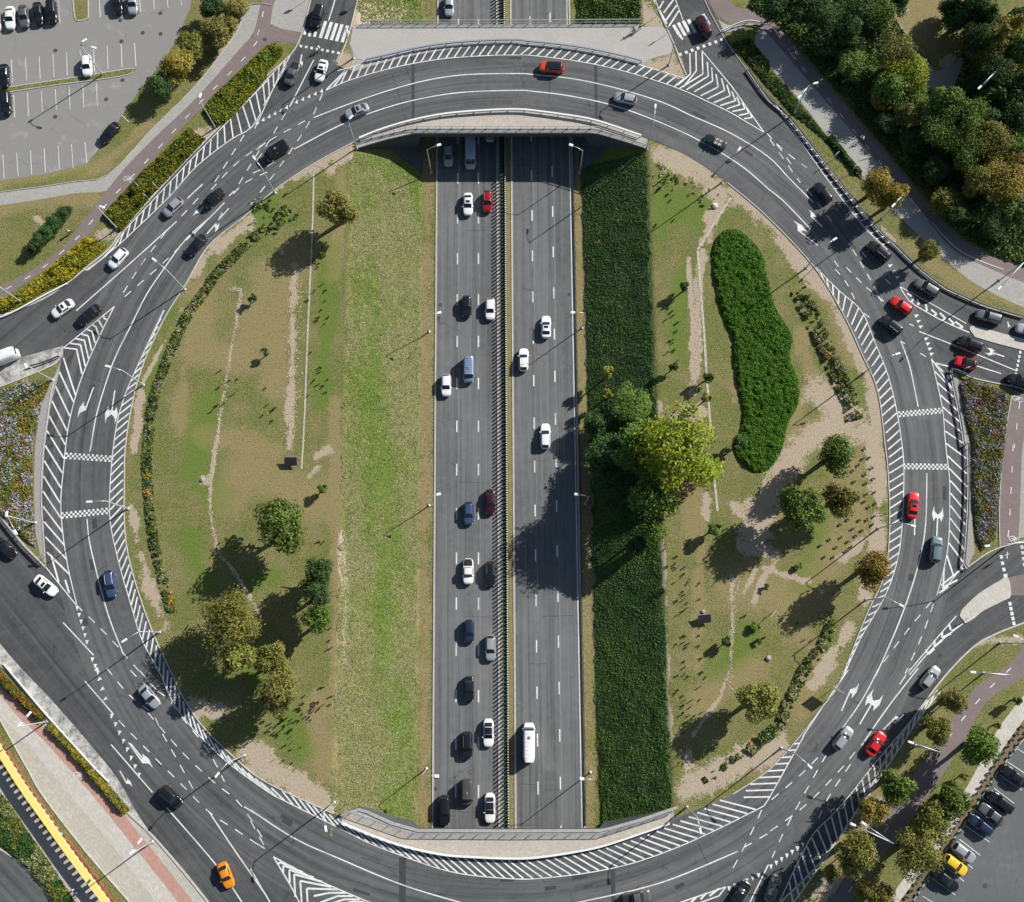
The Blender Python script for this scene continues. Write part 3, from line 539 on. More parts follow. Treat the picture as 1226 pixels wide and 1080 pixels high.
# west splitter chevrons
L_out = T('b0', (525, 410), (450, 560), (370, 750), (320, 930), (300, 1070), 'c0', (292, 120), (280, 250), (285, 380), (310, 560), (352, 740))
hatch(T('b0', (290, 640), (262, 740), (225, 900), (205, 1060), 'c0', (195, 250), (203, 400), (215, 520)), T('b0', (385, 700), (355, 800), (320, 930), (300, 1070), 'c0', (280, 250), (285, 380), (325, 620)), 2.7, 5.0, .28, borders=(0, 0))
line(L_out, .17); line(T('c0', (210, 570), (350, 745)), .17); line(T('b0', (525, 410), (285, 605)), .17, False)
for i in range(8):
    t = i/8.; xr = np.interp(720-t*285, [410, 560, 750], [525, 450, 370])-6
    P = GL(T('b0', (296+208*t, 600-168*t), (352+142*t, 606-163*t), (xr, 720-t*285))); z = mz(); quad(P[0], P[1], .27, z); quad(P[1], P[2], .27, z+.0006)
for a, m_, b2 in (((235, 515), (270, 640), (270, 640)), ((300, 630), (318, 690), (350, 720))):
    P = GL(T('c0', a, m_, b2)); quad(P[0], P[1], .3, mz())
# inner hatch, west and south, east
I_line = T('b0', (750, 430), (660, 620), (580, 800), (540, 930), (520, 1060), 'c0', (512, 100), (503, 330), (540, 530), (600, 740), (650, 900), (740, 1070), 'd0', (790, 150), (870, 260), (1030, 420), (1226, 565), 'd1', (150, 605), (300, 680), (430, 745), (560, 810), (700, 862), (850, 915), (1000, 948), (1226, 967), 'd2', (200, 962), (400, 938), (600, 895), (800, 825), (1000, 735), (1205, 632))
I_kerb = T('b0', (755, 425), (680, 620), (620, 800), (590, 930), (573, 1060), 'c0', (568, 100), (568, 330), (585, 500), (630, 700), (690, 860), (775, 1050), 'd0', (835, 140), (920, 270), (1070, 425), (1226, 540), 'd1', (150, 555), (290, 630), (400, 690), (570, 770), (710, 820), (870, 858), (1000, 870), (1226, 880), 'd2', (220, 868), (400, 838), (560, 800), (760, 725), (960, 625), (1170, 500))
hatch(I_line, I_kerb, 1.56, (-1.7, -4.6), .25, borders=(1, 0))
line(T('d2', (1205, 632), 'd3', (40, 625), (110, 500), (215, 312)), .16, False)
for x0, y0, x1, y1 in ((-60, 592, 62, 590), (-50, 562, 80, 558), (-30, 532, 98, 527), (5, 502, 112, 497), (45, 472, 130, 467), (80, 440, 148, 436), (110, 410, 165, 406), (140, 378, 182, 374), (165, 348, 198, 344)):
    P = GL(T('d3', (x0, y0), (x1, y1))); quad(P[0], P[1], .25, mz())
line(T('d3', (210, 315), (320, 150), (425, 0), 'c3', (400, 1060)), .17, False)
hatch(T('c3', (400, 1065), (480, 890), (580, 720), (640, 560), (665, 400), (675, 140), (665, 0), 'b3', (640, 880), (600, 720), (540, 570), (480, 430), (380, 340), (268, 228)), T('c3', (390, 1065), (450, 920), (535, 740), (590, 620), (607, 400), (605, 130), (597, 0), 'b3', (570, 900), (540, 760), (490, 620), (430, 490), (340, 350), (265, 226)), 1.56, (-1.3, -2.2), borders=(1, 0))
# east outer hatch
hatch(T('b3', (800, 650), (850, 870), 'c3', (865, 0), (880, 130), (885, 200), (880, 450), (850, 610), (825, 700)), T('b3', (895, 720), (925, 900), 'c3', (958, 0), (965, 130), (965, 250), (955, 450), (945, 560), (850, 680)), 2.2, 3.3, .27)
for a, b2 in (((845, 655), (945, 575)), ((850, 665), (920, 630)), ((835, 690), (880, 660))): P = GL(T('c3', a, b2)); quad(P[0], P[1], .3, mz())
for a, m_, b2 in (((800, 655), (855, 710), (845, 665)), ((820, 670), (880, 685), (850, 675))):
    P = GL(T('b3', a, m_, b2)); quad(P[0], P[1], .3, mz())
# north-east chevrons
line(T('a2', (860, 425), (1050, 515), (1205, 607)), .18, False); line(T('a2', (920, 232), (1060, 400), (1205, 607)), .2, False)
CP = [((820, 405), (925, 340), (922, 240)), ((850, 412), (950, 350), (945, 285)), ((885, 422), (970, 372), (965, 310)), ((915, 440), (995, 400), (985, 340)), ((945, 455), (1025, 415), (1010, 360)), ((975, 472), (1050, 440), (1035, 390)), ((1005, 485), (1075, 462), (1058, 420)), ((1035, 500), (1095, 480), (1080, 445)), ((1060, 512), (1118, 500), (1105, 470)), ((1090, 530), (1135, 520), (1125, 495)), ((1115, 545), (1150, 540), (1142, 520)), ((835, 400), (895, 325), (893, 235)), ((810, 390), (868, 340), (865, 245)), ((780, 380), (800, 365), (838, 255))]
for c in CP[:-1]:
    P = GL(T('a2', *c)); z = mz(); quad(P[0], P[1], .27, z); quad(P[1], P[2], .27, z+.0006)
for c in (((700, 0), (760, 110)), ((725, 40), (745, 5)), ((745, 60), (790, 0)), ((755, 95), (805, 25)), ((770, 120), (815, 50))): P = GL(T('a2', *c)); quad(P[0], P[1], .3, mz())
line(T('a2', (800, 0), (840, 110)), .16, False)
hatch(T('a3', (-40, 310), (60, 440), (140, 560), (230, 690), (300, 790), (380, 900), (500, 1050), 'b3', (600, 150)), T('a3', (0, 310), (95, 450), (170, 545), (270, 680), (350, 785), (450, 910), (560, 1045), 'b3', (640, 130)), 1.5, .7, .25, borders=(1, 0))
# south chevrons
line(T('d1', (105, 865), (180, 990), (225, 1075)), .2, False); line(T('d1', (105, 865), (300, 970), (560, 1080)), .2, False)
for c in (((125, 900), (135, 890), (200, 915)), ((150, 940), (150, 905), (240, 935)), ((180, 985), (178, 925), (290, 960)), ((205, 1050), (200, 945), (330, 980)), ((235, 1080), (228, 975), (370, 1003)), ((262, 1080), (258, 1010), (400, 1015)), ((290, 1045), (360, 1030), (440, 1030)), ((320, 1075), (400, 1045), (470, 1045)), ((370, 1080), (430, 1060), (500, 1060)), ((430, 1080), (470, 1070), (520, 1072))):
    P = GL(T('d1', *c)); z = mz(); quad(P[0], P[1], .3, z); quad(P[1], P[2], .3, z+.0006)
line(T('d1', (0, 920), (90, 1075)), .2, False)
line(T('d2', (820, 1075), (1030, 1003)), .2, False); line(T('d2', (1030, 1003), (1010, 1040), (900, 1080)), .2, False)
for c in (((870, 1075), (895, 1050)), ((915, 1060), (940, 1032)), ((955, 1045), (1000, 1010))): P = GL(T('d2', *c)); quad(P[0], P[1], .3, mz())
line(T('d2', (1140, 1075), (1226, 900)), .2, False); line(T('d3', (50, 905), (0, 1010)), .2, False)
# south-east hatch
hatch(T('d3', (90, 1100), (240, 790), (330, 690), (420, 590), (530, 450), (640, 320), (740, 200), (830, 100)), T('d3', (150, 1100), (310, 880), (400, 740), (490, 620), (560, 510), (660, 360), (745, 230), (840, 110)), 1.6, -2.4, .26)
# east exit chevrons
line(T('c3', (915, 795), (840, 880), (760, 975), (685, 1065)), .18); line(T('c3', (945, 830), (880, 880), (790, 960), (700, 1065)), .18)
for c in (((880, 830), (890, 860), (930, 840)), ((850, 870), (850, 895), (890, 875)), ((815, 905), (815, 935), (850, 905)), ((775, 950), (785, 970), (815, 945))):
    P = GL(T('c3', *c)); z = mz(); quad(P[0], P[1], .35, z); quad(P[1], P[2], .35, z+.0006)
# slip road chevrons (east)
line(T('b3', (655, 318), (700, 385), (770, 430), (850, 475), (975, 530)), .2); line(T('b3', (655, 318), (760, 375), (840, 420), (960, 488)), .16)
for c in (((690, 350), (720, 370), (710, 390)), ((735, 375), (745, 400), (735, 400)), ((775, 400), (780, 430), (775, 430)), ((800, 425), (825, 445), (810, 455)), ((840, 440), (865, 465), (850, 475)), ((880, 465), (905, 490), (890, 495)), ((910, 480), (945, 505), (925, 510))):
    P = GL(T('b3', *c)); z = mz(); quad(P[0], P[1], .35, z); quad(P[1], P[2], .35, z+.0006)
line(T('b3', (745, 525), (960, 610), (1190, 705)), .2); line(T('b3', (1000, 680), (1120, 718)), .2, False)
line(T('b3', (660, 570), (700, 680), (740, 870)), .2); line(T('b3', (660, 570), (680, 580)), .2, False)
# ring lane lines
line(T('a1', (290, 540), (500, 460), (740, 385), (960, 345), (1226, 338), 'a2', (150, 343), (330, 362), (530, 405), (740, 470), (870, 530), (1050, 610), (1226, 720), 'a3', (150, 820), (260, 930)), .2)
line(T('a1', (200, 685), (400, 580), (560, 515), (740, 462), (960, 425), (1226, 415), 'a2', (150, 420), (300, 438), (500, 480), (700, 550), (900, 640), (1100, 760), (1226, 868), 'a3', (120, 920), (245, 1050)), .2)
line(T('b0', (965, 0), (850, 105), (750, 240), (670, 360), (600, 500), (530, 640), (480, 780), (440, 920), (415, 1070), 'c0', (412, 40)), .2); line(T('b0', (810, 20), (600, 210), (350, 430)), .2)
line(T('c0', (400, 350), (410, 450), (450, 620), (500, 800), (565, 965)), .2); line(T('c0', (290, 825), (430, 975)), .2, False)
line(T('c3', (780, 140), (772, 400), (730, 600), (650, 830), (545, 1070)), .2); line(T('d3', (560, 0), (480, 150), (385, 285)), .2); line(T('d3', (740, 0), (600, 180), (480, 355)), .2); line(T('d3', (705, 0), (655, 75)), .18, False)
line(T('d1', (0, 650), (200, 780), (400, 870), (700, 995), (1000, 1085)), .2); line(T('d2', (300, 1085), (600, 1020), (800, 960), (1085, 840)), .2)
for c in (((390, 60), (520, 210)), ((510, 350), (700, 570)), ((765, 640), (990, 900), (1110, 1073)), ((960, 660), (1080, 840), (1226, 1050)), ((1120, 635), (1226, 700)), ((600, 345), (655, 415))): line(T('d0', *c), .2)
for c in (((930, 845), (860, 910)), ((810, 1015), (750, 1073)), ((1030, 930), (890, 1073)), ((1050, 955), (950, 1073))): line(T('a0', *c), .2, False)
line(T('a1', (180, 490), (290, 275)), .2, False); line(T('a1', (358, 95), (388, 0), (400, -60)), .2, False); line(T('c3', (725, 345), (723, 425)), .2, False)
for c in (((330, 430), (265, 570), (130, 770), (0, 940)), ((250, 555), (80, 650), (0, 710)), ((160, 520), (60, 690), (0, 780)), ((160, 690), (100, 750), (0, 800))): dash(T('a1', *c))
for c in (((1120, 620), (970, 860)), ((1220, 655), (1090, 745), (960, 880)), ((1226, 790), (1130, 835), (1060, 900)), ((910, 910), (830, 995)), ((1190, 690), (1080, 870), (1050, 900))): dash(T('a0', *c))
for c in (((760, 70), (640, 230), (540, 390)), ((880, 80), (750, 210), (590, 350), (540, 395))): dash(T('b0', *c))
dash(T('c0', (350, 745), (450, 840), (550, 945))); dash(T('c0', (560, 960), (650, 1060)))
for c in (((490, 0), (590, 120), (700, 210), (740, 290), (830, 450), (900, 580)), ((545, 240), (700, 400), (830, 530), (960, 660), (1080, 740), (1200, 820)), ((600, 10), (660, 70), (760, 130), (830, 220), (950, 370), (1030, 520)), ((680, 205), (760, 300), (860, 410), (990, 530), (1080, 600), (1150, 690), (1210, 790)), ((640, 10), (700, 80), (760, 140))): dash(T('d0', *c))
for c in (((280, 410), (200, 490), (60, 610)), ((320, 395), (210, 590), (120, 760), (70, 870)), ((450, 385), (370, 480), (210, 640), (20, 775)), ((430, 440), (330, 590), (270, 720))): dash(T('d3', *c))
for c in (((1195, 650), (1130, 790), (1035, 970)), ((1220, 760), (1100, 830))): dash(T('d2', *c))
for c in (((0, 700), (80, 845)), ((30, 805), (70, 830))): dash(T('d1', *c))
for c in (((800, 730), (700, 850), (600, 980), (550, 1050)), ((810, 740), (760, 880), (680, 1060))): dash(T('c3', *c))
for c in (((360, 240), (410, 300), (455, 390)), ((440, 150), (500, 250), (570, 380)), ((410, 230), (500, 320), (600, 400)), ((480, 160), (530, 215)), ((590, 285), (650, 345)), ((490, 440), (540, 480)), ((700, 490), (720, 500)), ((750, 625), (775, 640)), ((355, 200), (395, 260)), ((555, 360), (600, 430))): dash(T('b3', *c), 1.3, 1.3)
for c in (((60, 640), (130, 740), (200, 840)), ((90, 660), (160, 720), (230, 770)), ((230, 870), (310, 970), (360, 1040)), ((45, 610), (120, 700), (180, 790))): dash(T('a3', *c))
# give-way triangles
def tris(a, b, n, dirw, size=.75):
    P = GL([a, b]); z = mz(); d = np.array(dirw, float); d /= np.hypot(*d); t = np.array([-d[1], d[0]])
    for i in range(n):
        p = np.array(P[0])+(np.array(P[1])-np.array(P[0]))*i/(n-1)
        V = [(*(p-t*size*.42), z), (*(p+t*size*.42), z), (*(p+d*size*1.1), z)]
        if np.cross(np.array(V[1][:2])-V[0][:2], np.array(V[2][:2])-V[0][:2]) < 0: V = V[::-1]
        PMB.add(V, [(0, 1, 2)])
for tl, a, b2, n, d in (('a1', (30, 570), (165, 500), 6, (.25, 1)), ('a1', (210, 475), (325, 425), 5, (.25, 1)), ('d0', (450, 0), (490, 135), 4, (-.5, -.4)), ('d0', (515, 210), (640, 480), 8, (-.2, -1)), ('c0', (355, 750), (400, 905), 6, (0, -1)), ('c0', (425, 985), (450, 1045), 3, (0, -1)),
                        ('d2', (1045, 1000), (1180, 940), 6, (0, -1)), ('d3', (65, 900), (210, 800), 7, (0, -1)), ('b3', (725, 455), (745, 505), 3, (1, .4)), ('b3', (770, 560), (795, 630), 4, (1, .4)), ('b3', (605, 225), (655, 305), 4, (1, .4))):
    tris(*T(tl, a, b2), n, d)
# zebras and square rows
def bar(tl, a, b2, wd): P = GL(T(tl, a, b2)); quad(P[0], P[1], wd, mz())
for a, b2 in (((345, 98), (320, 175)), ((372, 102), (345, 180)), ((396, 108), (370, 185)), ((420, 112), (394, 190)), ((445, 118), (420, 195))): bar('a1', a, b2, .62)
for a in ((250, 150), (272, 158), (296, 160)): bar('a1', (a[0]-3, a[1]+10), (a[0]+3, a[1]-14), .5)
for i in range(8): x = 230+i*24.5; y = 211+i*4.5; bar('a1', (x-5, y), (x+7, y+2), .5)
for a, b2 in (((790, 115), (822, 170)), ((812, 105), (845, 165)), ((835, 98), (868, 158)), ((858, 90), (890, 150)), ((925, 65), (955, 115))): bar('a2', a, b2, .62)
for i in range(8): x = 822+i*27; y = 250-i*9.5; bar('a2', (x-6, y+2), (x+6, y-2), .6)
for i in range(7): y = 620+i*20; bar('b3', (1203-i*4, y), (1213-i*4, y), .5)
for x0, y0, x1, y1, n in ((1120, 525, 1138, 612, 4), (1160, 740, 1178, 830, 5), (1215, 480, 1226, 560, 4)):
    for i in range(n): x = x0+(x1-x0)*i/(n-1); y = y0+(y1-y0)*i/(n-1); bar('c3', (x-6, y), (x+8, y-2), .6)
def checker(tl, a, b2, n, rows=3, sz=None):
    P = GL(T(tl, a, b2)); p0 = np.array(P[0]); p1 = np.array(P[1]); d = (p1-p0)/n; L = np.hypot(*d); t = d/L; q = np.array([-t[1], t[0]]); z = mz()
    for i in range(n):
        for r_ in range(rows):
            if (i+r_) % 2 == 0: c = p0+d*(i+.5)+q*L*(r_-rows/2+.5); quad(c-t*L/2.02, c+t*L/2.02, L*.98, z)
checker('c0', (300, 60), (520, 75), 22); checker('c0', (282, 335), (505, 312), 22); checker('b3', (650, 905), (852, 887), 22); checker('c3', (672, 108), (880, 112), 22)
# arrows
def arrow(tl, tail, tip, turn=0):
    P = GL(T(tl, tail, tip)); a = np.array(P[0]); b2 = np.array(P[1]); d = b2-a; L = np.hypot(*d); d /= L; n = np.array([-d[1], d[0]]); z = mz()
    m_ = a+d*L*.60; quad(a, m_, .22, z); k = L/5.2
    for sgn in ((1, -1) if turn == 0 else (turn,)):
        W = [m_-n*sgn*.11, m_+n*sgn*.45*k-d*.05, m_+n*sgn*.62*k-d*.65*k, m_+n*sgn*.98*k+d*.55*k, m_+n*sgn*.72*k+d*2.0*k, m_+n*sgn*.60*k+d*1.15*k, m_+n*sgn*.1+d*.62*k, m_-n*sgn*.11+d*.55*k]
        W3 = [(*v, z+.001*(1+sgn)) for v in W]
        if sum(W[i][0]*W[(i+1) % len(W)][1]-W[(i+1) % len(W)][0]*W[i][1] for i in range(len(W))) < 0: W3 = W3[::-1]
        PMB.add(W3, [tuple(range(len(W3)))]); z += .0004
for a in (('b0', (430, 780), (375, 930), -1), ('b0', (527, 795), (505, 950)), ('b0', (1020, -20), (970, 70), 1), ('a0', (950, 925), (895, 1000), -1), ('c3', (825, 430), (832, 290)), ('d3', (388, 197), (450, 55), -1), ('d3', (472, 257), (560, 105)), ('d3', (580, 282), (665, 195), -1),
          ('d0', (590, 340), (685, 475), 1), ('d0', (550, 470), (597, 555), 1), ('b3', (1150, 480), (1160, 510)), ('b3', (1135, 640), (1045, 610)), ('b3', (280, 130), (150, 30), -1), ('a3', (300, 1040), (225, 970), -1), ('a1', (235, 250), (225, 310), 1)): arrow(*a)
# bike-path centre dashes
for c in (T('a1', (70, -30), (50, 100), (15, 210)), T('a0', (1180, 190), (1100, 290), (900, 490), (700, 710), (540, 880), (400, 1040), 'b0', (350, 100), (180, 245), (-30, 360)), T('a3', (150, 240), (290, 410), (420, 570), (600, 790)), T('c3', (1175, 10), (1160, 330), (1150, 460), (1145, 700)), T('b3', (1205, 850), (1180, 1060)),
          T('d3', (1165, 0), (1050, 110), (900, 290), (760, 500), (600, 730), (420, 1030))): dash(c, 1.2, 2.6, .16)
line(T('a3', (700, 905), (800, 1030), 'b3', (780, 0), (900, 130), (1000, 190), (1130, 240)), .14)
for tl, x, y in (('a0', 590, 820), ('c3', 1180, 440), ('d0', 360, 490), ('b3', 1195, 830)):   # bicycle symbols
    for dx, dy in ((-12, 0), (12, 8)):
        c = np.array(G(T(tl, (x+dx, y+dy))[0])); z = mz()
        for q in range(8):
            t0, t1 = q*math.pi/4, (q+.9)*math.pi/4; quad(c+np.array([math.cos(t0), math.sin(t0)])*.42, c+np.array([math.cos(t1), math.sin(t1)])*.42, .12, z)
    bar(tl, (x-12, y), (x+12, y+8), .12); bar(tl, (x-2, y-14), (x+12, y+8), .12)
# motorway dashes
def mdash(f, ypx, pitch=8.05, on=2.15):
    y0 = G((613, ypx), ZM)[1]; z = mz(True)
    for i in range(-12, 30):
        y = y0+i*pitch; quad((f(y-on/2), y-on/2), (f(y+on/2), y+on/2), .22, z)
mdash(mL1, 562.4); mdash(mL2, 562.4); mdash(mR1, 558.7); mdash(mR2, 553.5)
for f in (mL1, mL2, mR1, mR2): lineW([(f(y)+.28, y) for y in np.linspace(-60, 200, 60)], .05, ZM+.041, WMB)
lineW([(mRe(y)-.45, y) for y in np.linspace(-60, 200, 60)], .16, ZM+.05)
# parking bay lines
for c in [((52, 275), (58, 380)), ((117, 265), (123, 372)), ((180, 258), (185, 365)), ((243, 250), (248, 355)), ((305, 240), (309, 347)), ((367, 232), (370, 260)), ((430, 225), (434, 330)), ((492, 212), (496, 318)), ((556, 203), (560, 310)), ((617, 198), (624, 305)),
          ((63, 435), (68, 540)), ((127, 427), (131, 533)), ((190, 420), (195, 512)), ((254, 410), (259, 505)), ((317, 400), (322, 503)), ((380, 392), (385, 495)), ((442, 382), (447, 487)),
          ((14, 710), (19, 820)), ((77, 700), (83, 810)), ((140, 690), (146, 800)), ((203, 682), (209, 792)), ((267, 672), (273, 780)), ((328, 662), (336, 772)), ((390, 653), (399, 748)),
          ((267, 0), (276, 108)), ((456, 0), (460, 80)), ((640, 0), (645, 55)), ((705, 0), (708, 45)), ((768, 0), (771, 38)), ((830, 0), (833, 25)), ((560, 530), (592, 560)), ((460, 650), (482, 665))]:
    bar('a0', *c, .13)
for c in [((1195, 370), (1245, 400)), ((1150, 430), (1226, 480)), ((1115, 490), (1216, 560)), ((1088, 550), (1180, 620)), ((1045, 600), (1140, 680)), ((1000, 650), (1100, 735)), ((960, 725), (1068, 798)), ((930, 785), (1025, 858)), ((895, 840), (990, 918)), ((855, 900), (950, 978)), ((800, 960), (910, 1040)), ((760, 1045), (830, 1090))]:
    bar('d3', *c, .13)
for mb_, m_, nm in ((PMB, 'paint', 'road_markings'), (WMB, 'paint_worn', 'road_joint_lines')): tag(link(nm, mb_.mesh(nm, [M[m_]])), kind='structure')
# bridge expansion joints and repair bands (dark strips)
mb = MB()
for a, b2, wd, z in ((T('a1', (745, 262), (746, 550)), None, .55, .040), (T('a2', (433, 262), (437, 545)), None, .55, .040), (T('d1', (697, 868), (697, 1090)), None, 1.1, .040), (T('d2', (512, 900), (515, 1090)), None, .7, .040)):
    P = GL(a); quad(P[0], P[1], wd, z, mb)
for a in (T('a1', (650, 340), (680, 430), (712, 555)), T('a0', (1226, 690), (1130, 700))): lineW(GL(a), .09, .041, mb)
r_ = np.random.RandomState(77)
for i in range(34):   # wandering sealed cracks on the ring, mostly along the driving direction
    a0 = r_.uniform(0, 2*math.pi); R0 = r_.uniform(68.8, 78.5); L_ = r_.uniform(.06, .25); n_ = 14; rr_ = R0+np.cumsum(r_.normal(0, .10, n_)); aa = a0+np.linspace(0, L_, n_)
    P_ = np.c_[RC[0]+rr_*np.cos(aa), RC[1]+rr_*np.sin(aa)]
    for q in range(n_-1): quad(P_[q], P_[q+1], .07, .0395+i*.0002, mb)
for i in range(16):   # across the lanes
    a0 = r_.uniform(0, 2*math.pi); R0 = r_.uniform(68, 73); n_ = 8; rr_ = np.linspace(R0, R0+r_.uniform(2.5, 6), n_); aa = a0+np.cumsum(r_.normal(0, .0016, n_))
    for q in range(n_-1): quad((RC[0]+rr_[q]*math.cos(aa[q]), RC[1]+rr_[q]*math.sin(aa[q])), (RC[0]+rr_[q+1]*math.cos(aa[q+1]), RC[1]+rr_[q+1]*math.sin(aa[q+1])), .07, .0465+i*.00005, mb)
for i in range(26):   # small hand-patched rectangles
    a0 = r_.uniform(0, 2*math.pi); R0 = r_.uniform(69.5, 78); p_ = np.array((RC[0]+R0*math.cos(a0), RC[1]+R0*math.sin(a0))); t_ = np.array((-math.sin(a0), math.cos(a0))); quad(p_-t_*r_.uniform(.3, 1.6), p_+t_*r_.uniform(.3, 1.6), r_.uniform(.3, .9), .0386+i*.00003, mb)
for i in range(14):   # transverse cracks and patches on the motorway
    y_ = r_.uniform(-38, 105); f_, g_ = ((mLe, mLi), (mRi, mRe))[i % 2]; a_ = r_.uniform(0, .5); b_ = a_+r_.uniform(.2, .5); xs_ = np.linspace(f_(y_)*(1-a_)+g_(y_)*a_, f_(y_)*(1-b_)+g_(y_)*b_, 9); ys_ = y_+np.cumsum(r_.normal(0, .06, 9))
    for q in range(8): quad((xs_[q], ys_[q]), (xs_[q+1], ys_[q+1]), .06, ZM+.0385+i*.00003, mb)
tag(link('asphalt_joint_bands', mb.mesh('asphalt_joint_bands', [simple('dark_joint_asphalt', (.047, .050, .052), var=.3)])), kind='structure')
mb = MB()
def disc(tl, x, y, r_=.38, z=.045, lower=False):
    zz = ZM+.04 if lower else z; c = G(T(tl, (x, y))[0], zz)
    mb.add([(c[0]+r_*math.cos(t), c[1]+r_*math.sin(t), zz) for t in np.linspace(0, 2*math.pi, 17)[:-1]], [tuple(range(16))])
for x, y in ((552, 92), (655, 150), (737, 155), (557, 189), (254, 231), (487, 455), (253, 535), (562, 367), (736, 60), (1215, 180)): disc('a0', x, y)
disc('d3', 1048, 998)
for tl, x, y in (('b1', 870, 403), ('b1', 862, 463), ('d1', 848, 553), ('b2', 313, 355), ('b2', 325, 453), ('d1', 850, 500)): disc(tl, x, y, .36, lower=True)
tag(link('manhole_covers', mb.mesh('manhole_covers', [simple('rusty_iron', (.075, .06, .055))])), kind='structure')

# ------------------------------------------------------------------ bridges
def wallmesh(mb, P, top, bottoms, thick=.5, m=0):
    A = offset(P, 0); B = offset(P, -thick); V = []; F = []
    for i in range(len(P)):
        V += [(*A[i], bottoms[i]), (*A[i], top), (*B[i], top), (*B[i], bottoms[i])]
        if i: o = 4*i-4; F += [(o, o+4, o+5, o+1), (o+1, o+5, o+6, o+2), (o+2, o+6, o+7, o+3)]
    n = 4*len(P); F += [(0, 1, 2, 3), (n-4, n-1, n-2, n-3)]; mb.add(V, F, m)
def bridge(name, edge_px, far_px, label):
    root = empty(name, (0, G(edge_px[len(edge_px)//2])[1], 0)); tag(root, label, 'bridge')
    E_ = np.array(resamp(GL(edge_px), 1.5)); oy = root.location.y
    poly = [tuple(p) for p in GL(edge_px)]+[tuple(p) for p in GL(far_px)]
    o = sheet('deck', poly, M['concrete'], -.012, thick=1.25); o.parent = root; o.location = (0, -oy, 0); del o['kind']
    mb = MB(); bt = [float(min(-1.3, hgt(np.array(p[0]), np.array(p[1]))-.3)) if not (sLb(p[1])-.5 < p[0] < sRb(p[1])+.5) else -1.3 for p in E_]
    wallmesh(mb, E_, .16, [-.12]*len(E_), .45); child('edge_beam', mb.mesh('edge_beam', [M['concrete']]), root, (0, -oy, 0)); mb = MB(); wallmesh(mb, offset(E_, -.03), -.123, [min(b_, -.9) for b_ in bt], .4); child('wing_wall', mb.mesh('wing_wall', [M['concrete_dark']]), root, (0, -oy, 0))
    return root, E_
NB, NE_ = bridge('north_bridge'.replace('north_', 'road_'), [(427, 175), (460, 165), (493, 157.5), (604, 157), (714, 157), (745, 166), (776, 176)], [(812, 120), (800, 29), (610, 29), (420, 29), (415, 120)], 'northern bridge carrying the roundabout over the motorway at the top')
SB, SE_ = bridge('road_bridge', [(812, 968), (768, 983), (722, 996), (610, 996.5), (500, 996), (468, 987), (431, 970), (408, 978)], [(405, 1010), (380, 1200), (840, 1200), (822, 990)], 'southern bridge carrying the roundabout over the motorway at the bottom')
# paving on the decks
barN = GL(smooth(T('a1', (500, 640), (600, 600), (735, 560), (900, 528), (1100, 512), (1226, 509), 'a2', (150, 515), (300, 535), (435, 560), (640, 628)), 4))
sheet('deck_paving_north', GL([(431, 169), (492, 154.5), (604, 154.5), (713, 154.5), (770, 172)])+[tuple(p) for p in barN[::-1]], M['deckpave'], .0385)
sheet('deck_walkway_north', GL(smooth(T('a1', (530, 282), (640, 258), (750, 232), (900, 208), (1100, 194), (1226, 192), 'a2', (120, 198), (300, 216), (470, 245), (640, 287), (780, 270)), 2)[:-1]+T('a2', (660, 278), (790, 240), (780, 160), (740, 125), (600, 122))+[(600, 31), (436, 31)]+T('a1', (470, 125), (455, 200), (480, 265))), M['walkpave'], .026)
barS = GL(smooth(T('d1', (420, 706), (550, 760), (700, 812), (870, 850), (1000, 862), (1226, 870), 'd2', (220, 858), (400, 828), (500, 802), (640, 755), (770, 710)), 4))
sheet('deck_paving_south', GL(T('d1', (418, 690), (440, 655), (735, 760), (1226, 765), 'd2', (470, 765), (780, 668)))+[tuple(p) for p in barS[::-1]], M['deckpave'], .0385)
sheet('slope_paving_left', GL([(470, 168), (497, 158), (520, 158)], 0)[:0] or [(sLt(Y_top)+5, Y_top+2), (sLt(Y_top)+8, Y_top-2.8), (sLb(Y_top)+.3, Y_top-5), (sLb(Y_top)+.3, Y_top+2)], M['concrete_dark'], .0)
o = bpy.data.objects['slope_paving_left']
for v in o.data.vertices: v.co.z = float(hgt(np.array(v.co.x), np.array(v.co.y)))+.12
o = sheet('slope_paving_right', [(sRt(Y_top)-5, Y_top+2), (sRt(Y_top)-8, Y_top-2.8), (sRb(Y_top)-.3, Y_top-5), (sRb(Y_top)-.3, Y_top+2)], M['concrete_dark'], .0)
for v in o.data.vertices: v.co.z = float(hgt(np.array(v.co.x), np.array(v.co.y)))+.12

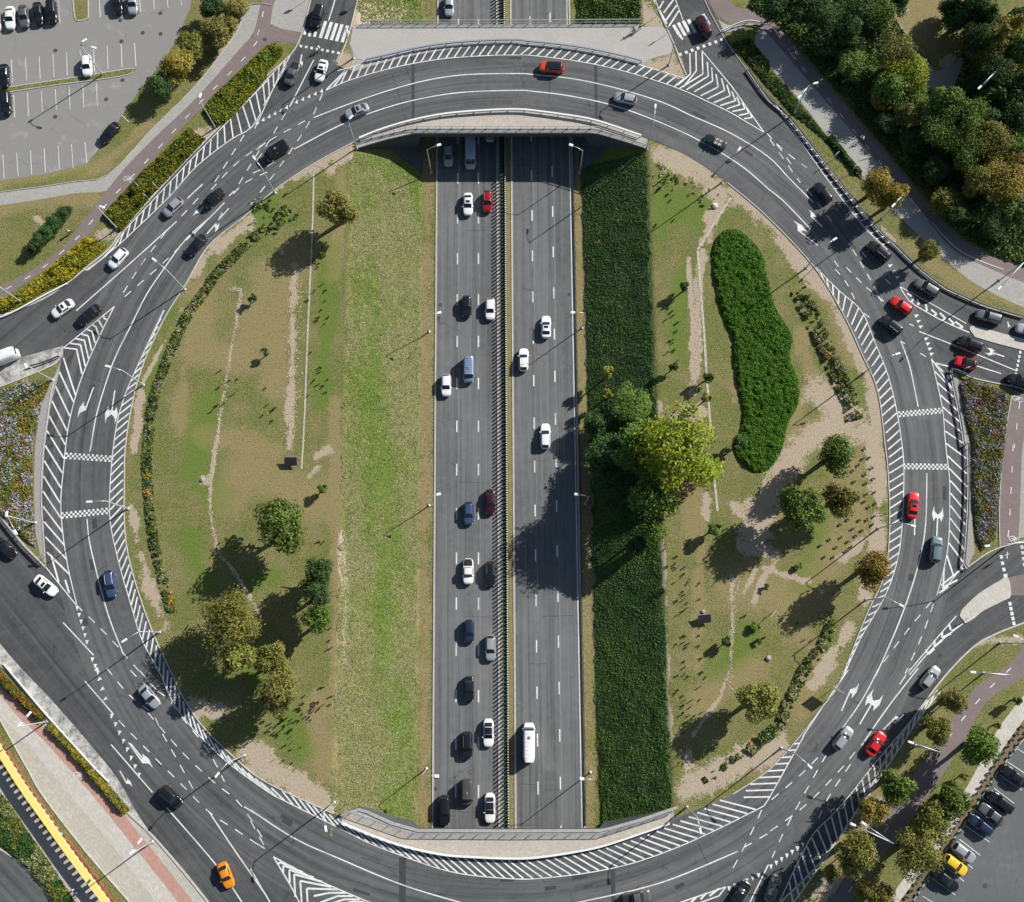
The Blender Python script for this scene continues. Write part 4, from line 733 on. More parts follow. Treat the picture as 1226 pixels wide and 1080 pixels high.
def railing(name, P, label, h=1.15, step=2.1, bars=True, mat='metal', group=None):
    P = np.array(resamp(P, .5)); c = P[len(P)//2]; root = empty(name, (*c, 0)); tag(root, label, 'railing', group); off = (-c[0], -c[1], 0)
    mb = MB(); rail(mb, P, .10, h-.06, h, 0, .8); rail(mb, P, .05, .15, .2, 0, 1.); child('top_rail', mb.mesh('top_rail', [M[mat]]), root, off)
    if bars:
        mb = MB(); Q = np.array(resamp(P, .24))
        for q in Q: mb.box((*q, h/2), (.035, .035, h), 0)
        child('bars', mb.mesh('bars', [M[mat]]), root, off)
    mb = MB(); mb.box((0, 0, h/2), (.09, .09, h)); mb.box((0, 0, .17), (.22, .22, .06)); pm = mb.mesh('post', [M[mat]])
    for q in resamp(P, step)[:100]: child('post', pm, root, (q[0]-c[0], q[1]-c[1], 0))
def guard(name, P, label, mat='metal', h=.8, step=3.0, wd=.28, group=None, n=100):
    c = np.array(P[len(P)//2]); root = empty(name, (*c, 0)); tag(root, label, 'guard rail', group); off = (-c[0], -c[1], 0)
    mb = MB(); rail(mb, P, wd, h-.32, h, 0, 1.); child('beam', mb.mesh('beam', [M[mat]]), root, off)
    mb = MB(); mb.box((0, 0, (h-.3)/2), (.12, .12, h-.3)); pm = mb.mesh('post', [M['metal']])
    for q in resamp(P, step)[:n]: child('post', pm, root, (q[0]-c[0], q[1]-c[1], 0))
M['rail_white'] = simple('pale_painted_rail', (.74, .74, .71), .5, .4, 0, .08)
M['rail_grey'] = simple('blue_grey_rail', (.30, .34, .40), .5, .4, .3, .1)
railing('bridge_railing', GL(T('a1', (505, 648), (735, 592), (1226, 592), 'a2', (435, 592), (665, 664))), 'metal railing with evenly spaced posts along the inner edge of the northern bridge')
railing('bridge_railing', GL(T('a1', (515, 108), (1226, 106), 'a2', (640, 103))), 'long straight metal railing along the outer footway edge of the northern bridge')
railing('bridge_railing', GL(T('d1', (415, 672), (435, 650), (735, 756), (1226, 760), 'd2', (470, 757), (785, 656))), 'metal railing along the inner edge of the southern bridge with angled ends')
guard('guard_rail', barN, 'white curved barrier between the road and inner edge of the northern bridge', 'rail_white')
guard('guard_rail', GL(smooth(T('a1', (530, 280), (640, 256), (750, 230), (900, 206), (1100, 192), (1226, 190), 'a2', (120, 196), (300, 214), (470, 243), (645, 285)), 4)), 'blue grey curved barrier beside the wide footway of the northern bridge', 'rail_grey')
guard('guard_rail', barS, 'white curved barrier beside the hatched margin of the southern bridge', 'rail_white')
guard('guard_rail', GL(smooth(T('a2', (1130, 322), (1226, 455), 'a3', (150, 543), (350, 800), (560, 1060), 'b3', (640, 135), (730, 224), (860, 324), (1040, 404), (1226, 458)), 3)), 'dark guard rail along the wooded north east slip road', 'metal_dark', .75, 4, .2)
guard('guard_rail', GL(smooth(T('b3', (985, 738), (900, 700), (886, 712), (903, 800), (933, 950), (950, 1060), 'c3', (963, 0), (966, 250), (953, 480), (946, 555), (965, 580)), 3)), 'thin dark rail around the eastern flower bed', 'metal_dark', .9, 3, .12)
guard('guard_rail', GL(T('c0', (-60, 270), (0, 338), (110, 475), (195, 560))), 'dark rail beside the triangular western flower bed on the south west road', 'metal_dark', .8, 3, .14)
guard('guard_rail', GL(smooth(T('a2', (1008, 150), (1075, 120), (1140, 103), (1226, 125), 'a3', (60, 120), (105, 185)), 3)), 'short curved white rail between the brown bike path and the slip road corner', 'rail_white', .9, 2.5, .1)
guard('guard_rail', GL(smooth(T('b0', (-20, 470), (60, 440), (200, 365), (310, 308)), 3)), 'low pale barrier below the golden hedge at the west road', 'rail_white', .5, 3, .22)
guard('guard_rail', GL(T('b0', (130, 690), (200, 670), (275, 640))), 'short dark barrier on the tip of the western traffic island', 'metal_dark', .7, 2, .18)
guard('guard_rail', GL(T('d0', (20, -20), (200, 195), (440, 460), (500, 520))), 'white low rail along the south west road verge', 'rail_white', .45, 3, .14)
guard('guard_rail', GL([(mRe(y)+.55, y) for y in []] or [(692, 200)])[:0] or [(mRe(y)+.25, y) for y in (Y_bot, 0, 40, Y_top)], 'thin dark steel guard rail along the outer edge of the northbound carriageway', 'trim', .45, 4, .07)
for o in col.objects:   # the last rail stands at motorway level
    if o.get('label') == 'thin dark steel guard rail along the outer edge of the northbound carriageway': o.location.z = ZM
# median: anti-glare fence, planted strip, low picket fence
ya, yb = Y_bot-30, Y_topN+12
root = empty('median_fence', (mF(35), 35, ZM)); tag(root, 'long dark green slatted fence running down the middle of the motorway', 'fence')
mb = MB(); mb.box((0, 0, 1.25), (.03, .52, 1.9)); sm_ = mb
mb = MB(); y = ya; i = 0
while y < yb:
    mb.box((mF(y)-mF(35), y-35, .75), (.62, .27, 1.45), 0, R(36)); y += .72
child('slat_panel', mb.mesh('slat_panel', [M['green_metal']]), root)
mb = MB(); rail(mb, [(mF(y)-mF(35)+.38, y-35) for y in (ya, yb)], .42, 0, .30, 0, 4); child('shade_strip', mb.mesh('shade_strip', [M['green_metal']]), root)  # low dark rail added to stand in for the deep shade beside the slats
root = empty('picket_fence', (mD(35), 35, ZM)); tag(root, 'low dark picket fence with pale caps on the right side of the median', 'fence')
mb = MB(); y = ya
while y < yb:
    x = mD(y)-mD(35); mb.box((x, y-35, .4), (.07, .07, .8)); mb.box((x, y-35, .84), (.16, .17, .06), 1); y += .44
rail(mb, [(mD(y)-mD(35)-.06, y-35) for y in (ya, yb)], .05, .45, .6, 0, 4)
child('pickets', mb.mesh('pickets', [M['green_metal'], M['white']]), root)
s_ = band([(mLi(y)+.2, y) for y in Ys], [(mRi(y)-.2, y) for y in Ys], ZM+.05, M['ground'], 'median_grass', 3)
l_ = s_.data.color_attributes.new('cover', 'FLOAT_COLOR', 'POINT'); l_.data.foreach_set('color', np.tile([0, .15, .75, 1], len(s_.data.vertices)).astype('f'))
band([(mLi(y)+.2, y) for y in Ys], [(mF(y)+.1, y) for y in Ys], ZM+.054, M['gravel'], 'median_gravel', 3)

# ------------------------------------------------------------------ street lamps
def lamp(base, heads, h, label, z=0, group='street lamps of the roundabout', r=.12, mat='metal', hd=(1.0, .36, .14)):
    B = G(base, z); root = empty('street_lamp', (*B, z)); tag(root, label, 'street lamp', group)
    mb = MB(); mb.tube([(0, 0, 0), (0, 0, 1.2), (0, 0, 1.25), (0, 0, h)], [r*1.35, r*1.3, r, r*.62], 8); mb.box((0, 0, .05), (.5, .5, .1)); child('pole', mb.mesh('pole', [M[mat]], True), root)
    for hp in heads:
        H = G(hp, z+h); d = Vector((H[0]-B[0], H[1]-B[1], 0)); L = d.length
        mb = MB(); mb.tube([(0, 0, h-.35), (d.x*.12, d.y*.12, h-.05), (d.x*.45, d.y*.45, h+.28), (d.x, d.y, h+.40)], [r*.6, r*.55, r*.5, r*.42], 6)
        child('arm', mb.mesh('arm', [M[mat]], True), root)
        mb = MB(); mb.box((0, 0, 0), hd, 0, 0, .8); mb.box((0, 0, -hd[2]/2-.01), (hd[0]*.7, hd[1]*.6, .02), 0)
        u = d.normalized() if L > .01 else Vector((1, 0, 0))
        child('lamp_head', mb.mesh('lamp_head', [M['lamp_white']]), root, (d.x+u.x*.1, d.y+u.y*.1, h+.42), math.atan2(u.y, u.x))
t1 = lambda tl, x, y: T(tl, (x, y))[0]
LH = 10.5
for b_, hs, lb in (((427, 177.5), [t1('a1', 460, 545)], 'lamp post at the left corner of the northern bridge, arm over the road'),
    ((774, 178), [t1('a2', 706, 495)], 'lamp post at the right corner of the northern bridge, arm over the road'),
    ((864, 219), [t1('a2', 1089, 690)], 'lamp post beside the sandy edge north of the long green bed'),
    ((221, 346.5), [t1('b0', 712, 200)], 'lamp post beside the grass margin above the start of the western hatching'),
    ((171.5, 461), [t1('b0', 500, 687)], 'lamp post by the inner kerb where the western hatching begins'),
    ((153, 609), [t1('c0', 415, 272)], 'lamp post by the lower checkered band on the western side'),
    ((191, 757), [t1('c0', 575, 907)], 'lamp post just below the end of the western plant border'),
    ((329, 231), [t1('a1', 20, 730)], 'lamp post on the inner kerb left of the thin drain in the north west'),
    ((292, 904.5), [t1('d0', 1000, 487)], 'lamp post on the inner kerb beside tree shade in the south west'),
    ((400, 961), [t1('d1', 346, 732)], 'lamp post left of the end of the southern bridge wing'),
    ((822, 966.5), [t1('d2', 912, 742)], 'lamp post right of the southern bridge, head above the wide hatching'),
    ((935, 896), [t1('d3', 238, 447)], 'lamp post at the start of the south eastern inner hatching'),
    ((1036.5, 718.5), [t1('c3', 657, 745)], 'lamp post below the round yellow green tree by the eastern kerb'),
    ((1051, 633), [t1('c3', 710, 381)], 'lamp post beside the field of small round shrubs, head near the red car'),
    ((1034, 447), [t1('b3', 640, 630)], 'lamp post between sand and the upper eastern hatching'),
    ((965, 321), [t1('b3', 352, 106)], 'lamp post at the kerb right of the top of the long green bed'),
    ((423, 70), [t1('a1', 447, 150)], 'lamp post at the left end of the northern bridge footway'),
    ((800.5, 78), [t1('a2', 822, 176)], 'lamp post on the sandy corner beside the north east zebra crossing'),
    ((950, 137), [t1('a3', 195, 447), t1('a3', 265, 387)], 'double headed lamp post beside the north east bike path'),
    ((258, 153), [t1('a0', 920, 446)], 'lamp post in the gap between two hedges in the north west'),
    ((141, 274), [t1('a0', 468, 952)], 'lamp post on the bare patch between green and golden hedge'),
    ((62.6, 455), [t1('b0', 122, 682)], 'lamp post at the top of the triangular western flower bed'),
    ((26, 362), [t1('b0', -10, 325)], 'lamp post above the golden hedge at the left edge'),
    ((42, 626), [t1('c0', 35, 332), t1('c0', 75, 410)], 'double lamp post at the lower side of the triangular western flower bed'),
    ((56, 864), [t1('d0', 92, 262), t1('d0', 135, 213)], 'double lamp post between the reddish shrub rows in the south west'),
    ((182, 1008), [t1('d0', 605, 845), t1('d0', 642, 795)], 'double lamp post at the red lane near the bottom left'),
    ((1203, 655), [t1('c3', 1055, 474)], 'lamp post at the lower corner of the eastern flower bed'),
    ((1196, 336), [t1('b3', 1110, 326)], 'lamp post by the paved path above the slip road on the right'),
    ((1043, 996), [t1('d3', 490, 712), t1('d3', 440, 716)], 'double lamp post between trees in the south east'),
    ((1056, 262), [t1('a3', 625, 944)], 'lamp post beside the yellowing tree on the north east verge'),
    ((1162, 121), [t1('a3', 1020, 404)], 'lamp post in the shade of the north east woods'),
    ((1177, 806), [t1('d3', 990, 18)], 'lamp post between the bike path and the south east exit'),
    ((122.5, 90), [t1('a0', 388, 193), t1('a0', 430, 222)], 'double headed lamp post on the grass strip of the car park'),
    ((1096, 893), [t1('d3', 705, 340)], 'lamp post among the shadows beside the lower south east bike path'),
    ((1197, 770), [t1('c3', 1185, 888)], 'lamp post beside the bike path at the right edge')):
    lamp(b_, hs, LH, lb)
for b_, hd_, lb in (((513.5, 397.5), t1('b1', 862, 442), 'motorway lamp on the left verge level with the white hatchback pair'), ((513.5, 605.5), t1('c1', 860, 239), 'motorway lamp on the left verge near the blue and maroon cars'),
    ((510.5, 920.5), t1('d1', 851, 494), 'motorway lamp on the left verge near the southern bridge'), ((516, 206), t1('a1', 862, 670), 'motorway lamp on the left below the northern bridge'),
    ((694, 207), t1('a2', 322, 670), 'motorway lamp on the right below the northern bridge'), ((696.5, 393), t1('b2', 330, 440), 'motorway lamp on the right verge beside the white sunroof car'),
    ((700.5, 603), t1('c2', 347, 238), 'motorway lamp on the right verge inside the big tree shadow'), ((706.5, 925), t1('d2', 372, 506), 'motorway lamp on the right verge near the white minibus')):
    lamp(b_, [hd_], 9.6, lb, ZM, 'motorway lamps', .09, 'metal', (.8, .5, .16))

# ------------------------------------------------------------------ cars
def paintmat(name, c, rough=.28, metal=.0):
    k = NM(name, rough, .5, metal); k.b.inputs['Coat Weight'].default_value = .3; k.b.inputs['Coat Roughness'].default_value = .1
    g = k.coord('Object'); k.col(k.mix(k.mr(k.noise(2.5, g), .35, .7), tuple(x*.9 for x in c), c)); return k.m
PC = {n: paintmat('car_paint_'+n, c, r_, m_) for n, c, r_, m_ in (('white', (.80, .80, .79), .3, 0), ('silver', (.42, .44, .46), .3, .35), ('grey', (.13, .135, .14), .3, .3), ('black', (.012, .014, .018), .22, 0), ('red', (.62, .015, .02), .28, 0), ('maroon', (.045, .007, .014), .28, .1),
      ('crimson', (.28, .008, .02), .28, 0), ('blue', (.05, .085, .18), .28, .2), ('navy', (.018, .03, .07), .25, .1), ('paleblue', (.20, .27, .38), .3, .1), ('orange', (.75, .24, .01), .3, 0), ('yellow', (.75, .50, .03), .3, 0), ('teal', (.16, .24, .27), .3, .3), ('darkgreen', (.012, .03, .026), .3, .1), ('redorange', (.60, .06, .02), .3, 0), ('whitegrey', (.40, .45, .52), .35, 0), ('brown', (.10, .09, .085), .3, .2))}
kg = NM('car_glass', .08, .7); kg.col((.012, .018, .022)); M['glass'] = kg.m
kt = NM('tyre_rubber', .9, .2); kt.col((.02, .02, .02)); M['tyre'] = kt.m
kr = NM('alloy', .35, .5, .8); kr.col((.5, .5, .52)); M['alloy'] = kr.m
kh = NM('headlight_lens', .15, .6); kh.col((.70, .72, .72)); M['head'] = kh.m
kl = NM('taillight_lens', .2, .6); kl.col((.50, .02, .015)); M['tail'] = kl.m
M['trim'] = simple('black_trim', (.02, .02, .022), .5, .4, 0, .05)
CS = {'sedan': dict(L=4.65, W=1.82, X=(2.32, 2.2, 1.9, .95, .15, -1.05, -1.72, -2.2, -2.32), Zb=(.62, .78, .86, .98, .98, .98, 1.02, .98, .72), H=1.45, cab=(.95, .15, -1.0, -1.72)),
      'hatch': dict(L=4.3, W=1.80, X=(2.15, 2.03, 1.75, .9, .2, -1.5, -1.95, -2.08, -2.15), Zb=(.64, .8, .92, 1.02, 1.02, 1.04, 1.06, .98, .75), H=1.54, cab=(.92, .15, -1.55, -2.06)),
      'suv': dict(L=4.7, W=1.9, X=(2.35, 2.25, 1.95, 1.05, .4, -1.7, -2.15, -2.28, -2.35), Zb=(.72, .92, 1.04, 1.12, 1.12, 1.14, 1.16, 1.05, .8), H=1.72, cab=(1.05, .42, -1.8, -2.25)),
      'van': dict(L=5.2, W=1.98, X=(2.6, 2.5, 2.3, 1.75, 1.0, -1.8, -2.35, -2.5, -2.6), Zb=(.75, .95, 1.1, 1.25, 1.25, 1.25, 1.25, 1.2, .9), H=2.05, cab=(1.8, 1.15, -2.35, -2.52)),
      'minibus': dict(L=6.6, W=2.05, X=(3.3, 3.2, 3.0, 2.5, 1.8, -2.6, -3.1, -3.22, -3.3), Zb=(.8, 1.05, 1.2, 1.35, 1.35, 1.35, 1.35, 1.3, .9), H=2.6, cab=(2.6, 2.05, -3.1, -3.24)),
      'pickup': dict(L=5.1, W=1.88, X=(2.55, 2.45, 2.15, 1.2, .55, -.5, -.9, -2.45, -2.55), Zb=(.78, .95, 1.05, 1.12, 1.12, 1.12, 1.1, 1.08, .85), H=1.75, cab=(1.2, .6, -.55, -.85)),
      'open': dict(L=4.3, W=1.80, X=(2.15, 2.03, 1.7, .8, .1, -1.0, -1.4, -2.05, -2.15), Zb=(.6, .76, .85, .95, .95, .95, .98, .92, .7), H=1.28, cab=(.8, .45, .38, .30))}
def car_shell(t):
    c = CS[t]; xs = np.array(c['X'])[::-1]; zb = np.array(c['Zb'])[::-1]; L = c['L']; Wd = c['W']/2; H = c['H']; x0, x1, x2, x3 = c['cab']
    fb = lambda x: float(np.interp(x, xs, zb))
    def fc(x):
        if x >= x0 or x <= x3: return 0.
        if x > x1: u = (x0-x)/(x0-x1); return math.sin(u*math.pi/2)**.9
        if x < x2: u = (x-x3)/(x2-x3); return math.sin(u*math.pi/2)**.9
        return 1.
    def wb(x):
        u = abs(x)/(L/2); sq = .30 if t in ('minibus', 'van') else .42
        return Wd*(1-max(0, u-.62)**2*(2.0 if t in ('van', 'minibus') else 2.6)/ .38*.38)*(1 if u < .97 else .93)
    ends = .12 if t in ('van', 'minibus') else .2
    wr = .78 if t not in ('van', 'minibus') else .88
    def surf(x, s):   # s 0..7 from sill to centre line
        sg = 1 if s >= 0 else -1; s = abs(s); W_ = wb(x); zbx = fb(x); u = fc(x); zr = zbx+(H-zbx)*u-(.05*((x-(x1+x2)/2)/(x1-x2))**2 if u >= 1 else 0)
        wc = W_*(.90 if u > 0 else .86); wt = W_*(wr*u+(1-u)*.8)
        Y = [W_*.90, W_*.99, W_, W_*.97, wc, wt, wt*.72, 0]
        Z = [.22, .36, .62*zbx, zbx*.97-.02, zbx+.015, zbx+.03+(zr-zbx-.07)*u if u > 0 else zbx+.03, zbx+.045+(zr-zbx-.02)*u if u > 0 else zbx+.05, zbx+.06+(zr-zbx)*u if u > 0 else zbx+.07]
        i = min(int(s), 6); f = s-i; return Vector((x, sg*(Y[i]*(1-f)+Y[i+1]*f), Z[i]*(1-f)+Z[i+1]*f))
    return c, surf, fb, wb
def grid(surf, X, S, off=0.):
    V = []; F = []; n = len(S)
    for x in X:
        for s in S:
            p = surf(x, s)
            if off: e = .03; a = surf(x+e, s)-surf(x-e, s); b = surf(x, min(s+e, 7) if s >= 0 else s+e)-surf(x, s-e); nn = a.cross(b); nn = nn.normalized() if nn.length > 1e-9 else Vector((0, 0, 1)); nn = -nn if nn.z < 0 or (abs(nn.z) < .35 and nn.y*p.y < 0) else nn; p = p+nn*off
            V.append(p)
    for i in range(len(X)-1):
        for j in range(n-1): F.append((i*n+j, i*n+j+1, (i+1)*n+j+1, (i+1)*n+j))
    return V, F
CARM = {}
def car_meshes(t):
    c, surf, fb, wb = car_shell(t); L = c['L']; x0, x1, x2, x3 = c['cab']; D = {}
    X = sorted(set(list(np.linspace(-L/2+.001, L/2-.001, 34))+[x0, x1, x2, x3, x0-.01, x3+.01, L/2-.03, -L/2+.03]))
    V = []; F = []; S = [-.01-0, 1, 2, 3, 4, 5, 6, 7]; prof = list(range(0, 8))
    n = 15
    for x in X:
        for s in range(8): p = surf(x, s); V.append((p.x, p.y, p.z))
        for s in range(6, -1, -1): p = surf(x, s); V.append((p.x, -p.y, p.z))
    for i in range(len(X)-1):
        for j in range(n-1): F.append((i*n+j, i*n+j+1, (i+1)*n+j+1, (i+1)*n+j))
        F.append((i*n+n-1, i*n, (i+1)*n, (i+1)*n+n-1))
    F.append(tuple(range(n))[::-1]); F.append(tuple((len(X)-1)*n+j for j in range(n)))
    D['body'] = mesh('body', V, F, PC['white'], smooth_=True)
    gl = lambda nm, X_, S_, off=.012: mesh(nm, *grid(lambda x, s: surf(x, s) if s >= 0 else surf(x, -s)*1 if 0 else Vector((surf(x, -s).x, -surf(x, -s).y, surf(x, -s).z)) if s < 0 else surf(x, s), X_, S_, off), M['glass'], smooth_=True)
    def patch(nm, Xa, sa, mat='glass', off=.014, both=True):
        V = []; F = []; ss = list(sa)
        full = ss+[-s for s in ss[::-1] if s < 7] if both else ss
        n_ = len(ss)
        pts = []
        for x in Xa:
            row = [surf(x, s) for s in ss]; row = row+[Vector((p.x, -p.y, p.z)) for p in row[::-1][1:]] if both else row
            pts.append(row)
        m_ = len(pts[0])
        for i, row in enumerate(pts):
            for j, p in enumerate(row):
                a = pts[min(i+1, len(pts)-1)][j]-pts[max(i-1, 0)][j]; b = row[min(j+1, m_-1)]-row[max(j-1, 0)]; nn = a.cross(b); nn = nn.normalized() if nn.length > 1e-9 else Vector((0, 0, 1))
                ref = Vector((0, p.y, 1.2 if both else .3)); nn = -nn if nn.dot(ref) < 0 else nn; V.append(p+nn*off)
        for i in range(len(pts)-1):
            for j in range(m_-1): F.append((i*m_+j, i*m_+j+1, (i+1)*m_+j+1, (i+1)*m_+j))
        return V, F
    lin = np.linspace
    if t != 'open':
        w_ = patch('w', lin(x0-.03, x1+.05, 7), (5.15, 5.5, 6, 7)); D['windshield'] = mesh('windshield', *w_, M['glass'], smooth_=True)
        w_ = patch('w', lin(x2-.05, x3+.04, 6), (5.25, 5.6, 6, 7)); D['rear_window'] = mesh('rear_window', *w_, M['glass'], smooth_=True)
        for sg in (1, -1):
            V, F = patch('s', lin(x1+.05, x2-.02 if t != 'minibus' else x1-1.2, 6), (4.12, 4.5, 4.9), both=False); D['side_window%+d' % sg] = mesh('side_window', [(v[0], v[1]*sg, v[2]) for v in V], F, M['glass'], smooth_=True)
        V, F = patch('r', lin(x1-.12, x1-.62, 3), (6.2, 7)); D['sunroof'] = mesh('sunroof', V, F, M['glass'], smooth_=True)
        V, F = patch('r', lin(x1+.02, x2+.05, 8), (5.3, 6, 7)); D['dark_roof'] = mesh('roof_panel', V, F, M['glass'], smooth_=True)
        for sg in (1, -1):
            mb = MB(); P = [surf(x, 5.55) for x in lin(x1-.1, x2+.1, 5)]; mb.tube([(p.x, p.y*sg, p.z+.05) for p in P], .022, 5); D['roof_rail%+d' % sg] = mb.mesh('roof_rail', [M['alloy']])
    else:
        V, F = patch('w', lin(x0-.02, x1+.02, 4), (5.2, 6, 7)); D['windshield'] = mesh('windshield', V, F, M['glass'], smooth_=True)
        V, F = patch('i', lin(.2, -1.2, 6), (5.0, 6, 7), off=.02); D['cockpit'] = mesh('cockpit', V, F, M['trim'])
        mb = MB()
        for sx, sy in ((-.15, .36), (-.15, -.36), (-.9, .36), (-.9, -.36)): mb.box((sx, sy, 1.06), (.5, .5, .1), 0); mb.box((sx-.25, sy, 1.16), (.13, .46, .3), 0)
        D['seats'] = mb.mesh('seats', [simple('pale_leather', (.45, .42, .36))])
    if t in ('van', 'minibus'):
        mb = MB()
        for q in range(7): x_ = x1-.5-q*(x1-x2-.6)/7; p_ = surf(x_, 7); mb.box((x_, 0, p_.z+.012), (.05, c['W']*.62, .03))
        D['roof_ribs'] = mb.mesh('roof_ribs', [PC['white']]); mb = MB(); p_ = surf(x1-1.1, 7); mb.box((x1-1.1, 0, p_.z+.05), (.5, .45, .09), 0, 0, .85); D['roof_vent'] = mb.mesh('roof_vent', [M['alloy']])
    if t == 'pickup':
        V, F = patch('b', lin(-1.05, -2.4, 4), (4.6, 6, 7), off=.02); D['cargo_bed'] = mesh('cargo_bed', V, F, M['trim'])
    hz = fb(L/2-.15)
    for sg in (1, -1):
        V, F = patch('h', lin(L/2-.32, L/2-.06, 3), (2.75, 3.5, 4.2), both=False, off=.015); D['headlight%+d' % sg] = mesh('headlight', [(v[0], v[1]*sg, v[2]) for v in V], F, M['head'])
        V, F = patch('h', lin(-L/2+.05, -L/2+.22, 3), (2.7, 3.4, 4.1), both=False, off=.015); D['taillight%+d' % sg] = mesh('taillight', [(v[0], v[1]*sg, v[2]) for v in V], F, M['tail'])
        mb = MB(); y = wb(x0)*.98; mb.box((x0-.28, sg*(y+.10), fb(x0)+.06), (.12, .22, .14), 0); D['mirror%+d' % sg] = mb.mesh('mirror', [PC['white']])
    mb = MB(); mb.box((L/2-.015, 0, .42), (.05, c['W']*.55, .18), 0); D['grille'] = mb.mesh('grille', [M['trim']])
    r_ = .33 if t in ('sedan', 'hatch', 'open') else .37; V = []; mb = MB()
    mb.tube([(0, -.11, 0), (0, .11, 0)], r_, 16, 0); D['wheel'] = mb.mesh('wheel', [M['tyre']]); mb = MB(); mb.tube([(0, .112, 0), (0, .122, 0)], r_*.62, 12, 0); D['rim'] = mb.mesh('rim', [M['alloy']])
    CARM[t] = (c, D, r_); return CARM[t]
def car(p, d, typ, colr, label, group, z=0, roof=None, L=None):
    c, D, r_ = CARM.get(typ) or car_meshes(typ); zs = z
    P0 = G(p, z+c['H']*.62); q = G((p[0]+d[0], p[1]+d[1]), z+c['H']*.62); a = math.atan2(q[1]-P0[1], q[0]-P0[0])
    root = empty('parked_car' if 'parked' in group else {'van': 'van', 'minibus': 'minibus', 'pickup': 'pickup_truck', 'open': 'convertible_car'}.get(typ, 'car'), (*P0, z+.07), a)
    s = (L/c['L']) if L else 1; root.scale = (s, 1, 1)
    tag(root, label, {'van': 'van', 'minibus': 'minibus', 'pickup': 'pickup truck'}.get(typ, 'car'), group)
    for k_, me_ in D.items():
        if k_ == 'wheel':
            for sx in (1, -1):
                for sy in (1, -1): w_o = child('wheel', me_, root, (sx*c['L']*.30, sy*(c['W']/2-.12), r_-.04), 0 if sy > 0 else math.pi); child('rim', D['rim'], w_o)
            continue
        if k_ == 'rim': continue
        nm = k_.rstrip('+-1')
        if nm == 'sunroof' and roof != 'sun': continue
        if nm == 'dark_roof' and roof != 'dark': continue
        if nm == 'roof_rail' and roof != 'rails': continue
        if nm == 'dark_roof': nm = 'roof_panel'
        o = child(nm, me_, root)
        if nm in ('body', 'mirror', 'roof_ribs'): o.material_slots[0].link = 'OBJECT'; o.material_slots[0].material = PC[colr]
rg, mg, pg = 'cars driving on the roundabout and its arms', 'traffic on the sunken motorway', 'cars parked in the lots'
